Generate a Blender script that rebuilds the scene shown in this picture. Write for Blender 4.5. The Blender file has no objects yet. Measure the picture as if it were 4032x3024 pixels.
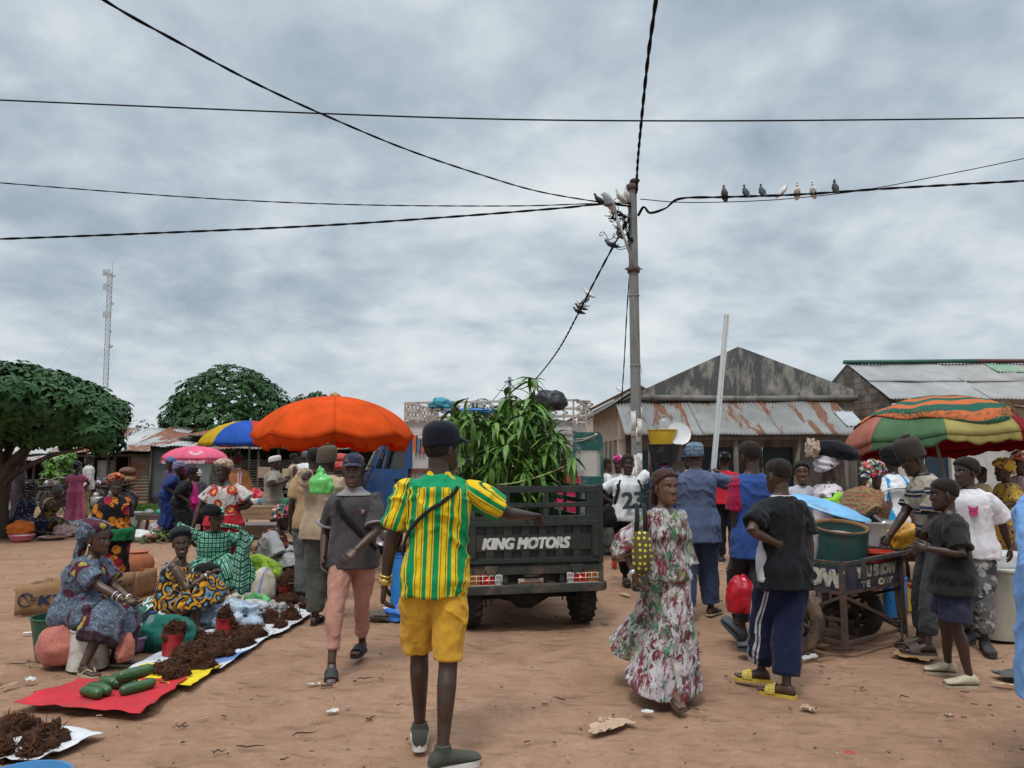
import bpy, math, random
import numpy as np
from mathutils import Vector, Matrix, noise as mnoise
R_ = math.radians
rnd = random.Random(7)
SC = bpy.context.scene
COL = SC.collection
def V(*a): return Vector(a if len(a) > 1 else a[0])
CAMH = 1.62; FPX = 2900.0; PITCH = math.atan(298/FPX)
_cp, _sp = math.cos(PITCH), math.sin(PITCH)
def ray(px, py):
 x = (px-2016)/FPX; y = (1512-py)/FPX
 return Vector((x, _cp - y*_sp, _sp + y*_cp))
def at(px, py, D):
 r = ray(px, py); k = D/r.y
 return Vector((r.x*k, D, CAMH + r.z*k))
def G(px, py, z=0.0):
 r = ray(px, py); k = (z-CAMH)/r.z
 return Vector((r.x*k, r.y*k, z))
def proj(p):
 d = Vector(p) - Vector((0, 0, CAMH))
 zc = d.y*_cp + d.z*_sp; yc = -d.y*_sp + d.z*_cp
 return (2016 + FPX*d.x/zc, 1512 - FPX*yc/zc)
def tag(o, label=None, cat=None, group=None, kind=None):
 if label: o['label'] = label
 if cat: o['category'] = cat
 if group: o['group'] = group
 if kind: o['kind'] = kind
 return o
def thing(name, label, cat, loc=(0, 0, 0), rz=0.0, group=None):
 o = bpy.data.objects.new(name, None); COL.objects.link(o)
 o.empty_display_size = .1
 o.location = loc; o.rotation_euler = (0, 0, rz)
 return tag(o, label, cat, group)
def children(o): return [c for c in COL.objects if c.parent == o]
def copy_tree(o, parent=None):
 kids = [c for c in o.children]
 c = o.copy(); COL.objects.link(c)
 if parent is not None: c.parent = parent
 for ch in kids: copy_tree(ch, c)
 return c
def link_mesh(name, me, parent=None, loc=None):
 o = bpy.data.objects.new(name, me); COL.objects.link(o)
 if parent is not None: o.parent = parent
 if loc is not None: o.location = loc
 return o
def _hash(ix, iy, iz):
 h = (ix*374761393 + iy*668265263 + iz*2147483647 + 1013904223) & 0xffffffff
 h = ((h ^ (h >> 13))*1274126177) & 0xffffffff
 return ((h ^ (h >> 16)) & 0xffff)/65535.0
def nz(p):
 p = np.asarray(p, dtype=np.float64); f = np.floor(p); i = f.astype(np.int64); t = p-f
 t = t*t*(3-2*t); r = 0
 for a in (0, 1):
  for b in (0, 1):
   for c in (0, 1):
    w = (t[:, 0] if a else 1-t[:, 0])*(t[:, 1] if b else 1-t[:, 1])*(t[:, 2] if c else 1-t[:, 2])
    r = r + w*_hash(i[:, 0]+a, i[:, 1]+b, i[:, 2]+c)
 return r*2-1
def fbm(p, n=3):
 p = np.asarray(p, dtype=np.float64); r = 0; a = 1.0
 for k in range(n):
  r = r + a*nz(p*(2.03**k)+17.3*k); a *= .5
 return r
def frame_from(t, up):
 t = t.normalized(); u = up - t*up.dot(t)
 if u.length < 1e-5: u = Vector((1, 0, 0)) - t*t.x
 if u.length < 1e-5: u = Vector((0, 1, 0))
 u.normalize(); return t, u, t.cross(u)
class MB:
 def __init__(s): s.v = []; s.f = []; s.m = []; s.cur = 0
 def mat(s, i): s.cur = i; return s
 def add(s, vs, fs):
  b = len(s.v); s.v.extend([tuple(x) for x in vs])
  for f in fs: s.f.append(tuple(i+b for i in f)); s.m.append(s.cur)
  return s
 def rings(s, rs, cap=True, closed=True):
  b = len(s.v); n = len(rs[0])
  for r in rs: s.v.extend([tuple(x) for x in r])
  for i in range(len(rs)-1):
   for j in range(n if closed else n-1):
    k = (j+1) % n
    s.f.append((b+i*n+j, b+i*n+k, b+(i+1)*n+k, b+(i+1)*n+j)); s.m.append(s.cur)
  if cap and closed:
   s.f.append(tuple(b+j for j in range(n))[::-1]); s.m.append(s.cur)
   e = b+(len(rs)-1)*n
   s.f.append(tuple(e+j for j in range(n))); s.m.append(s.cur)
  return s
 def tube(s, pts, rad, n=8, up=None, cap=True, ex=1.0, power=2.0):
  pts = [Vector(p) for p in pts]; m = len(pts)
  if not isinstance(rad, (list, tuple)) or (isinstance(rad, tuple)): rad = [rad]*m
  rs = []; pu = Vector(up) if up is not None else None
  for i in range(m):
   t = (pts[min(i+1, m-1)] - pts[max(i-1, 0)])
   if t.length < 1e-7: t = Vector((0, 0, 1))
   if pu is None: pu = Vector((0, 0, 1)) if abs(t.normalized().z) < .9 else Vector((0, 1, 0))
   t, u, w = frame_from(t, pu)
   if up is None: pu = u
   r = rad[i]; a, b = (r if isinstance(r, (tuple, list)) else (r*ex, r))
   ring = []
   for j in range(n):
    th = 2*math.pi*j/n; c, q = math.cos(th), math.sin(th)
    if power != 2.0:
     c = math.copysign(abs(c)**(2/power), c); q = math.copysign(abs(q)**(2/power), q)
    ring.append(pts[i] + w*(a*c) + u*(b*q))
   rs.append(ring)
  return s.rings(rs, cap)
 def ell(s, c, r, n=12, m=8, rot=None):
  c = Vector(c); r = (r, r, r) if not hasattr(r, '__len__') else r
  rs = []
  for i in range(m+1):
   ph = math.pi*(i/m - .5); ph = max(-1.553, min(1.553, ph))
   ring = []
   for j in range(n):
    th = 2*math.pi*j/n
    p = Vector((r[0]*math.cos(ph)*math.cos(th), r[1]*math.cos(ph)*math.sin(th), r[2]*math.sin(ph)))
    if rot is not None: p = rot @ p
    ring.append(c+p)
   rs.append(ring)
  return s.rings(rs)
 def box(s, c, d, rot=None, bev=0.0):
  c = Vector(c); hx, hy, hz = d[0]/2, d[1]/2, d[2]/2
  if bev <= 0:
   P = [Vector((x*hx, y*hy, z*hz)) for z in (-1, 1) for x, y in ((-1, -1), (1, -1), (1, 1), (-1, 1))]
   if rot is not None: P = [rot @ p for p in P]
   return s.add([c+p for p in P], [(3, 2, 1, 0), (4, 5, 6, 7), (0, 1, 5, 4), (1, 2, 6, 5), (2, 3, 7, 6), (3, 0, 4, 7)])
  b = min(bev, hx*.9, hy*.9, hz*.9)
  def oct_(z, k):
   x, y = hx-k, hy-k; q = b*.6
   return [Vector(p) for p in ((-x+q, -y, z), (x-q, -y, z), (x, -y+q, z), (x, y-q, z), (x-q, y, z), (-x+q, y, z), (-x, y-q, z), (-x, -y+q, z))]
  rs = [oct_(-hz, b*.7), oct_(-hz+b*.7, 0), oct_(hz-b*.7, 0), oct_(hz, b*.7)]
  if rot is not None: rs = [[rot @ p for p in r] for r in rs]
  return s.rings([[c+p for p in r] for r in rs])
 def bar(s, a, b, w, h=None, up=(0, 0, 1)):
  a = Vector(a); b = Vector(b); h = w if h is None else h
  t, u, q = frame_from(b-a, Vector(up))
  rs = [[p + q*(x*w/2) + u*(y*h/2) for x, y in ((-1, -1), (1, -1), (1, 1), (-1, 1))] for p in (a, b)]
  return s.rings(rs)
 def lathe(s, prof, c=(0, 0, 0), n=24, rot=None, cap=True, wob=0.0):
  c = Vector(c); rs = []
  for k, (r, z) in enumerate(prof):
   ring = []
   for j in range(n):
    th = 2*math.pi*j/n
    q = r*(1+wob*math.sin(3*th+z*7)+wob*.7*math.sin(5*th+2+z*4))
    p = Vector((q*math.cos(th), q*math.sin(th), z))
    if rot is not None: p = rot @ p
    ring.append(c+p)
   rs.append(ring)
  return s.rings(rs, cap)
 def prism(s, out, th, origin=(0, 0, 0), ux=(1, 0, 0), uy=(0, 1, 0)):
  o = Vector(origin); ux = Vector(ux).normalized(); uy = Vector(uy).normalized(); n = ux.cross(uy)
  rs = [[o + ux*x + uy*y + n*k for x, y in out] for k in (-th/2, th/2)]
  return s.rings(rs)
 def grid(s, fn, nu, nv):
  b = len(s.v)
  for i in range(nu+1):
   for j in range(nv+1): s.v.append(tuple(fn(i/nu, j/nv)))
  for i in range(nu):
   for j in range(nv):
    a = b+i*(nv+1)+j
    s.f.append((a, a+nv+1, a+nv+2, a+1)); s.m.append(s.cur)
  return s
 def sheet(s, fn, nu, nv, th):
  P = [[Vector(fn(i/nu, j/nv)) for j in range(nv+1)] for i in range(nu+1)]
  N = [[None]*(nv+1) for _ in range(nu+1)]
  for i in range(nu+1):
   for j in range(nv+1):
    a = P[min(i+1, nu)][j]-P[max(i-1, 0)][j]; c = P[i][min(j+1, nv)]-P[i][max(j-1, 0)]
    k = a.cross(c); N[i][j] = k.normalized() if k.length > 1e-9 else Vector((0, 0, 1))
  b = len(s.v); W = nv+1; K = (nu+1)*W
  for i in range(nu+1):
   for j in range(W): s.v.append(tuple(P[i][j]))
  for i in range(nu+1):
   for j in range(W): s.v.append(tuple(P[i][j]-N[i][j]*th))
  def q(*t): s.f.append(tuple(b+x for x in t)); s.m.append(s.cur)
  for i in range(nu):
   for j in range(nv):
    a = i*W+j
    q(a, a+W, a+W+1, a+1); q(K+a, K+a+1, K+a+W+1, K+a+W)
  for i in range(nu):
   a = i*W; q(a, K+a, K+a+W, a+W); a = i*W+nv; q(a, a+W, K+a+W, K+a)
  for j in range(nv):
   a = j; q(a, a+1, K+a+1, K+a); a = nu*W+j; q(a, K+a, K+a+1, a+1)
  return s
 def mesh(s, name):
  me = bpy.data.meshes.new(name); me.from_pydata(s.v, [], s.f); return me
 def build(s, name, mats, parent=None, smooth=True, angle=None, loc=None):
  me = s.mesh(name)
  mats = mats if isinstance(mats, (list, tuple)) else [mats]
  for m in mats: me.materials.append(m)
  if len(mats) > 1: me.polygons.foreach_set('material_index', s.m)
  if smooth: me.polygons.foreach_set('use_smooth', [True]*len(me.polygons))
  if angle: me.set_sharp_from_angle(angle=R_(angle))
  me.validate(); me.update()
  return link_mesh(name, me, parent, loc)
def remesh(mb, voxel, smooth=3):
 me = mb.mesh('tmp'); o = bpy.data.objects.new('tmp', me); COL.objects.link(o)
 m = o.modifiers.new('r', 'REMESH'); m.mode = 'VOXEL'; m.voxel_size = voxel; m.adaptivity = 0
 if smooth:
  k = o.modifiers.new('s', 'SMOOTH'); k.factor = .5; k.iterations = smooth
 dg = bpy.context.evaluated_depsgraph_get()
 r = bpy.data.meshes.new_from_object(o.evaluated_get(dg), depsgraph=dg)
 bpy.data.objects.remove(o); bpy.data.meshes.remove(me)
 return r
def getco(me):
 a = np.empty(len(me.vertices)*3, dtype=np.float32); me.vertices.foreach_get('co', a); return a.reshape(-1, 3).astype(np.float64)
def getno(me):
 a = np.empty(len(me.vertices)*3, dtype=np.float32); me.vertices.foreach_get('normal', a); return a.reshape(-1, 3).astype(np.float64)
def setco(me, a): me.vertices.foreach_set('co', a.astype(np.float32).ravel()); me.update()
def setattr_v(me, name, a):
 t = me.attributes.new(name, 'FLOAT_VECTOR', 'POINT'); t.data.foreach_set('vector', a.astype(np.float32).ravel())
class NT:
 def __init__(s, name):
  s.m = bpy.data.materials.new(name); s.m.use_nodes = True
  s.t = s.m.node_tree; s.b = s.t.nodes['Principled BSDF']
 def n(s, kind, props=None, **inp):
  x = s.t.nodes.new('ShaderNode'+kind)
  for k, v in (props or {}).items(): setattr(x, k, v)
  for k, v in inp.items():
   key = int(k[1:]) if k[0] == 'i' and k[1:].isdigit() else k.replace('_', ' ')
   s.put(x.inputs[key], v)
  return x
 def put(s, sock, v):
  if isinstance(v, bpy.types.NodeSocket): s.t.links.new(v, sock)
  elif hasattr(v, 'outputs'): s.t.links.new(v.outputs[0], sock)
  else:
   if hasattr(v, '__len__') and len(v) == 3 and sock.type == 'RGBA': v = (*v, 1)
   sock.default_value = v
 def math(s, op, a, b=0.0, c=None):
  x = s.n('Math', {'operation': op}, i0=a, i1=b)
  if c is not None: s.put(x.inputs[2], c)
  return x.outputs[0]
 def mapr(s, v, lo, hi, a=0.0, b=1.0):
  x = s.n('MapRange', {'clamp': True});
  for k, q in zip(range(5), (v, lo, hi, a, b)): s.put(x.inputs[k], q)
  return x.outputs[0]
 def mix(s, f, a, b, mode='MIX'):
  x = s.t.nodes.new('ShaderNodeMix'); x.data_type = 'RGBA'; x.blend_type = mode
  s.put(x.inputs[0], f); s.put(x.inputs[6], a); s.put(x.inputs[7], b); return x.outputs[2]
 def coord(s, kind='Object', scale=(1, 1, 1), off=(0, 0, 0), rot=(0, 0, 0)):
  if kind == 'rest': o = s.n('Attribute', {'attribute_name': 'rest'}).outputs['Vector']
  elif kind == 'Position': o = s.n('NewGeometry').outputs['Position']
  else: o = s.n('TexCoord').outputs[kind]
  mp = s.n('Mapping'); s.put(mp.inputs[0], o); mp.inputs[1].default_value = off; mp.inputs[2].default_value = rot; mp.inputs[3].default_value = scale
  return mp.outputs[0]
 def noise(s, vec, scale=1.0, detail=4, rough=.55, dist=0.0):
  x = s.n('TexNoise', None, Vector=vec, Scale=scale, Detail=detail, Roughness=rough, Distortion=dist); return x.outputs['Fac']
 def ramp(s, f, stops, interp='LINEAR'):
  x = s.n('ValToRGB', None, Fac=f); cr = x.color_ramp; cr.interpolation = interp
  while len(cr.elements) < len(stops): cr.elements.new(1.0)
  for e, (p, c) in zip(cr.elements, stops): e.position = p; e.color = (*c[:3], 1)
  return x.outputs[0]
 def bump(s, h, strength=.3, dist=.01, normal=None):
  x = s.n('Bump', None, Height=h, Strength=strength, Distance=dist)
  if normal is not None: s.put(x.inputs['Normal'], normal)
  s.put(s.b.inputs['Normal'], x.outputs[0]); return x.outputs[0]
 def out(s, color, rough=.6, spec=.3, metal=0.0):
  s.put(s.b.inputs['Base Color'], color); s.put(s.b.inputs['Roughness'], rough)
  s.put(s.b.inputs['Specular IOR Level'], spec); s.put(s.b.inputs['Metallic'], metal); return s.m
_MC = {}
def paint(name, c, rough=.5, var=.18, scale=9.0, dirt=None, dirtamt=.5, metal=0.0, spec=.4, bump=.06, bscale=60, coord='Object'):
 k = ('p', name)
 if k in _MC: return _MC[k]
 n = NT(name); co = n.coord(coord)
 a = n.noise(co, scale, 5, .6); lo = tuple(x*(1-var) for x in c); hi = tuple(min(1, x*(1+var)) for x in c)
 col = n.ramp(a, [(.3, lo), (.7, hi)])
 if dirt is not None:
  d = n.noise(n.coord(coord, off=(3.1, 7.7, 1.3)), scale*.6, 8, .7, .4)
  col = n.mix(n.mapr(d, .62-.3*dirtamt, .80-.3*dirtamt), col, dirt)
 rr = n.mapr(n.noise(co, scale*3, 4), .3, .7, max(0, rough-.1), min(1, rough+.1))
 if bump: n.bump(n.noise(co, bscale, 3), bump*3, .004)
 _MC[k] = n.out(col, rr, spec, metal); return _MC[k]
def fab(name, base, layers=(), rough=.9, bump=.25, coord='rest', var=.15, spec=.12, fade=None):
 k = ('f', name)
 if k in _MC: return _MC[k]
 n = NT(name); co0 = n.coord(coord)
 a = n.noise(co0, 6, 5, .6)
 col = n.ramp(a, [(.3, tuple(x*(1-var) for x in base)), (.7, tuple(min(1, x*(1+var)) for x in base))])
 for L in layers:
  kind, sc, lo, hi, c = L[:5]; off = L[5] if len(L) > 5 else (0, 0, 0); rot = L[6] if len(L) > 6 else (0, 0, 0)
  sc = sc if hasattr(sc, '__len__') else (sc, sc, sc)
  co = n.coord(coord, sc, off, rot)
  if kind == 'noise': f = n.mapr(n.noise(co, 1, 3, .5, .3), lo, hi)
  elif kind == 'rough': f = n.mapr(n.noise(co, 1, 8, .7, .6), lo, hi)
  elif kind == 'dot':
   fl = sc[1] == 1 and sc[0] != 1
   if fl: q = n.n('SeparateXYZ', None, Vector=co); co = n.n('CombineXYZ', None, X=q.outputs[0], Y=q.outputs[2]).outputs[0]
   x = n.n('TexVoronoi', {'feature': 'F1', 'voronoi_dimensions': '2D' if fl else '3D'}, Vector=co, Scale=1.0, Randomness=L[7] if len(L) > 7 else .35); f = n.mapr(x.outputs['Distance'], hi, lo)
  elif kind == 'cell':
   x = n.n('TexVoronoi', {'feature': 'F1'}, Vector=co, Scale=1.0, Randomness=1.0)
   q = n.n('SeparateColor', None, Color=x.outputs['Color']); f = n.mapr(q.outputs[0], lo, hi)
  elif kind == 'ringv':
   x = n.n('TexVoronoi', {'feature': 'F1'}, Vector=co, Scale=1.0, Randomness=.6)
   f = n.mapr(n.math('PINGPONG', n.math('MULTIPLY', x.outputs['Distance'], L[7] if len(L) > 7 else 5.0), .5), lo, hi)
  elif kind == 'edge':
   x = n.n('TexVoronoi', {'feature': 'DISTANCE_TO_EDGE'}, Vector=co, Scale=1.0, Randomness=L[7] if len(L) > 7 else .9); f = n.mapr(x.outputs['Distance'], hi, lo)
  elif kind in ('bx', 'by', 'bz'):
   q = n.n('SeparateXYZ', None, Vector=co).outputs['bx by bz'.split().index(kind)]
   w = n.math('ADD', q, n.math('MULTIPLY', n.noise(co0, 9, 2), .0))
   f = n.mapr(n.math('PINGPONG', w, .5), lo, hi)
  elif kind in ('gx', 'gy', 'gz'):
   q = n.n('SeparateXYZ', None, Vector=co).outputs['gx gy gz'.split().index(kind)]; f = n.mapr(q, lo, hi)
  elif kind == 'checks':
   q = n.n('SeparateXYZ', None, Vector=co)
   f = n.mapr(n.math('PINGPONG', n.math('ADD', n.math('PINGPONG', q.outputs[0], .5), n.math('PINGPONG', q.outputs[2], .5)), .5), lo, hi)
  col = n.mix(f, col, c)
 if fade:
  col = n.mix(n.mapr(n.noise(n.coord(coord, off=(5, 2, 8)), 4, 6, .65), .45, .75, 0, fade[0]), col, fade[1])
 wv = n.noise(n.coord(coord, (260, 260, 260)), 1, 2); big = n.noise(n.coord(coord, (22, 22, 9)), 1, 5, .6, .5)
 n.bump(n.math('ADD', n.math('MULTIPLY', wv, .25), n.math('MULTIPLY', big, 1.6)), bump, .02)
 n.put(n.b.inputs['Sheen Weight'], .08)
 _MC[k] = n.out(col, rough, spec); return _MC[k]
def skin(name, c, rough=.40):
 k = ('s', name)
 if k in _MC: return _MC[k]
 n = NT(name); co = n.coord('Object')
 a = n.noise(co, 14, 5, .6)
 col = n.ramp(a, [(.3, tuple(x*.8 for x in c)), (.7, tuple(x*1.18 for x in c))])
 at_ = n.n('Attribute', {'attribute_name': 'tone'})
 t = n.n('SeparateXYZ', None, Vector=at_.outputs['Vector'])
 col = n.mix(t.outputs[0], col, (c[0]*1.5+.02, c[1]*1.0+.004, c[2]*1.05+.006))   # lips, palms
 col = n.mix(t.outputs[1], col, (.006, .005, .005))                              # brows, beard
 n.bump(n.noise(co, 180, 3), .12, .003)
 _MC[k] = n.out(col, rough, .45); return _MC[k]
SKIN = [skin('skin_deep', (.042, .0225, .015)), skin('skin_dark', (.066, .034, .0215)), skin('skin_brown', (.112, .054, .033))]
EYE = paint('eye_white', (.36, .31, .27), .3, .05, bump=0); IRIS = paint('iris_dark', (.008, .005, .004), .15, .05, bump=0)
TEETH = paint('teeth', (.7, .67, .6), .3, .05, bump=0)
def text_mesh(body, size=1.0, shear=0.0, bold=0.0, spacing=1.0):
 cu = bpy.data.curves.new('t', 'FONT'); cu.body = body; cu.size = size; cu.shear = shear; cu.offset = bold; cu.space_character = spacing
 cu.align_x = 'CENTER'; cu.align_y = 'CENTER'; cu.resolution_u = 4; cu.fill_mode = 'FRONT'
 o = bpy.data.objects.new('t', cu); COL.objects.link(o)
 dg = bpy.context.evaluated_depsgraph_get()
 me = bpy.data.meshes.new_from_object(o.evaluated_get(dg), depsgraph=dg)
 bpy.data.objects.remove(o); bpy.data.curves.remove(cu)
 return me
def text_obj(name, body, mat, parent, origin, ux, uy, size, bold=0.0, shear=0.0, width=None, spacing=1.0, surf=None, heavy=0.0):
 me = text_mesh(body, 1.0, shear, bold, spacing)
 a = getco(me); w = a[:, 0].max()-a[:, 0].min(); hgt = a[:, 1].max()-a[:, 1].min()
 cx = (a[:, 0].max()+a[:, 0].min())/2; cy = (a[:, 1].max()+a[:, 1].min())/2
 sy = size/hgt; sx = sy if width is None else width/w
 X = (a[:, 0]-cx)*sx; Y = (a[:, 1]-cy)*sy
 if surf is None:
  o = Vector(origin); ux = Vector(ux).normalized(); uy = Vector(uy).normalized()
  P = np.array([tuple(o+ux*float(x)+uy*float(y)) for x, y in zip(X, Y)])
 else: P = np.array([tuple(surf(float(x), float(y))) for x, y in zip(X, Y)])
 if heavy and surf is None:
  F = [tuple(q.vertices) for q in me.polygons]; n = len(P); VV = []; FF = []; nn = np.array(ux.cross(uy)); k = 0
  for dx in (-1, -.5, 0, .5, 1):
   for dy in (-.6, 0, .6):
    VV.append(P + np.array(ux)*dx*heavy + np.array(uy)*dy*heavy + nn*.00012*k); FF += [tuple(i+n*k for i in f) for f in F]; k += 1
  bpy.data.meshes.remove(me); me = bpy.data.meshes.new(name); me.from_pydata([tuple(q) for q in np.vstack(VV)], [], FF)
 else: setco(me, P)
 me.materials.clear(); me.materials.append(mat)
 return link_mesh(name, me, parent)
HZ = [-.120, -.114, -.104, -.082, -.05, -.02, .01, .033, .06, .088, .106, .117, .122]
HW = [.014, .027, .040, .0535, .062, .0665, .0695, .0715, .0725, .066, .051, .032, .012]
HF = [.070, .080, .0865, .0875, .0845, .0845, .0835, .0875, .0845, .069, .050, .026, .002]
HB = [.035, .015, -.008, -.040, -.066, -.088, -.100, -.105, -.106, -.094, -.072, -.048, -.020]
def _sm(a, b, x): t = np.clip((x-a)/(b-a), 0, 1); return t*t*(3-2*t)
def headpt(th, z):
 w = np.interp(z, HZ, HW); f = np.interp(z, HZ, HF); b = np.interp(z, HZ, HB)
 c, s = np.cos(th), np.sin(th); e = .86
 x = w*np.sign(s)*np.abs(s)**e; yc = (f+b)/2; y = yc + (f-b)/2*np.sign(c)*np.abs(c)**e
 return x, y
def headgrid(off, nth=48, nz_=34, zlo=-.12):
 u = np.linspace(0, 2*np.pi, nth, endpoint=False); zs = zlo + (.1219-zlo)*(1-np.cos(np.linspace(0.02, np.pi-.02, nz_)))/2
 T, Z = np.meshgrid(u, zs); x, y = headpt(T, Z)
 d = np.stack([x, y+.012, (Z-.01)], -1); d /= np.linalg.norm(d, axis=-1, keepdims=True)
 P = np.stack([x, y, Z], -1); o = off(T, x, y, Z)
 return P + d*o[..., None]
def hood(h0, k, t, soft=.006):
 def f(T, x, y, Z):
  h = Z-(h0+k*y); m = _sm(-soft, soft, h); tt = t(T, x, y, Z) if callable(t) else t
  return -.014*(1-m) + tt*m
 return f
def add_hand(mb, w, d, pn, side, curl=.35, spread=.12, s=1.0, point=False):
 d = d.normalized(); pn = (pn - d*pn.dot(d)).normalized(); th = d.cross(pn)*(1 if side > 0 else -1)
 pts = [w-d*.03*s, w, w+d*.03*s, w+d*.065*s, w+d*.092*s]
 mb.tube(pts, [(.025*s, .020*s), (.027*s, .019*s), (.036*s, .017*s), (.041*s, .0155*s), (.038*s, .012*s)], 12, up=pn)
 ax = th
 for i, (o, L, r) in enumerate(((.0295, .072, .0092), (.0100, .080, .0092), (-.0100, .074, .0088), (-.0290, .058, .0078))):
  b = w + d*(.085-.004*abs(i-1))*s + th*o*s
  cur = (d + th*(spread*(1.2-i*.8))*.35).normalized(); p = [b]; rad = [r*s]
  ck = curl*(1+.10*i) * (0.15 if (point and i == 0) else 1)
  for seg, a in ((.45, 50), (.32, 75), (.25, 50)):
   ang = R_(a*ck); cur = (cur*math.cos(ang) + pn*math.sin(ang)).normalized() if ang else cur
   p.append(p[-1]+cur*L*seg*s)
   n_ = pn*math.cos(ang) - d*math.sin(ang)
   rad.append(rad[-1]*.93)
   pn2 = pn
  p.append(p[-1]+cur*.006*s); rad.append(r*.45*s)
  mb.tube(p, rad, 8)
 b = w + d*.022*s + th*.026*s; c1 = (d*.62 + th*.68 + pn*(.25+.5*curl)).normalized(); c2 = (d*.9 + th*(.28-.5*curl) + pn*(.2+.5*curl)).normalized()
 mb.tube([b-c1*.02*s, b, b+c1*.040*s, b+c1*.040*s+c2*.028*s, b+c1*.040*s+c2*.034*s], [.012*s, .014*s, .0115*s, .0095*s, .005*s], 8)
FOOT = [(-.062, .016, .030), (-.052, .029, .058), (-.02, .033, .088), (.02, .034, .082), (.06, .037, .062), (.105, .043, .042), (.145, .045, .030), (.175, .040, .024), (.192, .026, .016)]
def add_foot(mb, a, f, up, s=1.0, puff=0.0, side=1, toes=True):
 f = f.normalized(); up = (up - f*up.dot(f)).normalized(); r = f.cross(up)
 o = a - up*.08*s; rs = []
 for x, w, h in FOOT:
  w = (w+puff)*s; h = (h+puff*1.1)*s; x = (x + puff*(1.5 if x > .1 else -1 if x < -.03 else 0))*s; ring = []
  for j in range(14):
   q = 2*math.pi*j/14; c, sn = math.cos(q), math.sin(q)
   zz = h*.5 + h*.5*math.copysign(abs(sn)**.75, sn)
   ring.append(o + f*x + r*(w*c*(1-.15*max(0, sn)) - side*.012*s*max(0, x/.19)*0) + up*zz)
  rs.append(ring)
 mb.rings(rs)
 if toes and puff == 0:
  for k, (tx, tr, sz) in enumerate(((.196, -.026, .0125), (.196, -.008, .0095), (.190, .007, .009), (.180, .021, .0085), (.168, .033, .008))):
   mb.ell(o + f*tx*s + r*(tr*side*s) + up*.011*s, (sz*s*.95, sz*s*1.5, sz*s), 8, 6, Matrix((r, f, up)).transposed())
class Person:
 def __init__(p, label, pos, yaw, h=1.72, fem=False, fat=1.0, tone=1, hip=None, lean=0.0, side=0.0, twist=0.0, head=(0, 0, 0),
                 LH=None, RH=None, LE=(-.5, -1, -.3), RE=(.5, -1, -.3), LF=None, RF=None, LK=(-.12, 1, .1), RK=(.12, 1, .1), LT=(0, 0), RT=(0, 0),
                 curl=(.45, .45), LP=None, RP=None, vox=.009, group=None, smile=False, bare=True, beard=0.0, hs=1.06, ears=True, palm_d=None, eyes=True):
  s = h/1.75; p.s = s; p.fem = fem; p.fat = fat; p.h = h; p.vox = vox; p.hs = hs
  p.root = thing('person', label, 'person', (pos[0], pos[1], pos[2] if len(pos) > 2 else 0), R_(yaw), group)
  p.skinm = SKIN[tone]
  hz = .945*s
  p.hip = Vector(hip) if hip is not None else Vector((0, 0, hz))
  def tilt(a, b): return (Matrix.Rotation(R_(b), 3, 'Y') @ Matrix.Rotation(R_(-a), 3, 'X'))
  p.Mp = tilt(lean*.55, side*.6)
  p.Mc = Matrix.Rotation(R_(twist), 3, 'Z') @ tilt(lean*1.15, side*1.1)
  Z = Vector((0, 0, 1)); X = Vector((1, 0, 0)); Y = Vector((0, 1, 0))
  p.mid = p.hip + p.Mp @ Z*(.25*s); p.nb = p.mid + p.Mc @ Z*(.30*s)
  hd = Matrix.Rotation(R_(head[0]), 3, 'Z') @ Matrix.Rotation(R_(-head[1]), 3, 'X') @ Matrix.Rotation(R_(head[2]), 3, 'Y')
  p.Mh = hd
  nk = (p.Mc @ Z*.6 + hd @ Z*.6 + hd @ Y*.10 + p.Mc @ Y*.12).normalized()
  hk = hs*(.55+.45*s); p.hk = hk
  p.hc = p.nb + nk*(.040*s) + hd @ Vector((0, .012, .098))*hk
  sw = (.150 if fem else .172)*s*(.7+.3*fat)
  p.sh = {k: p.nb + p.Mc @ Vector((k*sw, -.005, -.082*s)) for k in (-1, 1)}
  hw = (.092 if fem else .088)*s*(.6+.4*fat)
  p.hj = {k: p.hip + p.Mp @ Vector((k*hw, 0, -.02*s)) for k in (-1, 1)}
  ua, fa, th, shn = .295*s, .255*s, .43*s, .42*s
  def ik(a, t, l1, l2, hint):
   d = t-a; L = d.length
   if L > (l1+l2)*.995: t = a + d.normalized()*(l1+l2)*.995; d = t-a; L = d.length
   x = (l1*l1-l2*l2+L*L)/(2*L); y = math.sqrt(max(0, l1*l1-x*x)); dn = d.normalized()
   hh = hint - dn*hint.dot(dn)
   if hh.length < 1e-4: hh = Vector((0, 1, 0)) - dn*dn.y
   return a + dn*x + hh.normalized()*y, t
  p.el = {}; p.wr = {}; p.kn = {}; p.an = {}
  for k, H, E in ((-1, LH, LE), (1, RH, RE)):
   t = Vector(H) if H is not None else p.sh[k] + Vector((k*.075*s, .05*s, -.535*s))
   p.el[k], p.wr[k] = ik(p.sh[k], t, ua, fa, Vector(E))
  for k, F, K in ((-1, LF, LK), (1, RF, RK)):
   t = Vector(F) if F is not None else Vector((k*.095*s, -.01, .08*s))
   p.kn[k], p.an[k] = ik(p.hj[k], t, th, shn, Vector(K))
  p.toe = {-1: LT, 1: RT}; p.fdir = {}; p.fup = {}
  for k in (-1, 1):
   yw, pt = p.toe[k]; m = Matrix.Rotation(R_(yw), 3, 'Z') @ Matrix.Rotation(R_(-pt), 3, 'X')
   p.fdir[k] = m @ Y; p.fup[k] = m @ Z
  p.hz0 = hz
  p.body(curl, {-1: LP, 1: RP}, smile, beard, ears, eyes)
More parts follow.
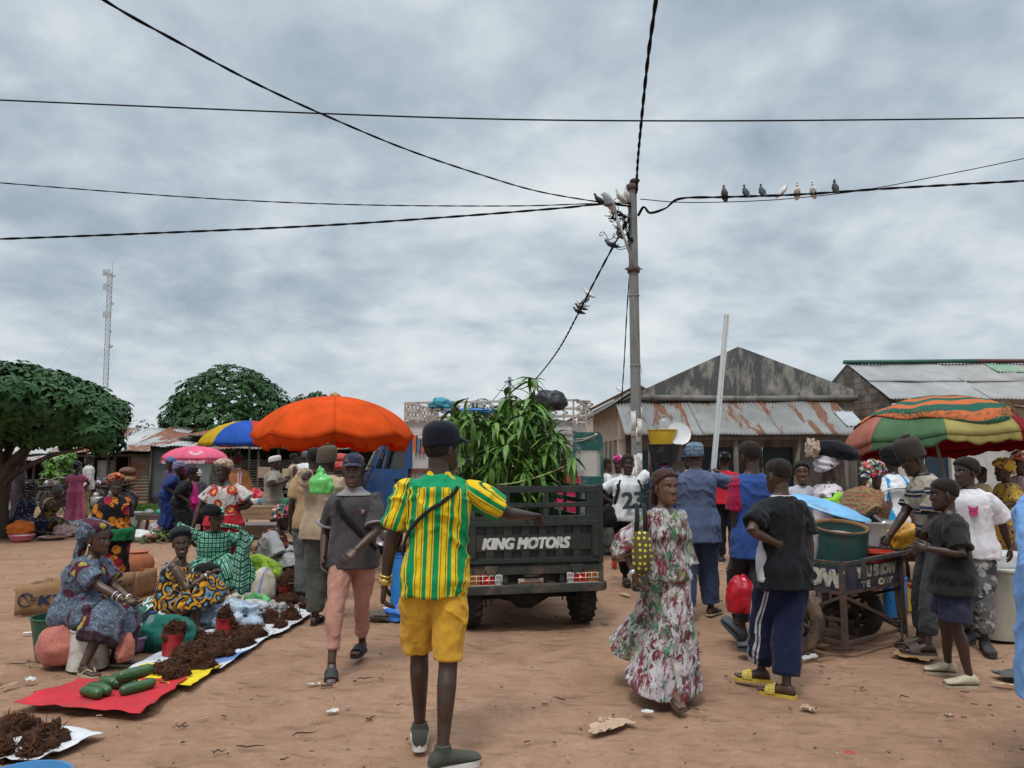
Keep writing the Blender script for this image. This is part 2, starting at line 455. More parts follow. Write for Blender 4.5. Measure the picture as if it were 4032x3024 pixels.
 def spine(p, d):
  s = p.s; d0 = p.Mp @ Vector((0, 0, 1)); d1 = p.Mc @ Vector((0, 0, 1)); L = .55*s
  if d <= 0: return p.hip + d0*d, p.Mp
  t = min(d/L, 1.0)
  c0, c1, c2, c3 = p.hip, p.hip+d0*L*.36, p.nb-d1*L*.36, p.nb
  q = c0*(1-t)**3 + c1*3*t*(1-t)**2 + c2*3*t*t*(1-t) + c3*t**3
  if d > L: q = q + d1*(d-L)
  M = p.Mp.to_quaternion().slerp(p.Mc.to_quaternion(), t*t*(3-2*t)).to_matrix()
  return q, M
 TM = [(-.10, .115, .080), (-.05, .152, .104), (0, .164, .110), (.08, .152, .101), (.17, .140, .092), (.27, .150, .100), (.36, .163, .108), (.43, .170, .103), (.48, .152, .085), (.515, .118, .068), (.545, .075, .060), (.57, .058, .056)]
 TF = [(-.10, .130, .095), (-.05, .172, .122), (0, .182, .128), (.08, .162, .112), (.17, .136, .097), (.27, .141, .100), (.36, .150, .106), (.43, .152, .098), (.48, .136, .080), (.515, .104, .064), (.545, .068, .056), (.57, .052, .051)]
 def tor(p, d):
  T = p.TF if p.fem else p.TM; x = d/p.s
  a = np.interp(x, [t[0] for t in T], [t[1] for t in T]); b = np.interp(x, [t[0] for t in T], [t[2] for t in T])
  f = p.fat if x < .44 else 1+(p.fat-1)*.35
  return a*p.s*f, b*p.s*(1+(f-1)*1.25)
 AR = ((0, .052), (.12, .056), (.3, .049), (.5, .040), (.56, .0395), (.66, .0405), (.8, .034), (1, .0265))
 LR = ((0, .078), (.3, .082), (.7, .068), (.95, .056), (1.05, .054), (1.3, .0565), (1.6, .044), (1.9, .034), (2.2, .034))
 def armr(p, f): return float(np.interp(f, [a[0] for a in p.AR], [a[1] for a in p.AR]))*p.s*(.5+.5*p.fat)*(.92 if p.fem else 1)
 def legr(p, f): return float(np.interp(f, [a[0] for a in p.LR], [a[1] for a in p.LR]))*p.s*(.55+.45*p.fat)*(1.03 if p.fem else 1)
 def armp(p, k, f):
  return p.sh[k].lerp(p.el[k], f/.536) if f < .536 else p.el[k].lerp(p.wr[k], (f-.536)/.464)
 def legp(p, k, f, soft=0.0):
  def q(f): return p.hj[k].lerp(p.kn[k], f) if f < 1 else p.kn[k] + (p.an[k]-p.kn[k])*(f-1)
  if soft: return (q(f-soft)+q(f)*2+q(f+soft))/4
  return q(f)
 def torso_rings(p, d0, d1, ease, flare=0.0, n=28, step=.03, belly=0.0):
  rs = []; m = max(2, int((d1-d0)/step/p.s)+1)
  for i in range(m+1):
   d = d0+(d1-d0)*i/m; c, M = p.spine(d); a, b = p.tor(max(d, -.06*p.s) if ease > .004 else d)
   e = ease*(1 if d < .47*p.s else max(.25, 1-(d/p.s-.47)*9)); e2 = e + (flare + (.012 if ease > .012 else 0))*max(0, (.25*p.s-d)/(.35*p.s))
   bl = belly*math.exp(-((d/p.s-.12)/.14)**2)
   ring = []
   for j in range(n):
    t = 2*math.pi*j/n; cx, sy = math.cos(t), math.sin(t)
    x = (a+e2)*math.copysign(abs(cx)**.87, cx); y = (b+e2)*math.copysign(abs(sy)**.87, sy)
    if sy > 0: y += bl*sy
    ring.append(c + M @ Vector((x, y + (.012*p.s if .25 < d/p.s < .5 else 0)*0, 0)))
   rs.append(ring)
  return rs
 def body(p, curl, PN, smile, beard, ears, eyes):
  s = p.s; mb = MB()
  mb.rings(p.torso_rings(-.10*s, .565*s, 0.0))
  if p.fem:
   for k in (-1, 1):
    c, M = p.spine(.335*s); mb.ell(c + M @ Vector((k*.070*s, .078*s*p.fat, 0)), (.062*s, .055*s, .062*s), 14, 10)
  hn = p.hc - p.Mh @ Vector((0, .022, .06))*p.hk
  nr = .051 if p.fem else .057
  mb.tube([p.nb - p.Mc @ Vector((0, 0, .05*s)), p.nb, p.nb.lerp(hn, .5), hn, hn + p.Mh @ Vector((0, 0, .05))], [nr*1.25*s, nr*1.1*s, nr*s, nr*s, nr*.9*s], 14)
  for k in (-1, 1):
   sh = p.sh[k]; inn = sh + p.Mc @ Vector((-k*.05*s, 0, .005*s))
   fs = [0, .1, .25, .4, .536, .6, .68, .82, 1.0]
   mb.tube([inn]+[p.armp(k, f) for f in fs], [.042*s]+[p.armr(f)*(.90+.10*min(1, f*4)) for f in fs], 14)
   mb.ell(sh + p.Mc @ Vector((-k*.002*s, 0, -.003)), .050*s, 12, 8)
   fs = [-.02, .1, .3, .5, .7, .9, 1.0, 1.1, 1.25, 1.45, 1.7, 1.9, 2.05]
   pts = [p.legp(k, f) + ((p.Mp @ Vector((0, -.012*s, 0))) if 1.15 < f < 1.6 else Vector((0, 0, 0))) for f in fs]
   mb.tube(pts, [p.legr(f) for f in fs], 16)
  me = remesh(mb, p.vox, 3)
  co = getco(me); nv = len(co); faces = [tuple(q.vertices) for q in me.polygons]; bpy.data.meshes.remove(me)
  ex = MB()
  for k in (-1, 1):
   d = p.wr[k]-p.el[k]
   pn = Vector(PN[k]) if PN[k] is not None else Vector((-k, .15, -.1))
   add_hand(ex, p.wr[k], d, pn, k, curl[0 if k < 0 else 1], s=s*(.93 if p.fem else 1))
   add_foot(ex, p.an[k], p.fdir[k], p.fup[k], s, 0, k)
  fine = p.vox < .011
  nu, nq = (72, 60) if fine else (44, 36)
  u = np.linspace(0, 2*np.pi, nu, endpoint=False); T0 = u - .55*np.sin(u)
  zs = -.12 + .2418*(1-np.cos(np.linspace(.03, np.pi-.03, nq)))/2
  T, Zg = np.meshgrid(T0, zs); x, y = headpt(T, Zg); front = (np.cos(T) > 0)*1.0; ax = np.abs(x)
  g = lambda v, c, w: np.exp(-((v-c)/w)**2)
  wn = np.interp(Zg, [-.045, -.03, .03], [.019, .0185, .009])
  An = np.interp(Zg, [-.046, -.038, -.028, -.018, .0, .03, .045], [0, .010, .0215, .020, .012, .003, 0])
  dy = An*np.exp(-(x/wn)**2.0) + .006*g(ax, .016, .007)*g(Zg, -.031, .008)
  dy += -.0105*g(ax, .031, .016)*g(Zg, .009, .011) + .0045*g(ax, .028, .024)*g(Zg, .030, .007) + .004*g(ax, .048, .016)*g(Zg, -.018, .018)
  wl = .027 if not smile else .033
  curvz = .006*(ax/.03)**2*(1 if smile else -.25)
  dy += .0085*np.exp(-(x/wl)**4)*g(Zg-curvz, -.0565, .0058) + .0085*np.exp(-(x/(wl-.003))**4)*g(Zg-curvz, -.0715, .0062) - .004*np.exp(-(x/wl)**4)*g(Zg-curvz, -.064, .0028)
  dy += .004*g(ax, 0, .018)*g(Zg, -.103, .010)
  y = y + dy*front
  lip = front*np.clip(np.exp(-(x/wl)**6)*(g(Zg-curvz, -.0570, .0062)+g(Zg-curvz, -.0715, .0068))*1.3, 0, 1)
  brow = front*_sm(.30, .7, np.exp(-((ax-.031)/.017)**4)*g(Zg, .0285+.004*np.cos((ax-.03)*60), .0042))*.9
  if beard: brow = np.maximum(brow, beard*_sm(-.052, -.075, Zg)*np.clip(np.cos(T)+.75, 0, 1)*(1-lip))
  hp = np.stack([x, y, Zg], -1).reshape(-1, 3)
  tone = np.stack([lip.ravel(), brow.ravel(), brow.ravel()*0], -1)
  hm = MB(); n2 = nu
  hm.v = [tuple(q) for q in hp]
  for i in range(nq-1):
   for j in range(n2):
    k2 = (j+1) % n2; hm.f.append((i*n2+k2, i*n2+j, (i+1)*n2+j, (i+1)*n2+k2)); hm.m.append(0)
  hm.f.append(tuple(range(n2))); hm.m.append(0); hm.f.append(tuple((nq-1)*n2+j for j in range(n2))[::-1]); hm.m.append(0)
  nh = len(hm.v)
  if ears:
   for k in (-1, 1):
    rot = Matrix.Rotation(R_(-k*20), 3, 'Z')
    hm.ell((k*.0735, -.012, -.002), (.007, .017, .030), 10, 8, rot); hm.ell((k*.0745, -.010, -.026), (.006, .009, .010), 8, 6)
  if eyes:
   for k in (-1, 1):
    hm.mat(1).ell((k*.0305, .0665, .0085), (.0125, .0120, .0046), 10, 8); hm.mat(2).ell((k*.0300, .0733, .0088), (.0056, .0062, .0050), 8, 6)
  if smile: hm.mat(3).ell((0, .0835, -.0640), (.020, .0085, .0042), 12, 6)
  hm.mat(0)
  MhN = np.array(p.Mh); hcN = np.array(p.hc)
  hv = np.array(hm.v)*p.hk @ MhN.T + hcN
  exv = np.array(ex.v); out = MB()
  b1 = nv; b2 = nv+len(exv)
  out.v = [tuple(q) for q in np.vstack([co, exv, hv])]
  out.f = faces + [tuple(i+b1 for i in f) for f in ex.f] + [tuple(i+b2 for i in f) for f in hm.f]
  out.m = [0]*(len(faces)+len(ex.f)) + hm.m
  o = out.build('body', [p.skinm, EYE, IRIS, TEETH], p.root)
  tn = np.zeros((len(out.v), 3)); tn[b2:b2+nh] = tone
  if len(o.data.vertices) == len(tn): setattr_v(o.data, 'tone', tn)
  p.bodyo = o
 def g_torso(p, mb, d0, d1, ease=.02, flare=0.0, belly=0.0): mb.rings(p.torso_rings(d0*p.s, d1*p.s, ease, flare, 36, belly=belly))
 def g_bust(p, mb, ease=.015):
  for k in (-1, 1):
   c, M = p.spine(.335*p.s); mb.ell(c + M @ Vector((k*.070*p.s, .072*p.s*p.fat, 0)), (.066*p.s+ease, .058*p.s+ease, .066*p.s+ease), 14, 10)
 def g_sleeve(p, mb, k, f1, ease=.015, flare=0.0, cap=0.0):
  inn = p.sh[k] + p.Mc @ Vector((-k*.06*p.s, 0, -.01*p.s)); m = max(3, int(f1/.07))
  pts = [inn]; rad = [.036*p.s+ease*.5]
  for i in range(m+1):
   f = f1*i/m; pts.append(p.armp(k, f)); rad.append(p.armr(f)*(.90+.10*min(1, i/m*3))+ease*(.5+.5*min(1, i/m*1.6))+flare*(.65 if f1 < .5 else 1)*(i/m)**2)
  mb.tube(pts, rad, 20); mb.ell(p.sh[k]+p.Mc @ Vector((-k*.006, 0, -.004)), .046*p.s+ease*.42+cap, 14, 10)
 def g_leg(p, mb, k, f1, ease=.018, flare=0.0, f0=-.05):
  m = max(4, int((f1-f0)/.08)); pts = []; rad = []
  for i in range(m+1):
   f = f0+(f1-f0)*i/m; pts.append(p.legp(k, f)); rad.append(p.legr(f)+ease*min(1, .3+max(0, f)*2)+flare*max(0, f/f1))
  mb.tube(pts, rad, 24)
 def g_skirt(p, mb, s1, ease=.03, flare=.05, folds=(9, .03), top=.05, ph=0.0, soft=.25, n=72, trail=None):
  thd = ((p.kn[-1]-p.hj[-1]).normalized()+(p.kn[1]-p.hj[1]).normalized()).normalized(); seated = thd.z > -.72
  rs = [] if seated else p.torso_rings(top*p.s, top*p.s-.002, ease*.8, 0, n)[:1]
  if seated:
   a0, b0 = p.tor(0); M = p.Mp
   mb.ell(p.hip + M @ Vector((0, -.01, -.01*p.s)), (a0+ease, b0+ease+.015, .125*p.s+ease), 20, 14, M)
   mb.tube([p.hip + M @ Vector((0, 0, .14*p.s)), p.hip, p.hip + thd*.12, p.hip + thd*.24], [(a0*.93+ease*.6, b0*.9+ease*.6), (a0+ease, b0+ease), (a0+ease, .11*p.s+ease), (a0+ease*.6, .09*p.s+ease)], 24, up=M @ Vector((0, 1, .4)))
  m = int(12+8*s1); wv = p.Mp @ Vector((1, 0, 0)); a0, b0 = p.tor(0)
  for i in range(1, m+1):
   f = (.16+(s1-.16)*i/m) if seated else s1*i/m; L, Rr = p.legp(-1, f, soft), p.legp(1, f, soft); c = (L+Rr)/2
   tn = (p.legp(-1, f+.28, .1)-p.legp(-1, f-.28, .1)) + (p.legp(1, f+.28, .1)-p.legp(1, f-.28, .1))
   if f < .3 and not seated: tn = tn.normalized()*(f/.3) + (p.Mp @ Vector((0, 0, -1)))*(1-f/.3)
   tn.normalize(); w = (wv - tn*wv.dot(tn)).normalized(); u = w.cross(tn)*-1
   u = tn.cross(w)*-1 if (tn.cross(w)).dot(p.Mp @ Vector((0, 1, 0))) < 0 else tn.cross(w)
   k = f/s1; r = p.legr(min(f, 1.9)); hipmix = 0 if seated else max(0, 1-f/.35)
   ring = []
   for j in range(n):
    t = 2*math.pi*j/n; dv = w*math.cos(t) + u*math.sin(t)
    q = max((L-c).dot(dv), (Rr-c).dot(dv)) + r
    q = max(q, hipmix*((a0*math.cos(t))**2+(b0*math.sin(t))**2)**.5)
    am = folds[1]*(.15+.85*k)
    q = q + ease + flare*k**1.5 + am*(math.sin(folds[0]*t+ph+1.5*math.sin(2*t+ph)) + .5*math.sin((folds[0]*1.7+1)//1*t+ph*2+k*2))*.6
    if trail is not None: q += trail[0]*k**2*max(0, dv.normalized().dot(Vector(trail[1]).normalized()))
    ring.append(c + dv*q)
   rs.append(ring)
  mb.rings(rs)
 def garment(p, name, mat, mb, vox=None, smooth=9, wr=.011, wscale=(16, 16, 6), label=None, seed=0.0, mats=None):
  me = remesh(mb, vox or max(.008, p.vox), smooth)
  co = getco(me); no = getno(me); rest = p.restmap(co)
  if wr:
   q = rest*np.array(wscale)+seed+p.root.location.x*3.1
   a = fbm(q, 3); rdg = 1-np.abs(nz(q*1.3+31.7))*2
   qd = (rest + .03*np.stack([a, a, a], -1)) @ np.array([[.8, .1, .35], [-.2, .9, .3], [-.5, -.2, .8]]); cr = np.clip(1-np.abs(nz(qd*np.array([5.0, 5.0, 13.0])+seed+9.3))*3.2, 0, 1)*np.clip(nz(rest*4.3+seed+2.2)+.35, 0, 1)
   co = co + no*((.60*a + .5*rdg*np.clip(nz(q*.4+5), 0, 1) + 1.1*cr)*wr)[:, None]; setco(me, co)
  setattr_v(me, 'rest', rest)
  for m in ([mat] if mats is None else mats): me.materials.append(m)
  me.polygons.foreach_set('use_smooth', [True]*len(me.polygons))
  o = link_mesh(name, me, p.root)
  if label: o['label'] = label
  return o
 def restmap(p, co):
  s = p.s; best = np.full(len(co), 1e9); rest = co.copy()
  for d in np.linspace(-.12, .56, 18)*s:
   c, M = p.spine(float(d)); l = (co-np.array(c)) @ np.array(M)
   a, b = p.tor(float(d)); dist = np.sqrt((l[:, 0]/a*.13)**2+(l[:, 1]/b*.10)**2+(l[:, 2]*1.0)**2)*.62
   k = dist < best; best[k] = dist[k]; rest[k] = (l + np.array([0, 0, d+p.hz0]))[k]
  for k in (-1, 1):
   for a, b, z0, x0, r in ((p.sh[k], p.el[k], p.hz0+.48*s, k*.45*s, .05), (p.el[k], p.wr[k], p.hz0+.185*s, k*.45*s, .04), (p.hj[k], p.kn[k], p.hz0-.02*s, k*.09*s, .075), (p.kn[k], p.an[k], p.hz0-.45*s, k*.09*s, .055)):
    ax = (b-a); L = ax.length; ax.normalize(); q = Vector((0, 0, -1)).rotation_difference(ax).to_matrix()
    l = (co-np.array(a)); t = l @ np.array(ax); tc = np.clip(t, 0.02, L)
    dist = np.linalg.norm(l-tc[:, None]*np.array(ax), axis=1)*(.085/max(r, .05))*.8
    loc = l @ np.array(q)
    kk = dist < best; best[kk] = dist[kk]; rest[kk] = (loc + np.array([x0, 0, z0]))[kk]
  return rest
 def shirt(p, mat, sleeve=.30, hem=-.10, ease=.024, flare=.020, name='shirt', long_ease=None, sf=.012, neck=.545, wr=.011, bust=True, **k):
  mb = MB(); p.g_torso(mb, hem, neck, ease, flare)
  if p.fem and bust: p.g_bust(mb, .012)
  sl = sleeve if isinstance(sleeve, (tuple, list)) else (sleeve, sleeve)
  for sd, f in ((-1, sl[0]), (1, sl[1])):
   if f: p.g_sleeve(mb, sd, f, ease*.52, sf)
  return p.garment(name, mat, mb, wr=wr, **k)
 def trousers(p, mat, f=1.88, ease=.018, flare=0.0, name='trousers', top=.12, wr=.011, **k):
  mb = MB(); p.g_torso(mb, -.10, top, ease*.4)
  fl = f if isinstance(f, (tuple, list)) else (f, f)
  for sd, ff in ((-1, fl[0]), (1, fl[1])): p.g_leg(mb, sd, ff, ease, flare)
  return p.garment(name, mat, mb, wr=wr, wscale=(15, 15, 9), **k)
 def skirt(p, mat, s1=1.9, ease=.03, flare=.06, folds=(9, .03), name='skirt', wr=.010, **k):
  mb = MB(); p.g_skirt(mb, s1, ease, flare, folds, **{q: k.pop(q) for q in ('top', 'ph', 'soft', 'trail') if q in k})
  return p.garment(name, mat, mb, wr=wr, **k)
 def dress(p, mat, sleeve=.3, s1=1.9, ease=.025, sf=.015, flare=.06, folds=(9, .03), name='dress', neck=.54, wr=.010, trail=None, soft=.25, belly=0.0, **k):
  mb = MB(); p.g_torso(mb, -.02, neck, ease, 0, belly); p.g_bust(mb, .014)
  sl = sleeve if isinstance(sleeve, (tuple, list)) else (sleeve, sleeve)
  for sd, f in ((-1, sl[0]), (1, sl[1])):
   if f: p.g_sleeve(mb, sd, f, ease*.7, sf)
  p.g_skirt(mb, s1, ease, flare, folds, top=.10, trail=trail, soft=soft)
  return p.garment(name, mat, mb, wr=wr, **k)
 def H(p, x, y, z): return p.hc + p.Mh @ Vector((x, y, z))*p.hk
 def headmesh(p, name, mat, off, extra=None, fold=0.0, nth=56, nz_=40, rest=True):
  g = headgrid(off, nth, nz_); n, m = g.shape[0], g.shape[1]; mb = MB()
  mb.rings([[Vector(g[i, j]) for j in range(m)] for i in range(n)])
  if extra: extra(mb)
  v = np.array(mb.v); mb.v = [tuple(q) for q in (v*p.hk @ np.array(p.Mh).T + np.array(p.hc))]
  o = mb.build(name, mat, p.root)
  if len(o.data.vertices) == len(v): setattr_v(o.data, 'rest', v+np.array([0, 0, 1.6]))
  return o
 def hair(p, mat, t=.006, h0=.020, k=.56, name='hair', extra=None):
  return p.headmesh(name, mat, hood(h0, k, lambda T, x, y, Z: t+.0015*nz(np.stack([x, y, Z], -1).reshape(-1, 3)*160).reshape(x.shape), .016), extra)
 def wrap(p, mat, t=.022, h0=.018, k=.62, crown=.02, amp=.008, twist=5, name='headwrap', knot=None, back=0.0):
  def off(T, x, y, Z):
   f = np.sin(Z*150+twist*np.sin(T)+T*1.0); q = np.stack([x, y, Z], -1).reshape(-1, 3)
   return t + amp*f + crown*_sm(.03, .12, Z) + back*_sm(.0, -.09, y)*_sm(-.06, .03, Z) + .006*nz(q*38).reshape(x.shape)
  def ex(mb):
   if knot:
    for c, r in knot: mb.ell(c, r, 10, 8)
  return p.headmesh(name, mat, hood(h0, k, off, .005), ex)
 def kufi(p, mat, z0=.030, z1=.150, e=.010, tilt=.18, name='cap', flat=.6, pom=None):
  mb = MB(); rs = []
  prof = [(0, 1.0), (.02, 1.01), (.25, 1.03), (.55, 1.02), (.75, .96), (.88, .84), (.96, .6), (1.0, .15)]
  for t, k in prof:
   z = z0+(z1-z0)*t; ring = []
   for j in range(36):
    th = 2*math.pi*j/36
    x = (.0735+e)*k*math.sin(th); y = (.097+e)*k*math.cos(th) - .010
    ring.append(Vector((x, y, z + tilt*y)))
   rs.append(ring)
  mb.rings(rs)
  if pom: mb.ell(pom[0], pom[1], 10, 8)
  v = np.array(mb.v); mb.v = [tuple(q) for q in (v*p.hk @ np.array(p.Mh).T + np.array(p.hc))]
  o = mb.build(name, mat, p.root); setattr_v(o.data, 'rest', v+np.array([0, 0, 1.6])); return o
 def cap(p, mat, brim=0.0, dome=.012, name='cap', blen=.07, bz=.048, droop=.02, brimmat=None, h0=.040, k=.10):
  def ex(mb):
   a0 = R_(brim)
   def fn(u, v):
    th = a0 + (u-.5)*2.0; x, y = headpt(np.array(-th), np.array(.04)); x = float(x)*1.10; y = float(y)*1.06
    q = v*blen*(math.cos((u-.5)*2.0*.95)**.7 if abs(u-.5) < .5 else .2)
    dx, dy = -math.sin(th)*0+(-math.sin(a0)), math.cos(a0)
    return (x + dx*q, y + dy*q, bz + .012 - droop*(v**1.3) - .012*((u-.5)*2)**2)
   mb.sheet(fn, 14, 5, .004)
  return p.headmesh(name, mat, hood(h0, k, lambda T, x, y, Z: dome+.016*_sm(.05, .11, Z), .003), ex)
 def bucket(p, mat):
  p.cap_ = p.headmesh('bucket_hat', mat, hood(.045, .0, lambda T, x, y, Z: .014+.016*_sm(.06, .11, Z), .003),
   lambda mb: mb.rings([[Vector((a*math.sin(j*.1963), b*math.cos(j*.1963)-.01, z)) for j in range(32)] for a, b, z in ((.084, .108, .058), (.115, .140, .030), (.118, .143, .026), (.113, .138, .026), (.080, .104, .050))], cap=False))
 def shoes(p, kind, mat, mat2=None, name=None):
  for k in (-1, 1):
   a, f, up = p.an[k], p.fdir[k], p.fup[k]; r = f.cross(up); s = p.s; o = a-up*.08*s; mb = MB()
   def sole(th, w=1.0, z=0.0):
    out = [(-.075, .0), (-.068, .025), (-.04, .037), (.03, .038), (.10, .049), (.15, .050), (.19, .040), (.210, .018)]
    pts = [(x, y*w) for x, y in out] + [(x, -y*w) for x, y in out[::-1]]
    mb.prism([(x*s, y*s) for x, y in pts], th, o - up*(th/2 - z), f, r)
   if kind == 'clog':
    mb.mat(0); add_foot(mb, a+up*.004, f, up, s, .010, k, False); mb.mat(1); sole(.022, 1.08)
   elif kind == 'sneaker':
    mb.mat(0); add_foot(mb, a+up*.004, f, up, s, .011, k, False)
    mb.tube([a-up*.02*s, a+up*.03*s], [.046*s, .043*s], 14); mb.mat(1); sole(.034, 1.08, .012)
   elif kind == 'slide':
    mb.mat(1); sole(.024); mb.mat(0)
    for x0, x1 in ((.075, .150),):
     def fn(u, v):
      x = (x0+(x1-x0)*u)*s; w = .050*s; h = (.070-.030*u)*s; t = math.pi*v
      return o + f*x + r*(w*math.cos(t)) + up*(h*math.sin(t)**.7)
     mb.sheet(fn, 5, 14, -.005)
   elif kind == 'flipflop':
    mb.mat(1); sole(.016); mb.mat(0)
    tp = o + f*.160*s + r*(-k*.014*s) + up*.014*s
    for q in (-1, 1): mb.tube([tp, o + f*.10*s + r*(q*.030*s) + up*.050*s, o + f*.04*s + r*(q*.043*s) + up*.015*s], .006*s, 6)
   mb.build(name or {'clog': 'clog', 'sneaker': 'shoe', 'slide': 'sandal', 'flipflop': 'sandal'}[kind], [mat, mat2 or mat], p.root, angle=50)
 def band(p, k, f, mat, w=.02, e=.004, name='bracelet'):
  a = p.armp(k, f); d = (p.armp(k, min(1, f+.05))-p.armp(k, f-.05)).normalized(); r = p.armr(f)+e
  mb = MB(); mb.tube([a-d*w/2, a-d*w*.4, a+d*w*.4, a+d*w/2], [r*.97, r+.003, r+.003, r*.97], 20); return mb.build(name, mat, p.root)
 def W(p, v):
  return p.root.matrix_basis @ Vector(v)
 def straps(p, name, mat, pts, w=.03, th=.006, label=None, cat=None):
  mb = MB(); P = [p.W(q) for q in pts]; c = p.W(p.spine(.3*p.s)[0]); rs = []
  for i, q in enumerate(P):
   t = (P[min(i+1, len(P)-1)]-P[max(0, i-1)]).normalized(); n = (q-c); n = (n-t*n.dot(t)).normalized(); b = t.cross(n)
   rs.append([q + b*(x*w/2) + n*(y*th/2) for x, y in ((-1, -1), (1, -1), (1, 1), (-1, 1))])
  mb.rings(rs); return mb
 def torso_at(p, d, ang, e=.03):
  c, M = p.spine(d*p.s); a, b = p.tor(d*p.s); t = R_(ang); cx, sy = math.cos(t), math.sin(t)
  return c + M @ Vector(((a+e)*math.copysign(abs(cx)**.87, cx), (b+e)*math.copysign(abs(sy)**.87, sy), 0))
 def report(p, nm):
  f = lambda v: tuple(int(q) for q in proj(p.W(v)))
  print('PERSON', nm, 'top', f(p.H(0, 0, .12)), 'face', f(p.H(0, .09, 0)), 'shL', f(p.sh[-1]), 'shR', f(p.sh[1]), 'elL', f(p.el[-1]), 'elR', f(p.el[1]), 'wL', f(p.wr[-1]), 'wR', f(p.wr[1]), 'kL', f(p.kn[-1]), 'kR', f(p.kn[1]), 'aL', f(p.an[-1]), 'aR', f(p.an[1]))
def arc_strap(p, a, b, via, n=14):
 keys = [a]+list(via)+[b]; out = []
 for i in range(len(keys)-1):
  for j in range(n):
   t = j/n; q = [keys[i][m]*(1-t)+keys[i+1][m]*t for m in range(3)]; out.append(p.torso_at(*q))
 out.append(p.torso_at(*keys[-1])); return out
cam_d = bpy.data.cameras.new('camera'); cam = bpy.data.objects.new('camera', cam_d); COL.objects.link(cam)
cam.location = (0, 0, CAMH); cam.rotation_euler = (math.pi/2 + PITCH, 0, 0)
cam_d.sensor_width = 36; cam_d.lens = 36*FPX/4032; cam_d.clip_start = .05; cam_d.clip_end = 5000
SC.camera = cam
SC.view_settings.view_transform = 'Standard'; SC.view_settings.look = 'None'
SC.view_settings.exposure = 0.15; SC.view_settings.gamma = 1.0
SUN_EL, SUN_AZ = 62, 200
def world():
 w = bpy.data.worlds.new('World'); SC.world = w; w.use_nodes = True
 t = w.node_tree; t.nodes.clear()
 n = NT.__new__(NT); n.t = t; n.m = None; n.b = None
 sky = n.n('TexSky', {'sky_type': 'NISHITA', 'sun_disc': False, 'sun_elevation': R_(SUN_EL), 'sun_rotation': R_(SUN_AZ), 'air_density': 1.4, 'dust_density': 2.5})
 d = n.n('TexCoord').outputs['Generated']
 xyz = n.n('SeparateXYZ', None, Vector=d)
 zc = n.math('MAXIMUM', xyz.outputs[2], 0.0); zz = n.math('ADD', zc, .33)
 u = n.math('DIVIDE', xyz.outputs[0], zz); v = n.math('DIVIDE', xyz.outputs[1], zz)
 pl = n.n('CombineXYZ', None, X=u, Y=v, Z=0.0).outputs[0]
 def mp(sc, off):
  m = n.n('Mapping'); n.put(m.inputs[0], pl); m.inputs[1].default_value = off; m.inputs[3].default_value = sc; return m.outputs[0]
 wq = n.n('VectorMath', {'operation': 'ADD'}); wn_ = n.n('TexNoise', None, Vector=mp((1.1, 1.3, 1), (2, 8, 1)), Scale=1.0, Detail=3); wsc = n.n('VectorMath', {'operation': 'SCALE'}); n.put(wsc.inputs[0], wn_.outputs['Color']); n.put(wsc.inputs[3], .28)
 n.put(wq.inputs[0], pl); n.put(wq.inputs[1], wsc.outputs[0]); pl2 = wq.outputs[0]
 def mp2(sc, off):
  m = n.n('Mapping'); n.put(m.inputs[0], pl2); m.inputs[1].default_value = off; m.inputs[3].default_value = sc; return m.outputs[0]
 big = n.noise(mp2((1.25, 1.25, 1), (3.2, 1.4, 0)), 1.0, 4, .45)
 mid = n.noise(mp2((3.2, 3.4, 1), (7.7, 2.1, 3)), 1.0, 8, .50)
 fine = n.noise(mp2((9.5, 10.5, 1), (1.7, 9.1, 5)), 1.0, 6, .55)
 f = n.math('ADD', n.math('ADD', n.math('MULTIPLY', big, .44), n.math('MULTIPLY', mid, .46)), n.math('MULTIPLY', fine, .24))
 col = n.ramp(f, [(.41, (.315, .38, .455)), (.49, (.40, .47, .54)), (.555, (.49, .56, .62)), (.62, (.60, .66, .70)), (.71, (.72, .76, .785))])
 low = n.mapr(xyz.outputs[2], .0, .24, 1, 0)
 col = n.mix(n.math('MULTIPLY', n.math('MULTIPLY', low, low), .62), col, (.66, .72, .755))
 gain = n.mapr(xyz.outputs[2], .60, .95, 1.0, 3.8)
 mul = n.n('VectorMath', {'operation': 'SCALE'}); n.put(mul.inputs[0], col); n.put(mul.inputs[3], gain)
 b1 = n.n('Background', None, Color=sky.outputs[0], Strength=.06); b2 = n.n('Background', None, Color=mul.outputs[0], Strength=1.0)
 mx = n.n('MixShader', None, i0=.94, i1=b1.outputs[0], i2=b2.outputs[0])
 o = n.n('OutputWorld'); t.links.new(mx.outputs[0], o.inputs['Surface'])
world()
sun_d = bpy.data.lights.new('sun', 'SUN'); sun_d.energy = 1.5; sun_d.angle = R_(10); sun_d.color = (1.0, .95, .88)
sun = bpy.data.objects.new('sun', sun_d); COL.objects.link(sun)
_a = R_(SUN_AZ); _e = R_(SUN_EL); _dir = Vector((math.sin(_a)*math.cos(_e), math.cos(_a)*math.cos(_e), math.sin(_e)))
sun.rotation_euler = _dir.to_track_quat('Z', 'Y').to_euler(); sun.location = (0, 0, 30)
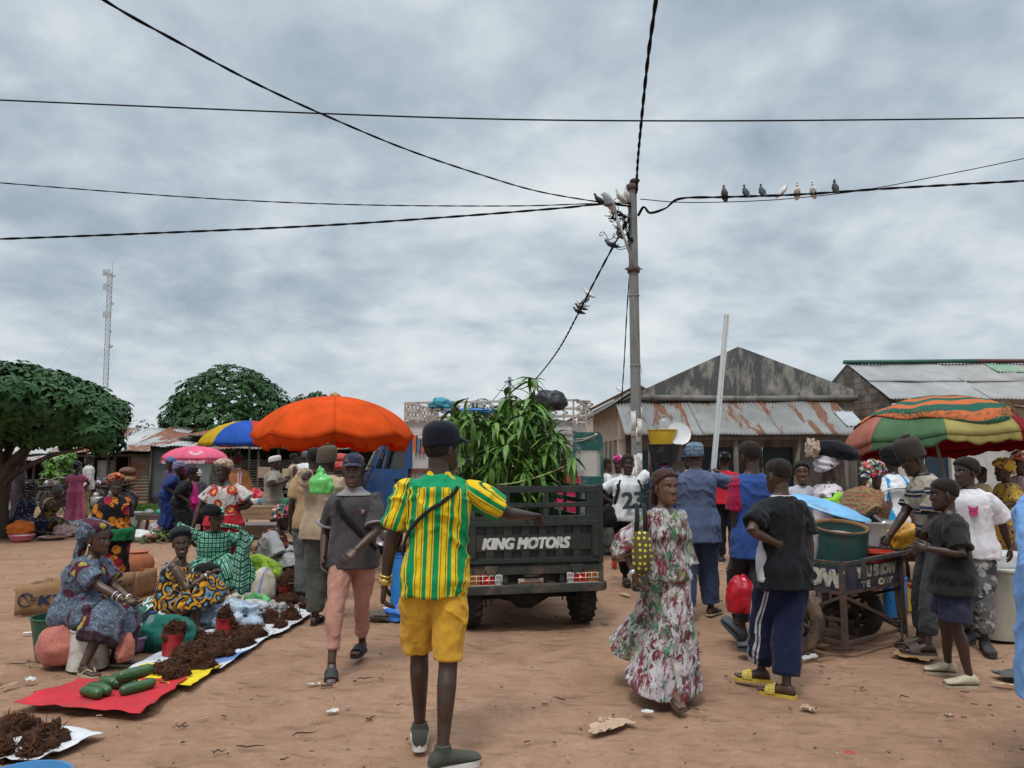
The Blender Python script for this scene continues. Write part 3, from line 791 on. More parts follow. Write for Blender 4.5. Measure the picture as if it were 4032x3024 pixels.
def ground():
 n = NT('red_sand'); co = n.coord('Object')
 a = n.noise(co, .35, 6, .6, .3); b = n.noise(co, 2.6, 8, .65, .3); c = n.noise(co, 28, 6, .7)
 col = n.ramp(n.math('ADD', n.math('MULTIPLY', a, .5), n.math('MULTIPLY', b, .5)), [(.34, (.215, .122, .076)), (.5, (.30, .178, .114)), (.66, (.375, .232, .155))])
 col = n.mix(n.mapr(c, .45, .75, 0, .35), col, (.17, .088, .055))
 vo = n.n('TexVoronoi', {'feature': 'F1'}, Vector=n.coord('Object', (16, 22, 16)), Scale=1.0, Randomness=1.0)
 q = n.n('SeparateColor', None, Color=vo.outputs['Color'])
 sp = n.math('MULTIPLY', n.mapr(vo.outputs['Distance'], .20, .12), n.mapr(q.outputs[0], .80, .82))
 col = n.mix(n.math('MULTIPLY', sp, .35), col, (.055, .032, .022))
 pale = n.math('MULTIPLY', n.mapr(vo.outputs['Distance'], .16, .10), n.mapr(q.outputs[1], .90, .92))
 col = n.mix(n.math('MULTIPLY', pale, .35), col, (.45, .36, .28))
 h = n.math('ADD', n.math('MULTIPLY', n.noise(n.coord('Object', (1, 2.2, 1)), 5, 7, .62, .6), 1.0), n.math('ADD', n.math('MULTIPLY', n.noise(co, 45, 4, .7), .22), n.math('MULTIPLY', sp, .25)))
 ft = n.n('TexVoronoi', {'feature': 'SMOOTH_F1'}, Vector=n.coord('Object', (4.2, 6.5, 1), rot=(0, 0, .4)), Scale=1.0, Randomness=1.0, Smoothness=.35)
 dent = n.mapr(ft.outputs['Distance'], .12, .42)
 col = n.mix(n.mapr(n.noise(n.coord('Object', (1, 1.6, 1), (4, 2, 0)), 7, 8, .68, .4), .50, .68, 0, .30), col, (.155, .085, .054))
 h = n.math('ADD', h, n.math('MULTIPLY', dent, 1.0)); n.bump(h, .7, .05)
 m = n.out(col, .95, .08)
 def axis(lim, near, step):
  a = list(np.arange(0, near, step)); x = near
  while x < lim: a.append(x); x *= 1.35
  a.append(lim); return a
 ax = axis(900, 6, .10); xs = np.array([-q for q in ax[:0:-1]]+ax)
 ys = np.array([-60, -25, -8, -2, .5]+list(np.arange(1.4, 13, .085))+[13*1.16**k for k in range(30)]); ys = np.unique(np.append(ys[ys < 900], 1200))
 X, Y = np.meshgrid(xs, ys); P = np.stack([X.ravel(), Y.ravel(), X.ravel()*0], -1)
 amp = np.clip((16-P[:, 1])/8, 0, 1)*np.clip((8-np.abs(P[:, 0]))/3, 0, 1)
 z = (.013*nz(P*np.array([2.1, 3.2, 1])) + .013*nz(P*np.array([4.5, 6, 1])+7) + .008*nz(P*np.array([9, 10, 1])+3))*amp
 P[:, 2] = z - .016
 W = len(xs); mb = MB(); mb.v = [tuple(q) for q in P]
 for i in range(len(ys)-1):
  for j in range(W-1): mb.f.append((i*W+j, i*W+j+1, (i+1)*W+j+1, (i+1)*W+j)); mb.m.append(0)
 o = mb.build('ground', m); tag(o, 'reddish brown trodden sand of the market square', 'ground', kind='structure')
ground()
def rusty(name, c=(.36, .37, .37), rust=(.19, .065, .028), amt=.3, sx=2.0, sy=.55, coord='Object', rough=.5, dirt=(.10, .075, .06), dirtamt=.25):
 k = ('r', name)
 if k in _MC: return _MC[k]
 n = NT(name); co = n.coord(coord)
 col = n.ramp(n.noise(co, 1.3, 6, .65), [(.3, tuple(x*.72 for x in c)), (.7, tuple(x*1.15 for x in c))])
 sheetv = n.noise(n.coord(coord, (1.2, .02, .02), (4, 0, 0)), 1, 1)
 col = n.mix(n.mapr(sheetv, .4, .6, 0, .3), col, tuple(x*.6 for x in c))
 r1 = n.noise(n.coord(coord, (sx, sy, sy), (2.3, 1.1, 5.2)), 1, 8, .62, .5)
 col = n.mix(n.mapr(r1, .72-.42*amt, .76-.42*amt), col, n.ramp(n.noise(co, 7, 5, .7), [(.3, tuple(x*.55 for x in rust)), (.7, tuple(x*1.35 for x in rust))]))
 d = n.noise(n.coord(coord, (3, .7, .7), (9, 3, 1)), 1, 7, .7, .3)
 col = n.mix(n.mapr(d, .75-.4*dirtamt, .95-.4*dirtamt, 0, .7), col, dirt)
 n.bump(n.noise(co, 30, 5), .2, .01)
 _MC[k] = n.out(col, n.mapr(r1, .4, .7, rough-.08, rough+.25), .4, 0); return _MC[k]
def stained(name, c, stain, amt=.4, streak=1.0, base=None, scale=1.2):
 k = ('st', name)
 if k in _MC: return _MC[k]
 n = NT(name); co = n.coord('Object')
 col = n.ramp(n.noise(co, 2.2, 7, .6), [(.3, tuple(x*.8 for x in c)), (.7, tuple(min(1, x*1.12) for x in c))])
 f = n.noise(n.coord('Object', (scale*2, scale*2, scale*(1-.75*streak))), 1, 9, .68, .35)
 col = n.mix(n.mapr(f, .70-.45*amt, .86-.45*amt, 0, .92), col, stain)
 f2 = n.noise(n.coord('Object', (5, 5, 3), (7, 2, 4)), 1, 8, .7, .3)
 col = n.mix(n.mapr(f2, .60, .66, 0, .5), col, tuple(x*.6 for x in c))
 n.bump(n.noise(co, 22, 6, .65), .4, .02)
 _MC[k] = n.out(col, .9, .15); return _MC[k]
def wood(name, c=(.20, .125, .075), ax='x', rough=.8):
 k = ('w', name)
 if k in _MC: return _MC[k]
 n = NT(name); sc = {'x': (1.5, 22, 22), 'y': (22, 1.5, 22), 'z': (22, 22, 1.5)}[ax]
 g = n.noise(n.coord('Object', sc), 1, 6, .6, .4); b = n.noise(n.coord('Object'), 4, 5)
 col = n.ramp(n.math('ADD', n.math('MULTIPLY', g, .6), n.math('MULTIPLY', b, .4)), [(.3, tuple(x*.5 for x in c)), (.5, c), (.7, tuple(x*1.45 for x in c))])
 n.bump(g, .35, .005); _MC[k] = n.out(col, rough, .2); return _MC[k]
def glass(name='window_glass', tint=(.75, .82, .80), alpha=.32, rough=.05):
 k = ('g', name)
 if k in _MC: return _MC[k]
 n = NT(name); n.put(n.b.inputs['Alpha'], alpha); _MC[k] = n.out(tint, rough, .6); return _MC[k]
def leafmat(name, c, back=None, rough=.5, var=.45):
 k = ('l', name)
 if k in _MC: return _MC[k]
 n = NT(name); r = n.n('NewGeometry').outputs['Random Per Island']
 col = n.ramp(r, [(0, tuple(x*(1-var) for x in c)), (.5, c), (1, (c[0]*(1+var*1.1), c[1]*(1+var*.8), c[2]*(1+var*.3)))])
 col = n.mix(n.mapr(n.noise(n.coord('Object'), 9, 4), .35, .7, 0, .35), col, tuple(x*.55 for x in c))
 n.put(n.b.inputs['Transmission Weight'], 0.0)
 _MC[k] = n.out(col, rough, .22); return _MC[k]
def corrug(mb, o, u, v, ul, vl, pitch=.09, amp=.012, sag=0.0, th=.004, wob=.012, seed=0, nv=6):
 o = Vector(o); u = Vector(u).normalized(); v = Vector(v).normalized(); n = u.cross(v); n = n if n.z > 0 or abs(n.z) < .05 else -n
 nu = int(ul/pitch*5)
 def fn(a, b):
  w = amp*math.sin(a*ul/pitch*2*math.pi) + wob*math.sin(a*ul*1.9+seed+b*2.3)*(.4+b) + wob*.6*math.sin(a*ul*4.7+seed*3+b*5)
  return o + u*(a*ul) + v*(b*vl + .25*wob*math.sin(a*ul*3.1+seed)) + n*w - Vector((0, 0, sag*math.sin(math.pi*b)))
 return mb.sheet(fn, nu, nv, th)
def lump(name, label, cat, loc, r, mat, amp=.18, freq=2.2, seed=0.0, rz=0.0, group=None, flat=.0, n=40, m=26, parent=None, power=1.0, kind=None):
 u = np.linspace(0, 2*np.pi, n, endpoint=False); ph = np.linspace(-1.55, 1.55, m)
 T, P = np.meshgrid(u, ph); d = np.stack([np.cos(P)*np.cos(T), np.cos(P)*np.sin(T), np.sin(P)], -1).reshape(-1, 3)
 k = 1 + amp*fbm(d*freq+seed+3.1, 4) + amp*.5*(1-np.abs(nz(d*freq*2.3+seed*2))*2)
 q = d*k[:, None]*np.array(r); z0 = -r[2]*(1-flat); q[:, 2] = np.maximum(q[:, 2], -r[2]*.62) + r[2]*.62
 mb = MB(); mb.rings([[Vector(q[i*n+j]) for j in range(n)] for i in range(m)])
 o = mb.build(name, mat, parent, loc=loc); o.rotation_euler = (0, 0, rz)
 if label: tag(o, label, cat, group, kind)
 return o
def spline(pts, n=8):
 P = [Vector(p) for p in pts]; P = [P[0]*2-P[1]]+P+[P[-1]*2-P[-2]]; out = []
 for i in range(1, len(P)-2):
  a, b, c, d = P[i-1:i+3]
  for k in range(n):
   t = k/n; out.append(.5*((2*b)+(c-a)*t+(2*a-5*b+4*c-d)*t*t+(3*b-a-3*c+d)*t**3))
 out.append(P[-2]); return out
def leaf(mb, base, d, nrm, L, w, droop=.35, fold=.25, nseg=4):
 d = d.normalized(); s = d.cross(nrm)
 if s.length < 1e-4: s = Vector((1, 0, 0))
 s.normalize(); up = s.cross(d).normalized(); b = len(mb.v)
 ws = {3: (0.1, 1, .75, 0), 4: (.12, .85, 1, .62, 0), 5: (.1, .7, 1, .92, .55, 0)}[nseg]
 for i in range(nseg+1):
  t = i/nseg; c = base + d*(L*t*(1-.12*droop*t)) + up*(-droop*L*t*t) ; q = w/2*ws[i]
  mb.v += [tuple(c - s*q + up*fold*q), tuple(c), tuple(c + s*q + up*fold*q)]
 for i in range(nseg):
  a = b+i*3
  mb.f += [(a, a+1, a+4, a+3), (a+1, a+2, a+5, a+4)]; mb.m += [mb.cur]*2
M_LEAF = leafmat('broad_leaf', (.026, .072, .020), rough=.62); M_LEAF2 = leafmat('distant_leaf', (.022, .055, .020), rough=.5); M_MANGO = leafmat('mango_leaf', (.10, .205, .038), rough=.38, var=.5)
M_BARK = stained('bark', (.085, .062, .048), (.03, .024, .02), .45)
def box_part(name, mat, parent, c, d, rz=0, bev=.006, rot=None):
 mb = MB(); mb.box(c, d, rot if rot is not None else (Matrix.Rotation(R_(rz), 3, 'Z') if rz else None), bev); return mb.build(name, mat, parent, angle=40)
def lathe_part(name, mat, parent, prof, c=(0, 0, 0), n=28, wob=0.0, rot=None):
 mb = MB(); mb.lathe(prof, c, n, rot, True, wob); return mb.build(name, mat, parent, angle=50)
PLASTIC = lambda nm, c, **k: paint('plastic_'+nm, c, .35, .12, 6, (.16, .10, .07), .18, spec=.45, bump=.03, **k)
def vessel(name, label, cat, loc, r0, r1, h, mat, inner=None, rim=.008, fill=None, fillmat=None, group=None, handle=None, wob=.0, lid=None):
 t = thing(name, label, cat, loc, rnd.uniform(0, 6), group); w = .006
 lathe_part('shell', mat, t, [(r0*.92, 0), (r0, .006), (r0+(r1-r0)*.5, h*.5), (r1, h-.012), (r1+rim, h-.008), (r1+rim, h), (r1-w, h+.001), (r0+(r1-r0)*.5-w, h*.5), (r0-w, .012), (.004, .012)], wob=wob)
 if fill: lathe_part('contents', fillmat, t, [(.01, fill*.6), (r0*.8, fill*.7), (r0+(r1-r0)*fill/h-w-.004, fill), (r1*.4, fill+.02), (.01, fill+.03)], wob=.05)
 if lid:
  lathe_part('lid', lid, t, [(r1+rim+.004, h-.006), (r1+rim+.006, h+.014), (r1*.9, h+.018), (r1*.85, h+.012), (.01, h+.012)])
 if handle:
  mb = MB(); mb.tube([(r1*math.cos(a), handle[0]*math.sin(a)*.0+handle[1]*0, h-.02+ (handle[0]*math.sin(a))) for a in np.linspace(0, math.pi, 15)], .004, 6); mb.build('handle', M_STEEL, t)
 return t
M_STEEL = paint('bare_steel', (.35, .35, .35), .35, .2, 8, (.12, .07, .04), .3, metal=.7)
M_RUSTY = paint('rusted_bar', (.055, .042, .036), .7, .3, 12, (.13, .055, .028), .45, bump=.15)
M_BLACK = paint('black_rubber', (.016, .015, .015), .75, .2, 10, (.09, .06, .042), .35, bump=.1)
def wheel(mb_t, mb_r, c, ax, r, w, rimr, lugs=0):
 ax = Vector(ax).normalized(); q = Vector((0, 0, 1)).rotation_difference(ax).to_matrix()
 mb_t.lathe([(rimr, -w*.42), (r*.86, -w*.5), (r*.97, -w*.40), (r, -w*.2), (r, w*.2), (r*.97, w*.40), (r*.86, w*.5), (rimr, w*.42)], c, 40, q, cap=False)
 for i in range(lugs):
  for sd in (-1, 1):
   a = 2*math.pi*(i+.25*sd)/lugs; d = q @ Vector((math.cos(a), math.sin(a), 0)); tg = q @ Vector((-math.sin(a), math.cos(a), 0))
   rot = Matrix((tg, ax, d)).transposed(); mb_t.box(Vector(c)+d*(r+.001)+ax*(sd*w*.24), (2*math.pi*r/lugs*.62, w*.40, .022), rot @ Matrix.Rotation(R_(24*sd), 3, 'Z'))
 mb_r.lathe([(rimr, -w*.40), (rimr*1.03, -w*.43), (rimr*.92, -w*.3), (rimr*.5, -w*.15), (rimr*.35, -w*.30), (.001, -w*.30)], c, 30, q, cap=False)
 mb_r.lathe([(rimr, w*.40), (rimr*1.03, w*.43), (rimr*.92, w*.3), (rimr*.5, w*.15), (rimr*.35, w*.30), (.001, w*.30)], c, 30, q, cap=False)
M_CONC = stained('pole_concrete', (.20, .205, .20), (.10, .10, .10), .35, scale=2)
M_CABLE = paint('cable_black', (.010, .011, .013), .8, .1, bump=0, spec=.05)
M_GALV = rusty('galvanised', (.36, .37, .38), amt=.12)
M_PAPER = paint('poster_paper', (.62, .62, .60), .85, .15, 5, (.25, .22, .19), .45)
PX, PD = (2505-2016)/FPX*19.0, 19.0
PTOP = at(2505, 735, PD).z
def pole():
 t = thing('utility_pole', 'tall grey concrete power pole with torn white posters round its foot', 'utility pole', (PX, PD, 0))
 mb = MB(); mb.tube([(0, 0, -.2), (0, 0, PTOP)], [.150, .118], 8, up=(.38, .92, 0)); mb.build('shaft', M_CONC, t, smooth=False)
 for z, r in ((PTOP-.03, .15), (PTOP-2.27, .155)):
  mb = MB(); mb.lathe([(r-.03, -.07), (r+.012, -.07), (r+.012, .07), (r-.03, .07)], (0, 0, z), 16)
  if z > PTOP-1: mb.box((.05, 0, PTOP+.12), (.22, .10, .10)); mb.ell((.08, -.02, PTOP+.16), (.13, .09, .07)); mb.build('clamp', M_RUSTY, t)
 mb.box((.17, -.02, PTOP-2.25), (.10, .03, .03)); mb.box((-.17, -.02, PTOP-2.25), (.10, .03, .05))
 mb.build('clamp', M_RUSTY, t)
 for k, (z0, z1) in enumerate(((1.0, 1.95), (2.02, 3.05))):
  mb = MB()
  for q in range(5):
   a = rnd.uniform(-2.6, -.4); h = (z1-z0)*rnd.uniform(.35, .6); zz = rnd.uniform(z0, z1-h); w = rnd.uniform(.35, .6)
   mb.sheet(lambda u, v: ((.158+.002*q)*math.cos(a+(u-.5)*w*2), (.158+.002*q)*math.sin(a+(u-.5)*w*2), zz+h*v), 5, 2, .002)
  mb.build('poster', M_PAPER, t)
 mb = MB()
 for z in (4.05, 5.9):
  mb.lathe([(.142, -.012), (.152, 0), (.142, .012)], (0, 0, z), 14, cap=False)
 mb.tube(spline([(-.05, -.15, 5.85), (.02, -.16, 4.8), (.11, -.15, 4.05), (.14, -.15, 3.8)]), .008, 5); mb.build('rope', paint('old_rope', (.30, .27, .24), .9), t)
 for k in range(7):
  pass
 mb = MB(); r2 = random.Random(3)
 for k in range(16):
  c = Vector((-.42+r2.uniform(-.35, .3), -.12+r2.uniform(-.15, .15), PTOP-1.0+r2.uniform(-.75, .3))); rr = r2.uniform(.08, .24); ph = r2.uniform(0, 6)
  mb.tube([c + Vector((rr*math.cos(a+ph), .1*math.sin(a*2), rr*.8*math.sin(a+ph)+.05*a)) for a in np.linspace(0, r2.uniform(3.5, 6.4), 14)], .010, 5)
 for k in range(9):
  a = Vector((r2.uniform(-.9, -.3), -.1, PTOP-.75+r2.uniform(-.2, .2))); mb.tube(spline([a, a+Vector((.25, -.05, -.12)), (-.12, -.13, PTOP-.9-r2.uniform(0, .8))]), .012, 5)
 for k in range(6): mb.box((-.55+.1*k, -.12, PTOP-.85-.12*k+r2.uniform(-.1, .1)), (.06, .05, .12), Matrix.Rotation(r2.uniform(-1, 1), 3, 'Y'), .01)
 mb.build('wire_bundle', M_CABLE, t)
 l = thing('street_lamp', 'grey cobra head street lamp on a slanted arm clamped to the power pole', 'street lamp', (PX, PD-.16, PTOP-2.25))
 e = at(2420, 832, PD-.45) - l.location
 mb = MB(); mb.tube([(0, 0, 0), (e.x*.5, e.y*.5, e.z*.52), (e.x, e.y, e.z)], .034, 10); mb.build('arm', M_GALV, l)
 ax = Vector((e.x, e.y*.6, e.z*.62)).normalized(); q = Vector((0, 0, 1)).rotation_difference(ax).to_matrix(); o = Vector(e)
 mb = MB(); mb.tube([o-ax*.05, o+ax*.06, o+ax*.25, o+ax*.45, o+ax*.56], [(.05, .04), (.11, .075), (.165, .09), (.15, .075), (.07, .03)], 16, up=(0, 0, 1)); mb.build('lamp_head', paint('lamp_grey', (.36, .38, .38), .5), l)
 mb = MB(); d = Vector((.0, -.02, -.075)); mb.ell(o+ax*.27+d, (.16, .13, .05), 14, 8, None); mb.build('lamp_lens', paint('lamp_lens', (.10, .11, .12), .2), l)
pole()
def cable(label, pts, r=.013, twist=0, group='overhead cables', n=10, turns=1.3):
 P = spline(pts, n); mb = MB()
 if not twist: mb.tube(P, r, 6)
 else:
  Q = []
  for i in range(len(P)-1):
   k = max(1, int((P[i+1]-P[i]).length/.09))
   for j in range(k): Q.append(P[i].lerp(P[i+1], j/k))
  Q.append(P[-1]); L = 0; s = [[] for _ in range(twist)]
  for i, p in enumerate(Q):
   if i: L += (Q[i]-Q[i-1]).length
   t, u, w = frame_from(Q[min(i+1, len(Q)-1)]-Q[max(0, i-1)], Vector((0, 0, 1)))
   for k in range(twist):
    a = L*2*math.pi*turns/1.6 + k*2*math.pi/twist; s[k].append(p+u*(r*.72*math.cos(a))+w*(r*.72*math.sin(a)))
  for st in s: mb.tube(st, r*1.1, 6)
 o = mb.build('power_cable', M_CABLE); tag(o, label, 'cable', group); return o
a9 = lambda x, y, D=PD-.2: at(x, y, D)
cable('thick twisted cable rising from the pole top straight over the viewer', [at(2506, 760, 18.9), at(2510, 650, 16.5), at(2525, 480, 13.6), at(2550, 240, 11.2), at(2583, 0, 9.4), at(2640, -380, 7.4), (1.2, 3.5, 8.6), (.6, -2, 8.7)], .018, 2)
cable('taut black cable crossing the whole sky from side to side without touching the pole', [at(-900, 352, 13.5), at(0, 394, 13), at(1270, 447, 12.6), at(2000, 470, 12.5), at(2700, 476, 12.5), at(3400, 472, 12.6), at(4032, 464, 13), at(4900, 448, 13.5)], .014, 0)
cable('pair of wires swooping from the upper left of the sky down to the pole', [at(150, -200, 6.6), at(410, 0, 7.4), at(700, 165, 8.6), at(1000, 325, 10.2), at(1270, 450, 11.8), at(1600, 588, 13.8), at(1900, 690, 15.8), at(2130, 756, 17.4), at(2390, 800, 18.8), at(2490, 812, 18.9)], .011, 2)
cable('thin wire running nearly level from the left to the pole just below its lamp', [at(-600, 670, 19), at(0, 720, 19), at(800, 780, 18.9), at(1400, 806, 18.9), at(2000, 811, 18.9), at(2300, 803, 18.9), at(2490, 800, 18.9)], .010, 2)
cable('heavy twisted cable sagging low across the left half of the sky to the pole', [at(-700, 962, 18.9), at(0, 941, 18.9), at(700, 914, 18.9), at(1300, 886, 18.8), at(1800, 852, 18.8), at(2200, 820, 18.8), at(2380, 803, 18.8), at(2480, 812, 18.9)], .018, 2)
cable('thick cable going right from the pole with seven pigeons perched on it', [at(2512, 850, 18.8), at(2535, 815, 18.7), at(2560, 838, 18.6), at(2620, 820, 18.5), at(2680, 782, 18.4), at(2850, 776, 18.4), at(3100, 768, 18.4), at(3300, 756, 18.4), at(3500, 742, 18.4), at(4032, 712, 18.4), at(4800, 670, 18.4)], .020, 2)
cable('thin wire beneath the pigeons that climbs away to the upper right', [at(2520, 784, 18.9), at(2700, 797, 19), at(3000, 790, 19), at(3250, 768, 19), at(3440, 742, 19), at(3700, 692, 19), at(4032, 624, 19), at(4500, 520, 19)], .012, 0)
cable('cable dropping steeply from the pole to the small far pole', [at(2478, 860, 18.8), at(2420, 960, 19.4), at(2340, 1110, 21), at(2280, 1228, 23), at(2200, 1375, 28), at(2120, 1480, 34), at(2070, 1524, 39), at(2030, 1530, 43), at(2004, 1500, 46)], .018, 2)
cable('slack wire hanging down the left side of the pole to the eaves', [at(2483, 1040, 19), at(2470, 1200, 19.2), at(2458, 1420, 20), at(2448, 1575, 21.5)], .010, 2)
cable('short wire falling left from the small far pole', [at(2002, 1500, 46), at(1975, 1535, 46), at(1938, 1580, 46)], .02, 0)
def farpole():
 t = thing('utility_pole', 'small distant grey power pole above the mango saplings', 'utility pole', (at(2007, 1600, 46).x, 46, 0))
 z = at(2007, 1484, 46).z
 mb = MB(); mb.tube([(0, 0, -.2), (0, 0, z)], .10, 8); mb.build('shaft', M_CONC, t)
 mb = MB(); mb.bar((-.35, -.1, z-.35), (.25, -.1, z-.2), .06); mb.build('bracket', M_RUSTY, t)
farpole()
M_BIRD = {'dark': paint('pigeon_slate', (.018, .021, .026), .6, .35, 30), 'white': paint('pigeon_white', (.60, .60, .58), .7, .2, 30), 'grey': paint('pigeon_grey', (.11, .105, .10), .65, .4, 30)}
M_BEAK = paint('beak', (.10, .075, .06), .5)
def pigeon(label, foot, yaw, kind, pitch=0.0, s=1.0, tuck=False):
 t = thing('pigeon', label, 'pigeon', foot, R_(yaw), 'pigeons on the wires'); t.scale = (s, s, s)
 rot = Matrix.Rotation(R_(pitch), 3, 'X')
 def P(y, z, x=0): return rot @ Vector((x, y, z))
 mb = MB()
 hd = [(.080, .225, .030), (.092, .262, .030), (.10, .278, .020)] if not tuck else [(.09, .175, .034), (.075, .16, .03), (.05, .165, .02)]
 prof = [(-.215, -.052, .012), (-.17, -.030, .030), (-.10, .020, .045), (-.04, .072, .062), (.025, .120, .068), (.062, .165, .054), (.076, .198, .036)] + hd
 mb.tube([P(y, z+.03) for y, z, r in prof], [(r*(1.25 if i < 2 else 1.05), r*(.45 if i < 2 else 1)) for i, (y, z, r) in enumerate(prof)], 14, up=(0, 0, 1));
 if not tuck: mb.ell(P(.098, .294), .026, 10, 8)
 for k in (-1, 1): mb.tube([P(.0, .10, k*.025), P(.005, .02, k*.022), Vector((k*.02, .02, -.01))], .006, 5)
 mb.build('body', M_BIRD[kind], t)
 for k in (-1, 1):
  mb = MB(); mb.tube([P(.055, .165, k*.052), P(.0, .12, k*.072), P(-.09, .045, k*.062), P(-.19, -.022, k*.030)], [(.014, .03), (.018, .052), (.014, .040), (.006, .012)], 10, up=rot @ Vector((0, .6, 1))); mb.build('wing', M_BIRD[kind], t)
 if not tuck:
  mb = MB(); mb.tube([P(.118, .292), P(.142, .282), P(.150, .276)], [.008, .006, .002], 6); mb.build('beak', M_BEAK, t)
for (x, y, D, yaw, kind, pt, tk, lb) in [
 (2852, 778, 18.4, 150, 'grey', 12, False, 'grey brown pigeon nearest the pole on the right hand cable'),
 (2933, 775, 18.4, 20, 'dark', 15, False, 'dark pigeon second from the pole on the right hand cable'),
 (2998, 772, 18.4, 15, 'dark', 15, False, 'small dark pigeon beside the preening white one, on its pole side'),
 (3086, 769, 18.4, -110, 'white', 5, True, 'white pigeon preening with its tail held out on the cable'),
 (3140, 766, 18.4, 165, 'white', 18, False, 'upright white pigeon just right of the preening one'),
 (3200, 763, 18.4, 140, 'white', 18, False, 'upright cream pigeon last of the three pale birds on the cable'),
 (3284, 757, 18.4, 10, 'dark', 25, False, 'dark slim pigeon sitting alone at the right end of the row'),
 (2362, 806, 18.7, 100, 'dark', -8, False, 'dark green pigeon farthest left on the cable by the lamp'),
 (2398, 804, 18.7, 100, 'dark', -18, False, 'dark pigeon perched on the back of the street lamp'),
 (2443, 792, 18.7, 120, 'white', -5, False, 'white pigeon on the wire tangle facing the lamp'),
 (2465, 786, 18.8, 160, 'white', 10, False, 'white pigeon on the wire tangle close against the pole'),
 (2436, 940, 19.2, 40, 'grey', 12, False, 'mottled pigeon highest on the steep drop cable'),
 (2413, 980, 19.5, 80, 'dark', -20, False, 'dark pigeon second highest on the steep drop cable'),
 (2319, 1172, 22, 80, 'white', -5, False, 'white pigeon at the head of the cluster low on the drop cable'),
 (2304, 1198, 22.4, -80, 'grey', -10, False, 'grey pigeon squeezed second in the cluster low on the drop cable'),
 (2298, 1212, 22.7, 75, 'white', -20, False, 'white pigeon in the middle of the cluster low on the drop cable'),
 (2291, 1225, 23, 80, 'dark', -20, False, 'dark pigeon fourth in the cluster low on the drop cable'),
 (2282, 1240, 23.2, 80, 'dark', -18, False, 'dark pigeon lowest of the cluster on the drop cable'),
 (2434, 1541, 33, 60, 'white', 5, False, 'white pigeon standing on the pale roof left of the pole')]:
 pigeon(lb, at(x, y, D), yaw, kind, pt, 1.0, tk)
def mast():
 D = 165; b = at(402, 1810, D); top = at(433, 1050, D); H = top.z
 t = thing('radio_mast', 'tall slender lattice telecom mast with dishes far behind the left trees', 'mast', (at(418, 1500, D).x, D, 0))
 st = M_GALV; mb = MB(); w = .62
 L = [(w*math.cos(a), w*math.sin(a)) for a in (-.6, 1.5, 3.6)]; lean = (top.x-b.x)/H
 q = lambda k, z: Vector((L[k % 3][0]+lean*(z-H*.5), L[k % 3][1], z))
 for k in range(3): mb.bar(q(k, 0), q(k, H-1.0), .10)
 z = 0; i = 0
 while z < H-2.2:
  for k in range(3):
   mb.bar(q(k, z), q(k+1, z+1.1), .055); mb.bar(q(k+1, z), q(k, z+1.1), .05); mb.bar(q(k, z+1.1), q(k+1, z+1.1), .05)
  z += 1.1
 mb.bar(q(0, H-1), q(0, H+1.2), .06); mb.build('lattice', paint('mast_steel', (.30, .32, .34), .6), t, smooth=False)
 for px, py, r in ((418, 1078, .62), (446, 1085, .5), (442, 1195, .38), (437, 1305, .3), (436, 1363, .52), (424, 1125, .3)):
  p = at(px, py, D) - t.location; mb = MB()
  mb.lathe([(.01, -.12), (r*.7, -.06), (r, .12), (r*.98, .2), (.01, .26)], p, 18, Matrix.Rotation(R_(75), 3, 'X') @ Matrix.Rotation(R_(20), 3, 'Y')); mb.build('dish', paint('dish_grey', (.42, .45, .46), .5), t)
 for py, n in ((1075, 4), (1130, 3), (1240, 4)):
  for k in range(n):
   p = at(420+k*8-8, py, D)-t.location; box_part('antenna_panel', paint('dish_grey', (.42, .45, .46), .5), t, p+Vector((0, -.5, 0)), (.28, .2, 1.5))
 for zz, dx, dy in ((H*.85, 26, -10), (H*.85, -24, -8), (H*.6, 24, -12), (H*.6, -22, -8), (H*.9, -10, 20)):
  mb = MB(); mb.tube([q(0, zz), Vector((dx, dy, 0))], .018, 4); mb.build('guy_wire', M_STEEL, t)
mast()
def tree(name, label, loc, lobes, nl, L, mat, trunk, limbs, seed=1, rosette=7, name_group=None, wd=.55, droop=.5, inner=.25):
 r = random.Random(seed); t = thing(name, label, 'tree', loc, 0, name_group); mb = MB(); N = len(lobes)
 wsum = sum(l[3]*l[4] for l in lobes); pts = []
 for (cx, cy, cz, rx, rz) in lobes:
  for _ in range(int(nl*rx*rz/wsum)):
   while True:
    d = Vector((r.gauss(0, 1), r.gauss(0, 1), r.gauss(0, 1))).normalized()
    if d.z > -.75 or r.random() < .3: break
   k = 1.0 + r.gauss(0, .05) if r.random() > inner else r.uniform(.45, .95)
   p = Vector((cx+d.x*rx*k, cy+d.y*rx*k, cz+d.z*rz*k))
   if any(((p.x-a)/c)**2+((p.y-b)/c)**2+((p.z-e)/f)**2 < .55 for (a, b, e, c, f) in lobes): continue
   nrm = (Vector((d.x/rx, d.y/rx, d.z/rz)).normalized()*.8 + Vector((0, 0, .45))).normalized(); a0 = r.uniform(0, 6.28)
   _, u, w = frame_from(nrm, Vector((r.random()-.5, r.random()-.5, r.random()-.5)))
   for q in range(rosette):
    a = a0+q*2.4; tilt = r.uniform(.15, .75)
    dd = (u*math.cos(a)+w*math.sin(a)+nrm*tilt*.8 + Vector((0, 0, -.25))).normalized(); ll = L*r.uniform(.65, 1.15)
    leaf(mb, p+dd*.02, dd, nrm, ll, ll*wd, r.uniform(.5, 1.3)*droop, .3, 3)
 mb.build('crown', mat, t)
 mb = MB(); mb.tube(spline(trunk[0], 6), spline_r(trunk[1], 6), 12)
 for P, a, b in limbs:
  S = spline(P, 5); mb.tube(S, [a+(b-a)*i/(len(S)-1) for i in range(len(S))], 7)
 mb.build('trunk', M_BARK, t); return t
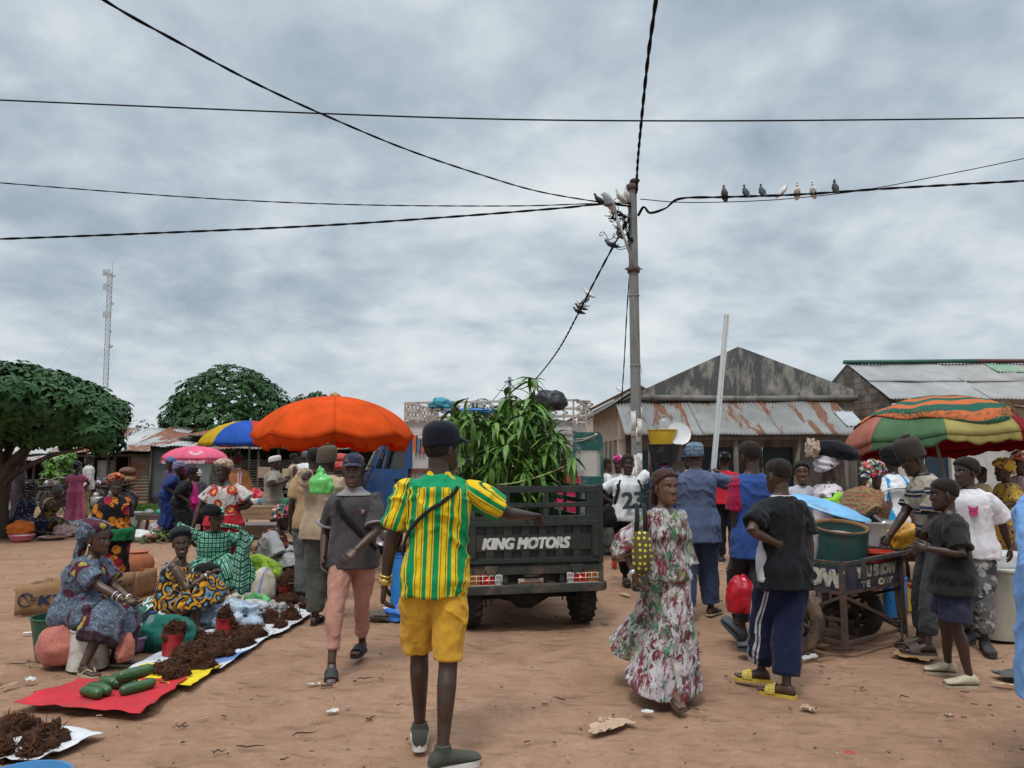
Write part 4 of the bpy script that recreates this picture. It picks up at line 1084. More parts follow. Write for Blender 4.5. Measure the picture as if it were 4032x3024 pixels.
def spline_r(rr, n):
 out = []
 for i in range(len(rr)-1): out += [rr[i]+(rr[i+1]-rr[i])*k/n for k in range(n)]
 return out+[rr[-1]]
T1 = Vector((at(-8, 2000, 15.7).x, 15.7, 0))
tree('broadleaf_tree', 'spreading broad leaved shade tree at the left edge with a low umbrella crown', T1,
     [(.0, 0, 2.88, 1.6, .80), (-1.3, -.2, 2.8, 1.5, .78), (.85, -.3, 2.78, 1.15, .62), (1.5, .1, 2.52, .85, .46), (.2, -1.0, 2.9, 1.25, .62), (.1, 1.1, 2.95, 1.35, .62), (1.95, -.1, 2.24, .55, .32), (-.6, -.9, 3.05, 1.2, .64), (1.0, .9, 2.72, 1.05, .46), (2.25, -.05, 2.0, .30, .26), (.15, 0, 2.45, 1.15, .50), (-.9, 0, 2.35, 1.2, .55), (1.1, -.1, 2.25, .7, .40)],
     5200, .175, M_LEAF, ([(0, 0, -.1), (-.03, .02, .6), (.03, 0, 1.1), (.0, 0, 1.6)], [.27, .20, .18, .16]),
     [([(0, 0, 1.1), (.35, -.1, 1.6), (.9, -.2, 2.0), (1.7, -.2, 2.2)], .14, .04), ([(0, 0, 1.2), (.5, .1, 1.9), (.8, .2, 2.5)], .12, .04), ([(.0, 0, 1.3), (-.5, -.1, 2.0), (-1.2, -.2, 2.5)], .14, .05), ([(0, 0, 1.4), (.1, -.4, 2.1), (.2, -.9, 2.5)], .11, .04), ([(.05, 0, 1.0), (.55, -.3, 1.35), (1.3, -.4, 1.7), (1.9, -.3, 1.85)], .08, .03), ([(0, 0, 1.5), (.0, .6, 2.3), (.2, 1.1, 2.7)], .10, .03), ([(-.02, -.1, .9), (-.35, -.3, 1.3), (-.75, -.4, 1.75)], .09, .04)], 3, 7, wd=.62)
T2 = Vector((at(900, 1700, 36).x, 36, 0))
tree('broadleaf_tree', 'dense round dark green tree standing behind the rusty roofs', T2,
     [(0, 0, 3.9, 2.5, 1.85), (-1.5, -.3, 3.6, 1.55, 1.4), (1.5, -.2, 3.9, 1.6, 1.5), (.4, -1.0, 4.7, 1.7, 1.35), (-.7, -.8, 4.5, 1.5, 1.2), (2.3, 0, 3.4, .9, 1.0), (0, -1.4, 3.2, 1.9, 1.2), (-2.1, 0, 3.0, .95, .8), (1.6, -.9, 2.5, 1.4, 1.0), (1.1, -.3, 5.2, .9, .75)],
     3600, .21, M_LEAF, ([(0, 0, -.1), (0, 0, 1.2), (.1, 0, 2.4)], [.32, .26, .2]), [([(0, 0, 1.8), (-.8, -.2, 2.8), (-1.6, -.3, 3.6)], .14, .05), ([(0, 0, 2.0), (.8, -.2, 3.0), (1.6, -.2, 4)], .14, .05)], 5, 7, wd=.6)
def bushy(label, px, D, w, h, z0, seed, mat=M_LEAF2, n=420, L=.35, name='distant_tree', group=None):
 x = at(px, 1700, D).x; r = random.Random(seed)
 lob = [(r.uniform(-.5, .5)*w, r.uniform(-.3, .3)*w, z0+h*r.uniform(.35, .8), w*r.uniform(.25, .42), h*r.uniform(.16, .30)) for _ in range(7)]
 tree(name, label, (x, D, 0), lob, n, L, mat, ([(0, 0, -.1), (.05*w, 0, z0*.6), (0, 0, z0+h*.4)], [.03*h, .025*h, .015*h]), [([(0, 0, z0*.8), (.2*w, 0, z0+h*.3), (.3*w, 0, z0+h*.5)], .012*h, .006*h)], seed, 6, group, wd=.5)
bushy('pale airy tree far off between the two big crowns, nearer the mast', 520, 75, 3.6, 3.6, 1.2, 21, group=None, L=.32, n=240)
bushy('far off feathery tree touching the left side of the round crown', 600, 80, 4.2, 4.4, 1.4, 22, L=.34, n=260)
bushy('small dark tree top showing at the right of the round tree', 1165, 44, 2.6, 3.2, 2.6, 23, L=.28, n=420)
bushy('small dome of dark foliage peeping over the roof rack behind the saplings', 1960, 60, 3.0, 2.6, 4.0, 24, L=.3, n=300)
bushy('leafy green shrub beside the iron wall under the striped parasol', 985, 27, 1.9, 1.9, .3, 25, M_LEAF, 520, .22, 'shrub')
bushy('young bright green shrub in front of the dark shed opening', 250, 25, .7, 1.4, .5, 26, M_MANGO, 150, .17, 'shrub')
M_ROOFL = rusty('shed_roof', (.34, .34, .34), amt=.62, sx=.9, sy=.35, dirtamt=.45); M_ROOFL2 = rusty('shed_roof_pale', (.40, .40, .39), amt=.35, sx=1.3, sy=.3, dirtamt=.4)
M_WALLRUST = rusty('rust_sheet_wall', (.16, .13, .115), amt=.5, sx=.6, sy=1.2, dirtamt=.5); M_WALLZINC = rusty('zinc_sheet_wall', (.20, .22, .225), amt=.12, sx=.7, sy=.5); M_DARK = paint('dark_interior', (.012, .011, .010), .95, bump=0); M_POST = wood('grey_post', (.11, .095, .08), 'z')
def ax(px, D): return at(px, 1800, D).x
def shed_a():
 D = 29.5; t = thing('iron_shed', 'long low shed with patchy rusted iron roof and open front', 'shed', (ax(350, D), D, 0))
 x0, x1 = ax(70, D)-ax(350, D), ax(595, D)-ax(350, D); ze = at(0, 1790, D).z
 segs = [(x0-.4, 1.9, M_ROOFL2, .0), (x0+1.45, 1.6, M_ROOFL, .05), (x0+3.0, 1.35, M_ROOFL2, -.02), (x0+4.3, x1-x0-4.3+.25, M_ROOFL, .03)]
 for i, (x, w, m, dz) in enumerate(segs):
  mb = MB(); corrug(mb, (x, -.55, ze+dz+.03*i), (1, 0, .015), (0, 1, .27), w, 4.3, .13, .016, .05, seed=i*2.1, wob=.03); mb.build('roof', m, t)
 mb = MB(); corrug(mb, (x0-.5, -1.3, ze-.20), (1, 0, 0), (0, 1, .13), 2.9, 1.25, .13, .016, seed=9, wob=.04); mb.build('awning', M_ROOFL2, t)
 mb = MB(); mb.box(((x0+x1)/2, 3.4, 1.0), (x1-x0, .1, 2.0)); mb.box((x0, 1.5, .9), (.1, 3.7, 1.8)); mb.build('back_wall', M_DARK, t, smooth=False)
 for px0, px1, z0, z1, m in ((105, 285, 0, .85, M_WALLZINC), (285, 345, 0, 1.35, M_WALLRUST), (510, 597, 0, 1.75, M_WALLRUST), (425, 455, 0, 1.6, M_WALLRUST), (70, 110, 0, 1.3, M_WALLRUST)):
  a, b = ax(px0, D)-ax(350, D), ax(px1, D)-ax(350, D); mb = MB()
  corrug(mb, (a, .02, z0), (0, 0, 1), (1, 0, 0), z1-z0, b-a, .12, .014, seed=px0, wob=.02); mb.build('iron_panel', m, t)
 mb = MB(); corrug(mb, (ax(368, D)-ax(350, D), .3, .3), (1, 0, 0), (0, 0, 1), ax(418, D)-ax(368, D), 1.3, .1, .012, seed=4); mb.build('iron_panel', rusty('bright_zinc', (.42, .44, .46), amt=.05), t)
 for px in (85, 135, 182, 268, 365, 425, 452, 508): mb = MB(); mb.tube([(ax(px, D)-ax(350, D), 0, 0), (ax(px, D)-ax(350, D)+.03, 0, ze+.02)], .055, 7); mb.build('post', M_POST, t)
 mb = MB(); mb.bar((x0-.3, -.1, ze-.06), (x1+.1, -.1, ze-.02), .09); mb.build('beam', M_POST, t)
shed_a()
def shed_b():
 D = 27.5; c = ax(735, D); t = thing('iron_shed', 'taller shed walled with grey zinc sheets and a sagging iron roof', 'shed', (c, D, 0))
 x0, x1 = ax(598, D)-c, ax(880, D)-c; ze = at(0, 1752, D).z
 mb = MB(); corrug(mb, (x0, 0, 0), (1, 0, 0), (0, 0, 1), ax(665, D)-c-x0, ze-.05, .15, .012, seed=1); mb.build('iron_panel', rusty('dark_zinc_wall', (.10, .115, .12), amt=.08), t)
 mb = MB(); corrug(mb, (ax(665, D)-c, .03, 0), (0, 0, 1), (1, 0, 0), ze-.1, ax(725, D)-ax(665, D), .13, .014, seed=2); mb.build('iron_panel', M_WALLRUST, t)
 mb = MB(); corrug(mb, (ax(725, D)-c, -.03, 0), (1, 0, 0), (0, 0, 1), x1-(ax(725, D)-c), ze-.02, .13, .013, seed=3); mb.build('iron_panel', M_WALLZINC, t)
 mb = MB(); corrug(mb, (x0-.02, .1, 0), (0, 1, 0), (0, 0, 1), 3, ze, .13, .013, seed=5); mb.build('iron_panel', M_WALLRUST, t)
 for i, (x, w, m) in enumerate(((x0-.75, 1.5, M_ROOFL), (x0+.6, 1.3, M_ROOFL2), (x0+1.7, x1-x0-1.5, M_ROOFL2))):
  mb = MB(); corrug(mb, (x, -.45, ze+.02*i-.05), (1, 0, -.02), (0, 1, .20), w, 3.6, .13, .016, .06, seed=i*3+1, wob=.05); mb.build('roof', m, t)
 mb = MB()
 for k in range(9): mb.box((x0+1.2+rnd.uniform(-.5, 1.3), .9+rnd.uniform(-.6, .9), ze+.28+rnd.uniform(0, .1)), (rnd.uniform(.4, 1.0), rnd.uniform(.2, .5), .05), Matrix.Rotation(rnd.uniform(-.5, .5), 3, 'Z') @ Matrix.Rotation(rnd.uniform(-.15, .25), 3, 'X'))
 mb.build('roof_scraps', paint('charred_board', (.03, .028, .026), .9), t, smooth=False)
 for px in (600, 668, 726, 880): mb = MB(); mb.tube([(ax(px, D)-c, -.08, 0), (ax(px, D)-c, -.08, ze)], .05, 7); mb.build('post', M_POST, t)
shed_b()
def shed_c():
 D = 25; c = ax(1130, D); t = thing('market_stall', 'dark open stall of poles and brushwood behind the orange parasol', 'stall', (c, D, 0)); ze = 2.0
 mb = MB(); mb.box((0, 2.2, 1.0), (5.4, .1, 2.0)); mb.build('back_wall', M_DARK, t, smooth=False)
 mb = MB(); corrug(mb, (-2.7, -.4, ze), (1, 0, 0), (0, 1, .16), 5.4, 2.8, .13, .015, .04, seed=3, wob=.04); mb.build('roof', rusty('old_brown_roof', (.13, .12, .11), amt=.6), t)
 for x in (-2.5, -1.6, -.9, -.2, .5, 1.3, 2.2): mb = MB(); mb.tube([(x, -.1, 0), (x+rnd.uniform(-.06, .06), -.1, ze+.02)], .05, 7); mb.build('post', M_POST, t)
 mb = MB()
 for k in range(14): mb.tube([(-2.4+rnd.uniform(-.2, .1), .1, .5+k*.085), (2.4, .1+rnd.uniform(-.05, .05), .5+k*.085+rnd.uniform(-.05, .05))], .03, 5)
 mb.build('rail_stack', M_POST, t)
 for x, z, m in ((-.6, 1.2, (.30, .22, .15)), (.2, 1.15, (.38, .30, .2)), (1.0, 1.1, (.16, .18, .2)), (-1.6, .9, (.3, .26, .22))): box_part('goods', paint('goods%d' % int(m[0]*100), m, .8), t, (x, -.25, z), (.45, .3, .35))
shed_c()
def grass():
 r = random.Random(4); mb = MB()
 for k in range(9000):
  px = r.gauss(560, 90); D = 24.5+r.gauss(0, 1.1)+.6*math.sin(px*.05); x = at(px, 1800, D).x + r.gauss(0, .3); h = r.uniform(.03, .12); a = r.uniform(0, 6.28); w = .012
  b = len(mb.v); mb.v += [(x-w*math.cos(a), D-w*math.sin(a), 0), (x+w*math.cos(a), D+w*math.sin(a), 0), (x+r.gauss(0, .05), D+r.gauss(0, .05), h)]; mb.f.append((b, b+1, b+2)); mb.m.append(0)
 o = mb.build('grass', leafmat('grass_blade', (.055, .13, .022))); tag(o, 'patch of short green grass before the iron sheds', 'grass', kind='stuff')
grass()
M_MOULD = stained('mouldy_gable', (.32, .305, .27), (.070, .073, .077), .74, .40, scale=1.3)
M_MUD = stained('grey_plaster', (.21, .195, .175), (.09, .082, .075), .5, .8); M_CREAM = stained('cream_plaster', (.46, .42, .36), (.24, .15, .09), .36, .85); M_WHITEW = stained('white_wall', (.50, .50, .48), (.28, .25, .22), .3, .8)
M_BLUEDOOR = paint('dark_blue_door', (.012, .032, .055), .55, .25, 6, (.03, .03, .03), .4); M_VROOF = rusty('veranda_roof', (.225, .222, .212), rust=(.15, .062, .030), amt=.46, sx=2.6, sy=.42, dirtamt=.12)
def gable_house():
 D = 22.4; t = thing('gabled_house', 'old market house with black mouldy gable over a rust streaked iron veranda', 'house', (0, D, 0))
 L, Rr = at(2503, 1548, D), at(3362, 1535, D); ap = at(2905, 1366, D); zb = at(0, 1590, D).z; z0 = 3.38; out = [(L.x, z0), (Rr.x, z0), (Rr.x, Rr.z), (ap.x+.10, ap.z-.02), (ap.x, ap.z), (ap.x-.12, ap.z-.05), (L.x, L.z)]
 mb = MB(); mb.prism(out, .22, (0, .11, 0), (1, 0, 0), (0, 0, 1)); mb.build('gable_wall', M_MOULD, t, smooth=False)
 xs = [L.x+.2, at(2735, 1800, D).x, at(2985, 1800, D).x, at(3010, 1800, D).x, at(3125, 1800, D).x, Rr.x]
 mb = MB(); zt = 2.5
 mb.box(((L.x+xs[1])/2, .11, zt/2), (xs[1]-L.x, .2, zt)); mb.box(((xs[4]+Rr.x)/2, .11, zt/2), (Rr.x-xs[4], .2, zt)); mb.box(((xs[1]+xs[4])/2, .11, 2.25), (xs[4]-xs[1]-.004, .196, .5)); mb.box(((L.x+Rr.x)/2, .11, (zt+3.38)/2), (Rr.x-L.x-.004, .19, 3.38-zt-.004)); mb.build('front_wall', M_MUD, t, smooth=False)
 for a, b in ((xs[1], xs[2]), (xs[3], xs[4])):
  box_part('door', M_BLUEDOOR, t, ((a+b)/2, .16, 1.0), (b-a-.02, .05, 2.0));
 box_part('door', paint('teal_door', (.015, .06, .085), .6), t, (at(2560, 1800, D).x, -.02, .95), (.75, .05, 1.9))
 mb = MB(); mb.box((xs[2]+.06, .05, 1.0), (.12, .16, 2.0)); mb.build('door_post', M_POST, t)
 wx = L.x-.22; ln = 7.0
 mb = MB(); mb.box((wx-.22, ln/2, 2.78), (.2, ln, 1.1)); mb.build('side_wall', M_CREAM, t, smooth=False)
 for k in range(6):
  y = .15+k*1.1; box_part('pilaster', M_CREAM, t, (wx-.22, y, 1.115), (.24, .20, 2.23), bev=.01)
 box_part('side_wall', M_MUD, t, (wx+.35, ln/2, 1.3), (.1, ln, 2.6))
 mb = MB(); mb.box((wx-.22, .9, .55), (.12, 1.3, 1.1)); mb.build('parapet', M_CREAM, t)
 s = (ap.z-L.z)/(ap.x-L.x)
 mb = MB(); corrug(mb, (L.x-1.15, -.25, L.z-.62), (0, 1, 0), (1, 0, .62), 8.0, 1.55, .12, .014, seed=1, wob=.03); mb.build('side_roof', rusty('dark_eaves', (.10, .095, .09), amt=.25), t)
 for sd in (0, 1):
  e = Vector((L.x, .15, L.z)) if sd == 0 else Vector((Rr.x, .15, Rr.z)); a = Vector((ap.x, .15, ap.z-.03)); d = (a-e)
  mb = MB(); corrug(mb, e+Vector((0, .06, -.05)), (0, 1, 0), d, 7.5, d.length, .12, .013, seed=2+sd); mb.build('main_roof', M_ROOFL2, t)
 yo = -1.9; ze = at(0, 1712, D+yo).z; zt2 = at(0, 1578, D).z; xl, xr = at(2470, 1712, D+yo).x, at(3400, 1712, D+yo).x
 n2 = 3; W = (xr-xl)
 for i in range(n2):
  mb = MB(); corrug(mb, (xl+W*i/n2-.06, yo, ze+.012*i), (1, 0, 0), (0, -yo+.02, zt2-ze), W/n2+.12, math.hypot(yo, zt2-ze), .10, .016, .02, seed=i*1.7, wob=.014); mb.build('veranda_roof', M_VROOF, t)
 mb = MB(); corrug(mb, (at(3330, 1640, D-1.5).x, -1.55, ze+.26), (1, 0, 0), (0, -yo, zt2-ze), .52, .95, .10, .016, seed=3); mb.build('veranda_roof', rusty('new_zinc', (.40, .42, .44), amt=.0), t)
 mb = MB(); mb.tube([(L.x-.05, -.06, zt2+.10), ((L.x+Rr.x)/2, -.09, zt2+.05), (Rr.x+.05, -.05, zt2+.08)], .09, 8, power=3); mb.build('roof_flashing', M_MUD, t)
 for px in (2560, 2898, 3135, 3330):
  xx = at(px, 1800, D+yo+.25).x; mb = MB(); lean = .12 if px == 3135 else 0
  mb.tube([(xx-lean, yo+.25, 0), (xx-lean*.3, yo+.25, 1.1), (xx+lean, yo+.25, ze-.05)], .075 if px == 2898 else .06, 8); mb.build('post', wood('veranda_post', (.13, .115, .095), 'z'), t)
 mb = MB(); mb.bar((xl+.2, yo+.25, ze-.09), (xr-.2, yo+.25, ze-.07), .11); mb.build('beam', M_POST, t)
gable_house()
def cream_house():
 D = 36; t = thing('cream_house', 'plain cream plastered house with a pale sloping roof left of the pole', 'house', (0, D, 0))
 x0, x1 = at(2262, 1700, D).x, at(2760, 1700, D).x; z0 = at(2262, 1645, D).z; z1 = at(2480, 1535, D).z
 xe = at(2480, 1700, D).x; s = (z1-z0)/(xe-x0)
 out = [(x0+.15, 0), (x1, 0), (x1, z0), ((x0+x1)/2, z0+s*(x1-x0)/2-.1), (x0+.15, z0-.05)]
 mb = MB(); mb.prism(out, .2, (0, .1, 0), (1, 0, 0), (0, 0, 1)); mb.build('wall', M_CREAM, t, smooth=False)
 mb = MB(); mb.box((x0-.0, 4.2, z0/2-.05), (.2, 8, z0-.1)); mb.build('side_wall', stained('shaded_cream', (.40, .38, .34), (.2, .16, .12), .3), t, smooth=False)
 for sg in (0, 1):
  o = Vector((x0-.45, -.35, z0-.45*s+.05)) if sg == 0 else Vector((x1+.45, -.35, z0-.45*s+.05)); d = Vector(((x1-x0)/2+.45, 0, s*((x1-x0)/2+.45))); d.x *= 1 if sg == 0 else -1
  mb = MB(); corrug(mb, o, (0, 1, 0), d, 9, d.length, .14, .014, seed=sg); mb.build('roof', rusty('pale_roof', (.40, .41, .41), amt=.05), t)
 p = at(2302, 1578, 41); mb = MB(); mb.tube([(p.x, 5, z0+.2), (p.x, 5, p.z-.25), (p.x, 5, p.z-.15), (p.x, 5, p.z)], [.12, .12, .3, .34], 8); mb.build('chimney', M_MUD, t)
cream_house()
def long_house():
 D = 21.0; t = thing('long_house', 'long house on the right with grey corrugated roof, green ridge and white wall', 'house', (0, D, 0))
 e0 = at(3515, 1575, D); r0 = at(3362, 1436, 23.5); x1 = 19; ez = e0.z; dy = 23.5-D
 segs = [(0, 2.9, rusty('grey_roof', (.285, .285, .28), amt=.04, dirtamt=.1)), (2.85, 2.0, rusty('beige_roof', (.28, .27, .25), amt=.05, dirtamt=.3)), (4.8, 4.6, rusty('beige_roof', (.28, .27, .25), amt=.05, dirtamt=.3))]
 v = Vector((r0.x-e0.x, dy+.35, r0.z-ez));
 for i, (x, w, m) in enumerate(segs):
  for j in range(2):
   mb = MB(); o = Vector((e0.x-.25+x, -.35, ez)) + v*(.0 if j == 0 else .46) + Vector((0, 0, .03*j)); corrug(mb, o, (1, 0, 0), v, w+.05, v.length*(.5 if j == 0 else .54), .11, .016, seed=i*2+j, wob=.012); mb.build('roof', m, t)
 mb = MB(); corrug(mb, Vector((e0.x-.25+4.35, -.35, ez)) + v*.70 + Vector((0, 0, .06)), (1, 0, 0), v, .8, v.length*.28, .11, .016, seed=7); mb.build('roof', paint('green_sheet', (.15, .26, .16), .55, .2), t)
 mb = MB(); mb.tube([(r0.x-.3, dy, r0.z+.08), (r0.x+3.9, dy, r0.z+.12)], (.14, .07), 8); mb.build('ridge_cap', paint('green_ridge', (.04, .11, .085), .55), t)
 mb = MB(); mb.tube([(r0.x+3.9, dy, r0.z+.12), (r0.x+9, dy, r0.z+.12)], (.14, .07), 8); mb.build('ridge_cap', paint('red_ridge', (.13, .05, .05), .55), t)
 mb = MB(); corrug(mb, (r0.x-.25, dy, r0.z), (1, 0, 0), (-v.x*.5, 3.4, -1.4), 9, 3.6, .2, .015); mb.build('roof', M_ROOFL2, t)
 n = NT('worn_blocks'); co = n.coord('Object', rot=(0, 0, 0))
 xyz = n.n('SeparateXYZ', None, Vector=co); uv = n.n('CombineXYZ', None, X=xyz.outputs[1], Y=xyz.outputs[2], Z=0.0)
 br = n.n('TexBrick', {'offset': .5}, Vector=uv.outputs[0], Color1=(.25, .20, .16), Color2=(.33, .27, .22), Mortar=(.12, .10, .085), Scale=1.0, Mortar_Size=.012, Brick_Width=.42, Row_Height=.21)
 c = n.mix(n.mapr(n.noise(co, 1.6, 8, .65), .45, .62, 0, .8), br.outputs[0], (.075, .068, .062)); n.bump(br.outputs[1], -.6, .02); mblk = n.out(c, .9, .1)
 mb = MB(); mb.prism([(-.0, 0), (dy*2, 0), (dy*2, ez+.1), (dy, r0.z-.05), (0, ez-.05)], .22, (e0.x+.02, 0, 0), (0, 1, 0), (0, 0, 1)); mb.build('gable_wall', mblk, t, smooth=False)
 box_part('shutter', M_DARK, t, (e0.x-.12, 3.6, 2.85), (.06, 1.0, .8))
 xw = lambda px: at(px, 1800, D).x; cuts = [(e0.x+.14, xw(3640)), (xw(3745), 20)]
 mb = MB()
 for a, b in cuts: mb.box(((a+b)/2, .1, ez/2-.08), (b-a, .2, ez-.16))
 mb.box(((xw(3640)+xw(3745))/2, .1, (ez+2.05)/2-.08), (xw(3745)-xw(3640)-.004, .196, ez-2.05-.16)); mb.build('front_wall', M_WHITEW, t, smooth=False)
 box_part('door', M_BLUEDOOR, t, ((xw(3640)+xw(3745))/2, .18, 1.02), (xw(3745)-xw(3640), .06, 2.04))
 mb = MB(); mb.lathe([(.19, 0), (.17, .1), (.17, ez-.3), (.2, ez-.2), (.2, ez-.12)], (xw(3530), -.3, 0), 18); mb.build('column', M_CREAM, t)
 mb = MB(); corrug(mb, (xw(3950), -1.4, at(3950, 1612, D-1.4).z), (1, 0, .03), (0, 1, .16), 2.6, 1.4, .12, .018, seed=8, wob=.04); mb.build('awning', M_ROOFL, t)
 mb = MB(); mb.box((xw(3990)+.8, -.7, 1.0), (1.6, .08, 1.9)); mb.build('shutter', M_DARK, t)
long_house()
def woods():
 r = random.Random(8); mb = MB()
 for k in range(5200):
  a = r.uniform(-.95, .95); D = r.uniform(105, 150); x = D*math.tan(a*.8); h = 3.2+2.2*nz(np.array([[x*.06, 1.3, 2]]))[0]+1.4*nz(np.array([[x*.2, 4.3, 2]]))[0]
  p = Vector((x, D, r.uniform(.1, 1)*max(1.2, h))); d = Vector((r.gauss(0, 1), r.gauss(0, 1), r.gauss(0, .6)))
  leaf(mb, p, d, Vector((r.gauss(0, .6), -1, .8)), r.uniform(.9, 1.8), 1.0, .3, .2, 3)
 o = mb.build('far_woodland', M_LEAF2); tag(o, 'low belt of far off bush along the horizon behind the market', 'woodland', kind='stuff')
woods()
M_OLIVE = paint('dark_green_paint', (.022, .028, .024), .5, .25, 7, (.07, .052, .038), .25, spec=.4, bump=.08)
M_OLIVE2 = paint('dusty_dark_paint', (.035, .038, .034), .65, .3, 7, (.12, .085, .06), .5, spec=.3, bump=.1)
M_LETTER = paint('white_lettering', (.55, .55, .52), .6, .15, 14, (.25, .2, .15), .25); M_RED = paint('red_lens', (.38, .012, .012), .25, .1, bump=0); M_AMB = paint('amber_lens', (.36, .11, .015), .25, .1, bump=0); M_CLR = paint('clear_lens', (.42, .42, .40), .25, .1, bump=0)
def emis(name, c, s):
 n = NT(name); n.put(n.b.inputs['Emission Color'], (*c, 1)); n.put(n.b.inputs['Emission Strength'], s); return n.out(c, .3)
TRK = (.215, 7.16); TYAW = 12
def truck():
 t = thing('cargo_truck', 'dark green motor cargo truck lettered KING MOTORS with a slatted tailgate', 'truck', (*TRK, 0), R_(TYAW)); X = Vector((1, 0, 0)); Y = Vector((0, 1, 0)); Z = Vector((0, 0, 1))
 tg = thing('tailgate', None, None); tg.parent = t
 tg2 = MB(); W = .64; z0, z1 = .645, 1.03
 tg2.box((0, .045, (z0+z1)/2), (2*W, .02, z1-z0)); tg2.box((0, .022, .835), (2*W-.10, .030, .150))
 for x in np.arange(-.60, .61, .171): tg2.box((x, .024, (z0+z1)/2), (.078, .026, z1-z0-.004), None, .004)
 for z in (z0+.02, z1-.02): tg2.box((0, .016, z), (2*W-.002, .05, .045), None, .004)
 for x in (-W+.03, W-.03): tg2.box((x, .010, (z0+z1)/2), (.07, .06, z1-z0-.09), None, .004)
 tg2.build('panel', M_OLIVE, t, angle=40)
 m2 = MB()
 for z, h in ((1.335, .065), (1.185, .045), (1.055, .055)): m2.box((0, .02, z), (2*W+.02, .04, h), None, .005)
 for x, w in ((-W+.03, .07), (-.27, .06), (.115, .06), (W-.06, .12)): m2.box((x, .021, 1.19), (w, .034, .36), None, .004)
 m2.build('tailgate_rail', M_OLIVE, t, angle=40)
 bpy.data.objects.remove(tg)
 text_obj('lettering', 'KING MOTORS', M_LETTER, t, (-.075, .0045, .828), X, Z, .100, 0, .22, .85, heavy=.0085)
 for x in (-W-.02, W+.025):
  mb = MB(); mb.box((x, .035, 1.0), (.055, .07, .76), None, .006); mb.build('corner_post', M_OLIVE, t, angle=40)
 for sx in (-1, 1):
  mb = MB(); mb.box((sx*.665, 1.0, .84), (.03, 1.88, .40), None, .004)
  for k in range(10): mb.box((sx*.688, .16+k*.19, .84), (.02, .06, .38), None, .003)
  mb.build('side_panel', M_OLIVE, t, angle=40)
  mb = MB()
  for z in (1.335, 1.19): mb.box((sx*.665, 1.0, z), (.035, 1.88, .05), None, .004)
  for k in range(4): mb.box((sx*.664, .25+.5*k, 1.19), (.03, .05, .36), None, .003)
  mb.build('side_rail', M_OLIVE, t, angle=40)
 mb = MB(); mb.box((0, 1.0, .60), (1.34, 1.95, .05)); mb.build('bed_floor', M_OLIVE2, t, angle=40)
 mb = MB(); mb.box((0, 1.96, 1.0), (1.34, .04, .8)); mb.tube(spline([(-.66, 1.95, 1.35), (-.62, 1.95, 1.58), (-.45, 1.95, 1.66), (.45, 1.95, 1.66), (.62, 1.95, 1.58), (.66, 1.95, 1.35)], 6), .028, 8); mb.build('headboard', M_OLIVE, t, angle=40)
 mb = MB(); mb.box((0, .06, .575), (1.36, .10, .085), None, .006); mb.box((-.665, .06, .51), (.05, .12, .20), None, .006); mb.box((.665, .06, .51), (.05, .12, .20), None, .006); mb.box((0, .14, .50), (1.3, .04, .12))
 for x in (-.28, .28): mb.box((x, .07, .50), (.05, .09, .10), None, .004)
 mb.build('rear_frame', M_OLIVE2, t, angle=40)
 for sx in (-1, 1):
  mb = MB(); mb.box((sx*.42, -.004, .595), (.13, .012, .05), None, .004); mb.box((sx*.42, -.006, .555), (.09, .014, .035), None, .004)
  for q in (-.03, .03): mb.lathe([(.012, -.004), (.012, .004)], (sx*.42+q, -.016, .545), 8, Matrix.Rotation(R_(90), 3, 'X'))
  mb.build('hinge', M_OLIVE2, t, angle=40)
  tl = MB(); tl.box((sx*.475, .045, .492), (.315, .07, .112), None, .006); tlo = tl.build('tail_lamp', M_BLACK, t, angle=40)
  for q, (m, w) in enumerate(((M_CLR, .065), (M_RED, .13), (M_AMB, .10))):
   x0 = .323+[0, .068, .201][q]; mb = MB(); mb.box((sx*(x0+w/2), .008, .492), (w-.003, .03, .10), None, .006); mb.build('lens', m, tlo, angle=40)
  mb = MB(); mb.ell((sx*.455, -.009, .497), (.008, .004, .008), 8, 6); mb.build('lamp_bulb', emis('lit_tail_lamp', (1, .08, .05), 3.0) if sx < 0 else bpy.data.materials['lit_tail_lamp'], tlo)
  mb = MB()
  for z in (.448, .492, .535): mb.tube([(sx*.31, -.016, z), (sx*.635, -.016, z)], .0032, 6)
  for k in range(6): mb.tube([(sx*(.32+.061*k), -.017, .444), (sx*(.32+.061*k), -.017, .539)], .0032, 6)
  mb.build('lamp_guard', paint('white_wire', (.55, .53, .47), .4), tlo)
 mb = MB(); mb.box((-.03, .03, .462), (.245, .01, .062), None, .003); mb.build('number_plate', paint('plate_tan', (.33, .27, .20), .6, .2), t); text_obj('plate_lettering', 'KING MOTORS', paint('plate_red', (.22, .03, .025), .6), t, (-.03, .0235, .452), X, Z, .022, 0, 0, .212, heavy=.0012)
 mb = MB(); mb.tube([(-.10, .02, .515), (.05, .02, .515)], .017, 10); mb.build('plate_lamp', M_BLACK, t)
 mb = MB(); mb.tube([(-.71, .14, .405), (-.71, .03, .405), (-.67, -.03, .405), (.67, -.03, .405), (.71, .03, .405), (.71, .14, .405)], [(.02, .042)]*6, 8, up=(0, 0, 1), power=4); mb.box((0, .025, .435), (1.34, .13, .018), None, .005); mb.build('bumper', M_OLIVE2, t, angle=40)
 mb = MB(); mb.tube([(-.55, .35, .285), (.55, .35, .285)], .032, 12); mb.tube([(-.26, .35, .285), (-.16, .35, .285), (-.08, .35, .27), (.03, .35, .265), (.12, .35, .275), (.22, .35, .285)], [.035, .06, .105, .115, .075, .035], 14)
 for x in (-.42, -.36, .36, .42): mb.tube([(x, .30, .23), (x, .30, .40)], .008, 6)
 for x in (-.39, .39): mb.tube(spline([(x, .0, .40), (x, .35, .33), (x, .8, .40)]), .022, 6)
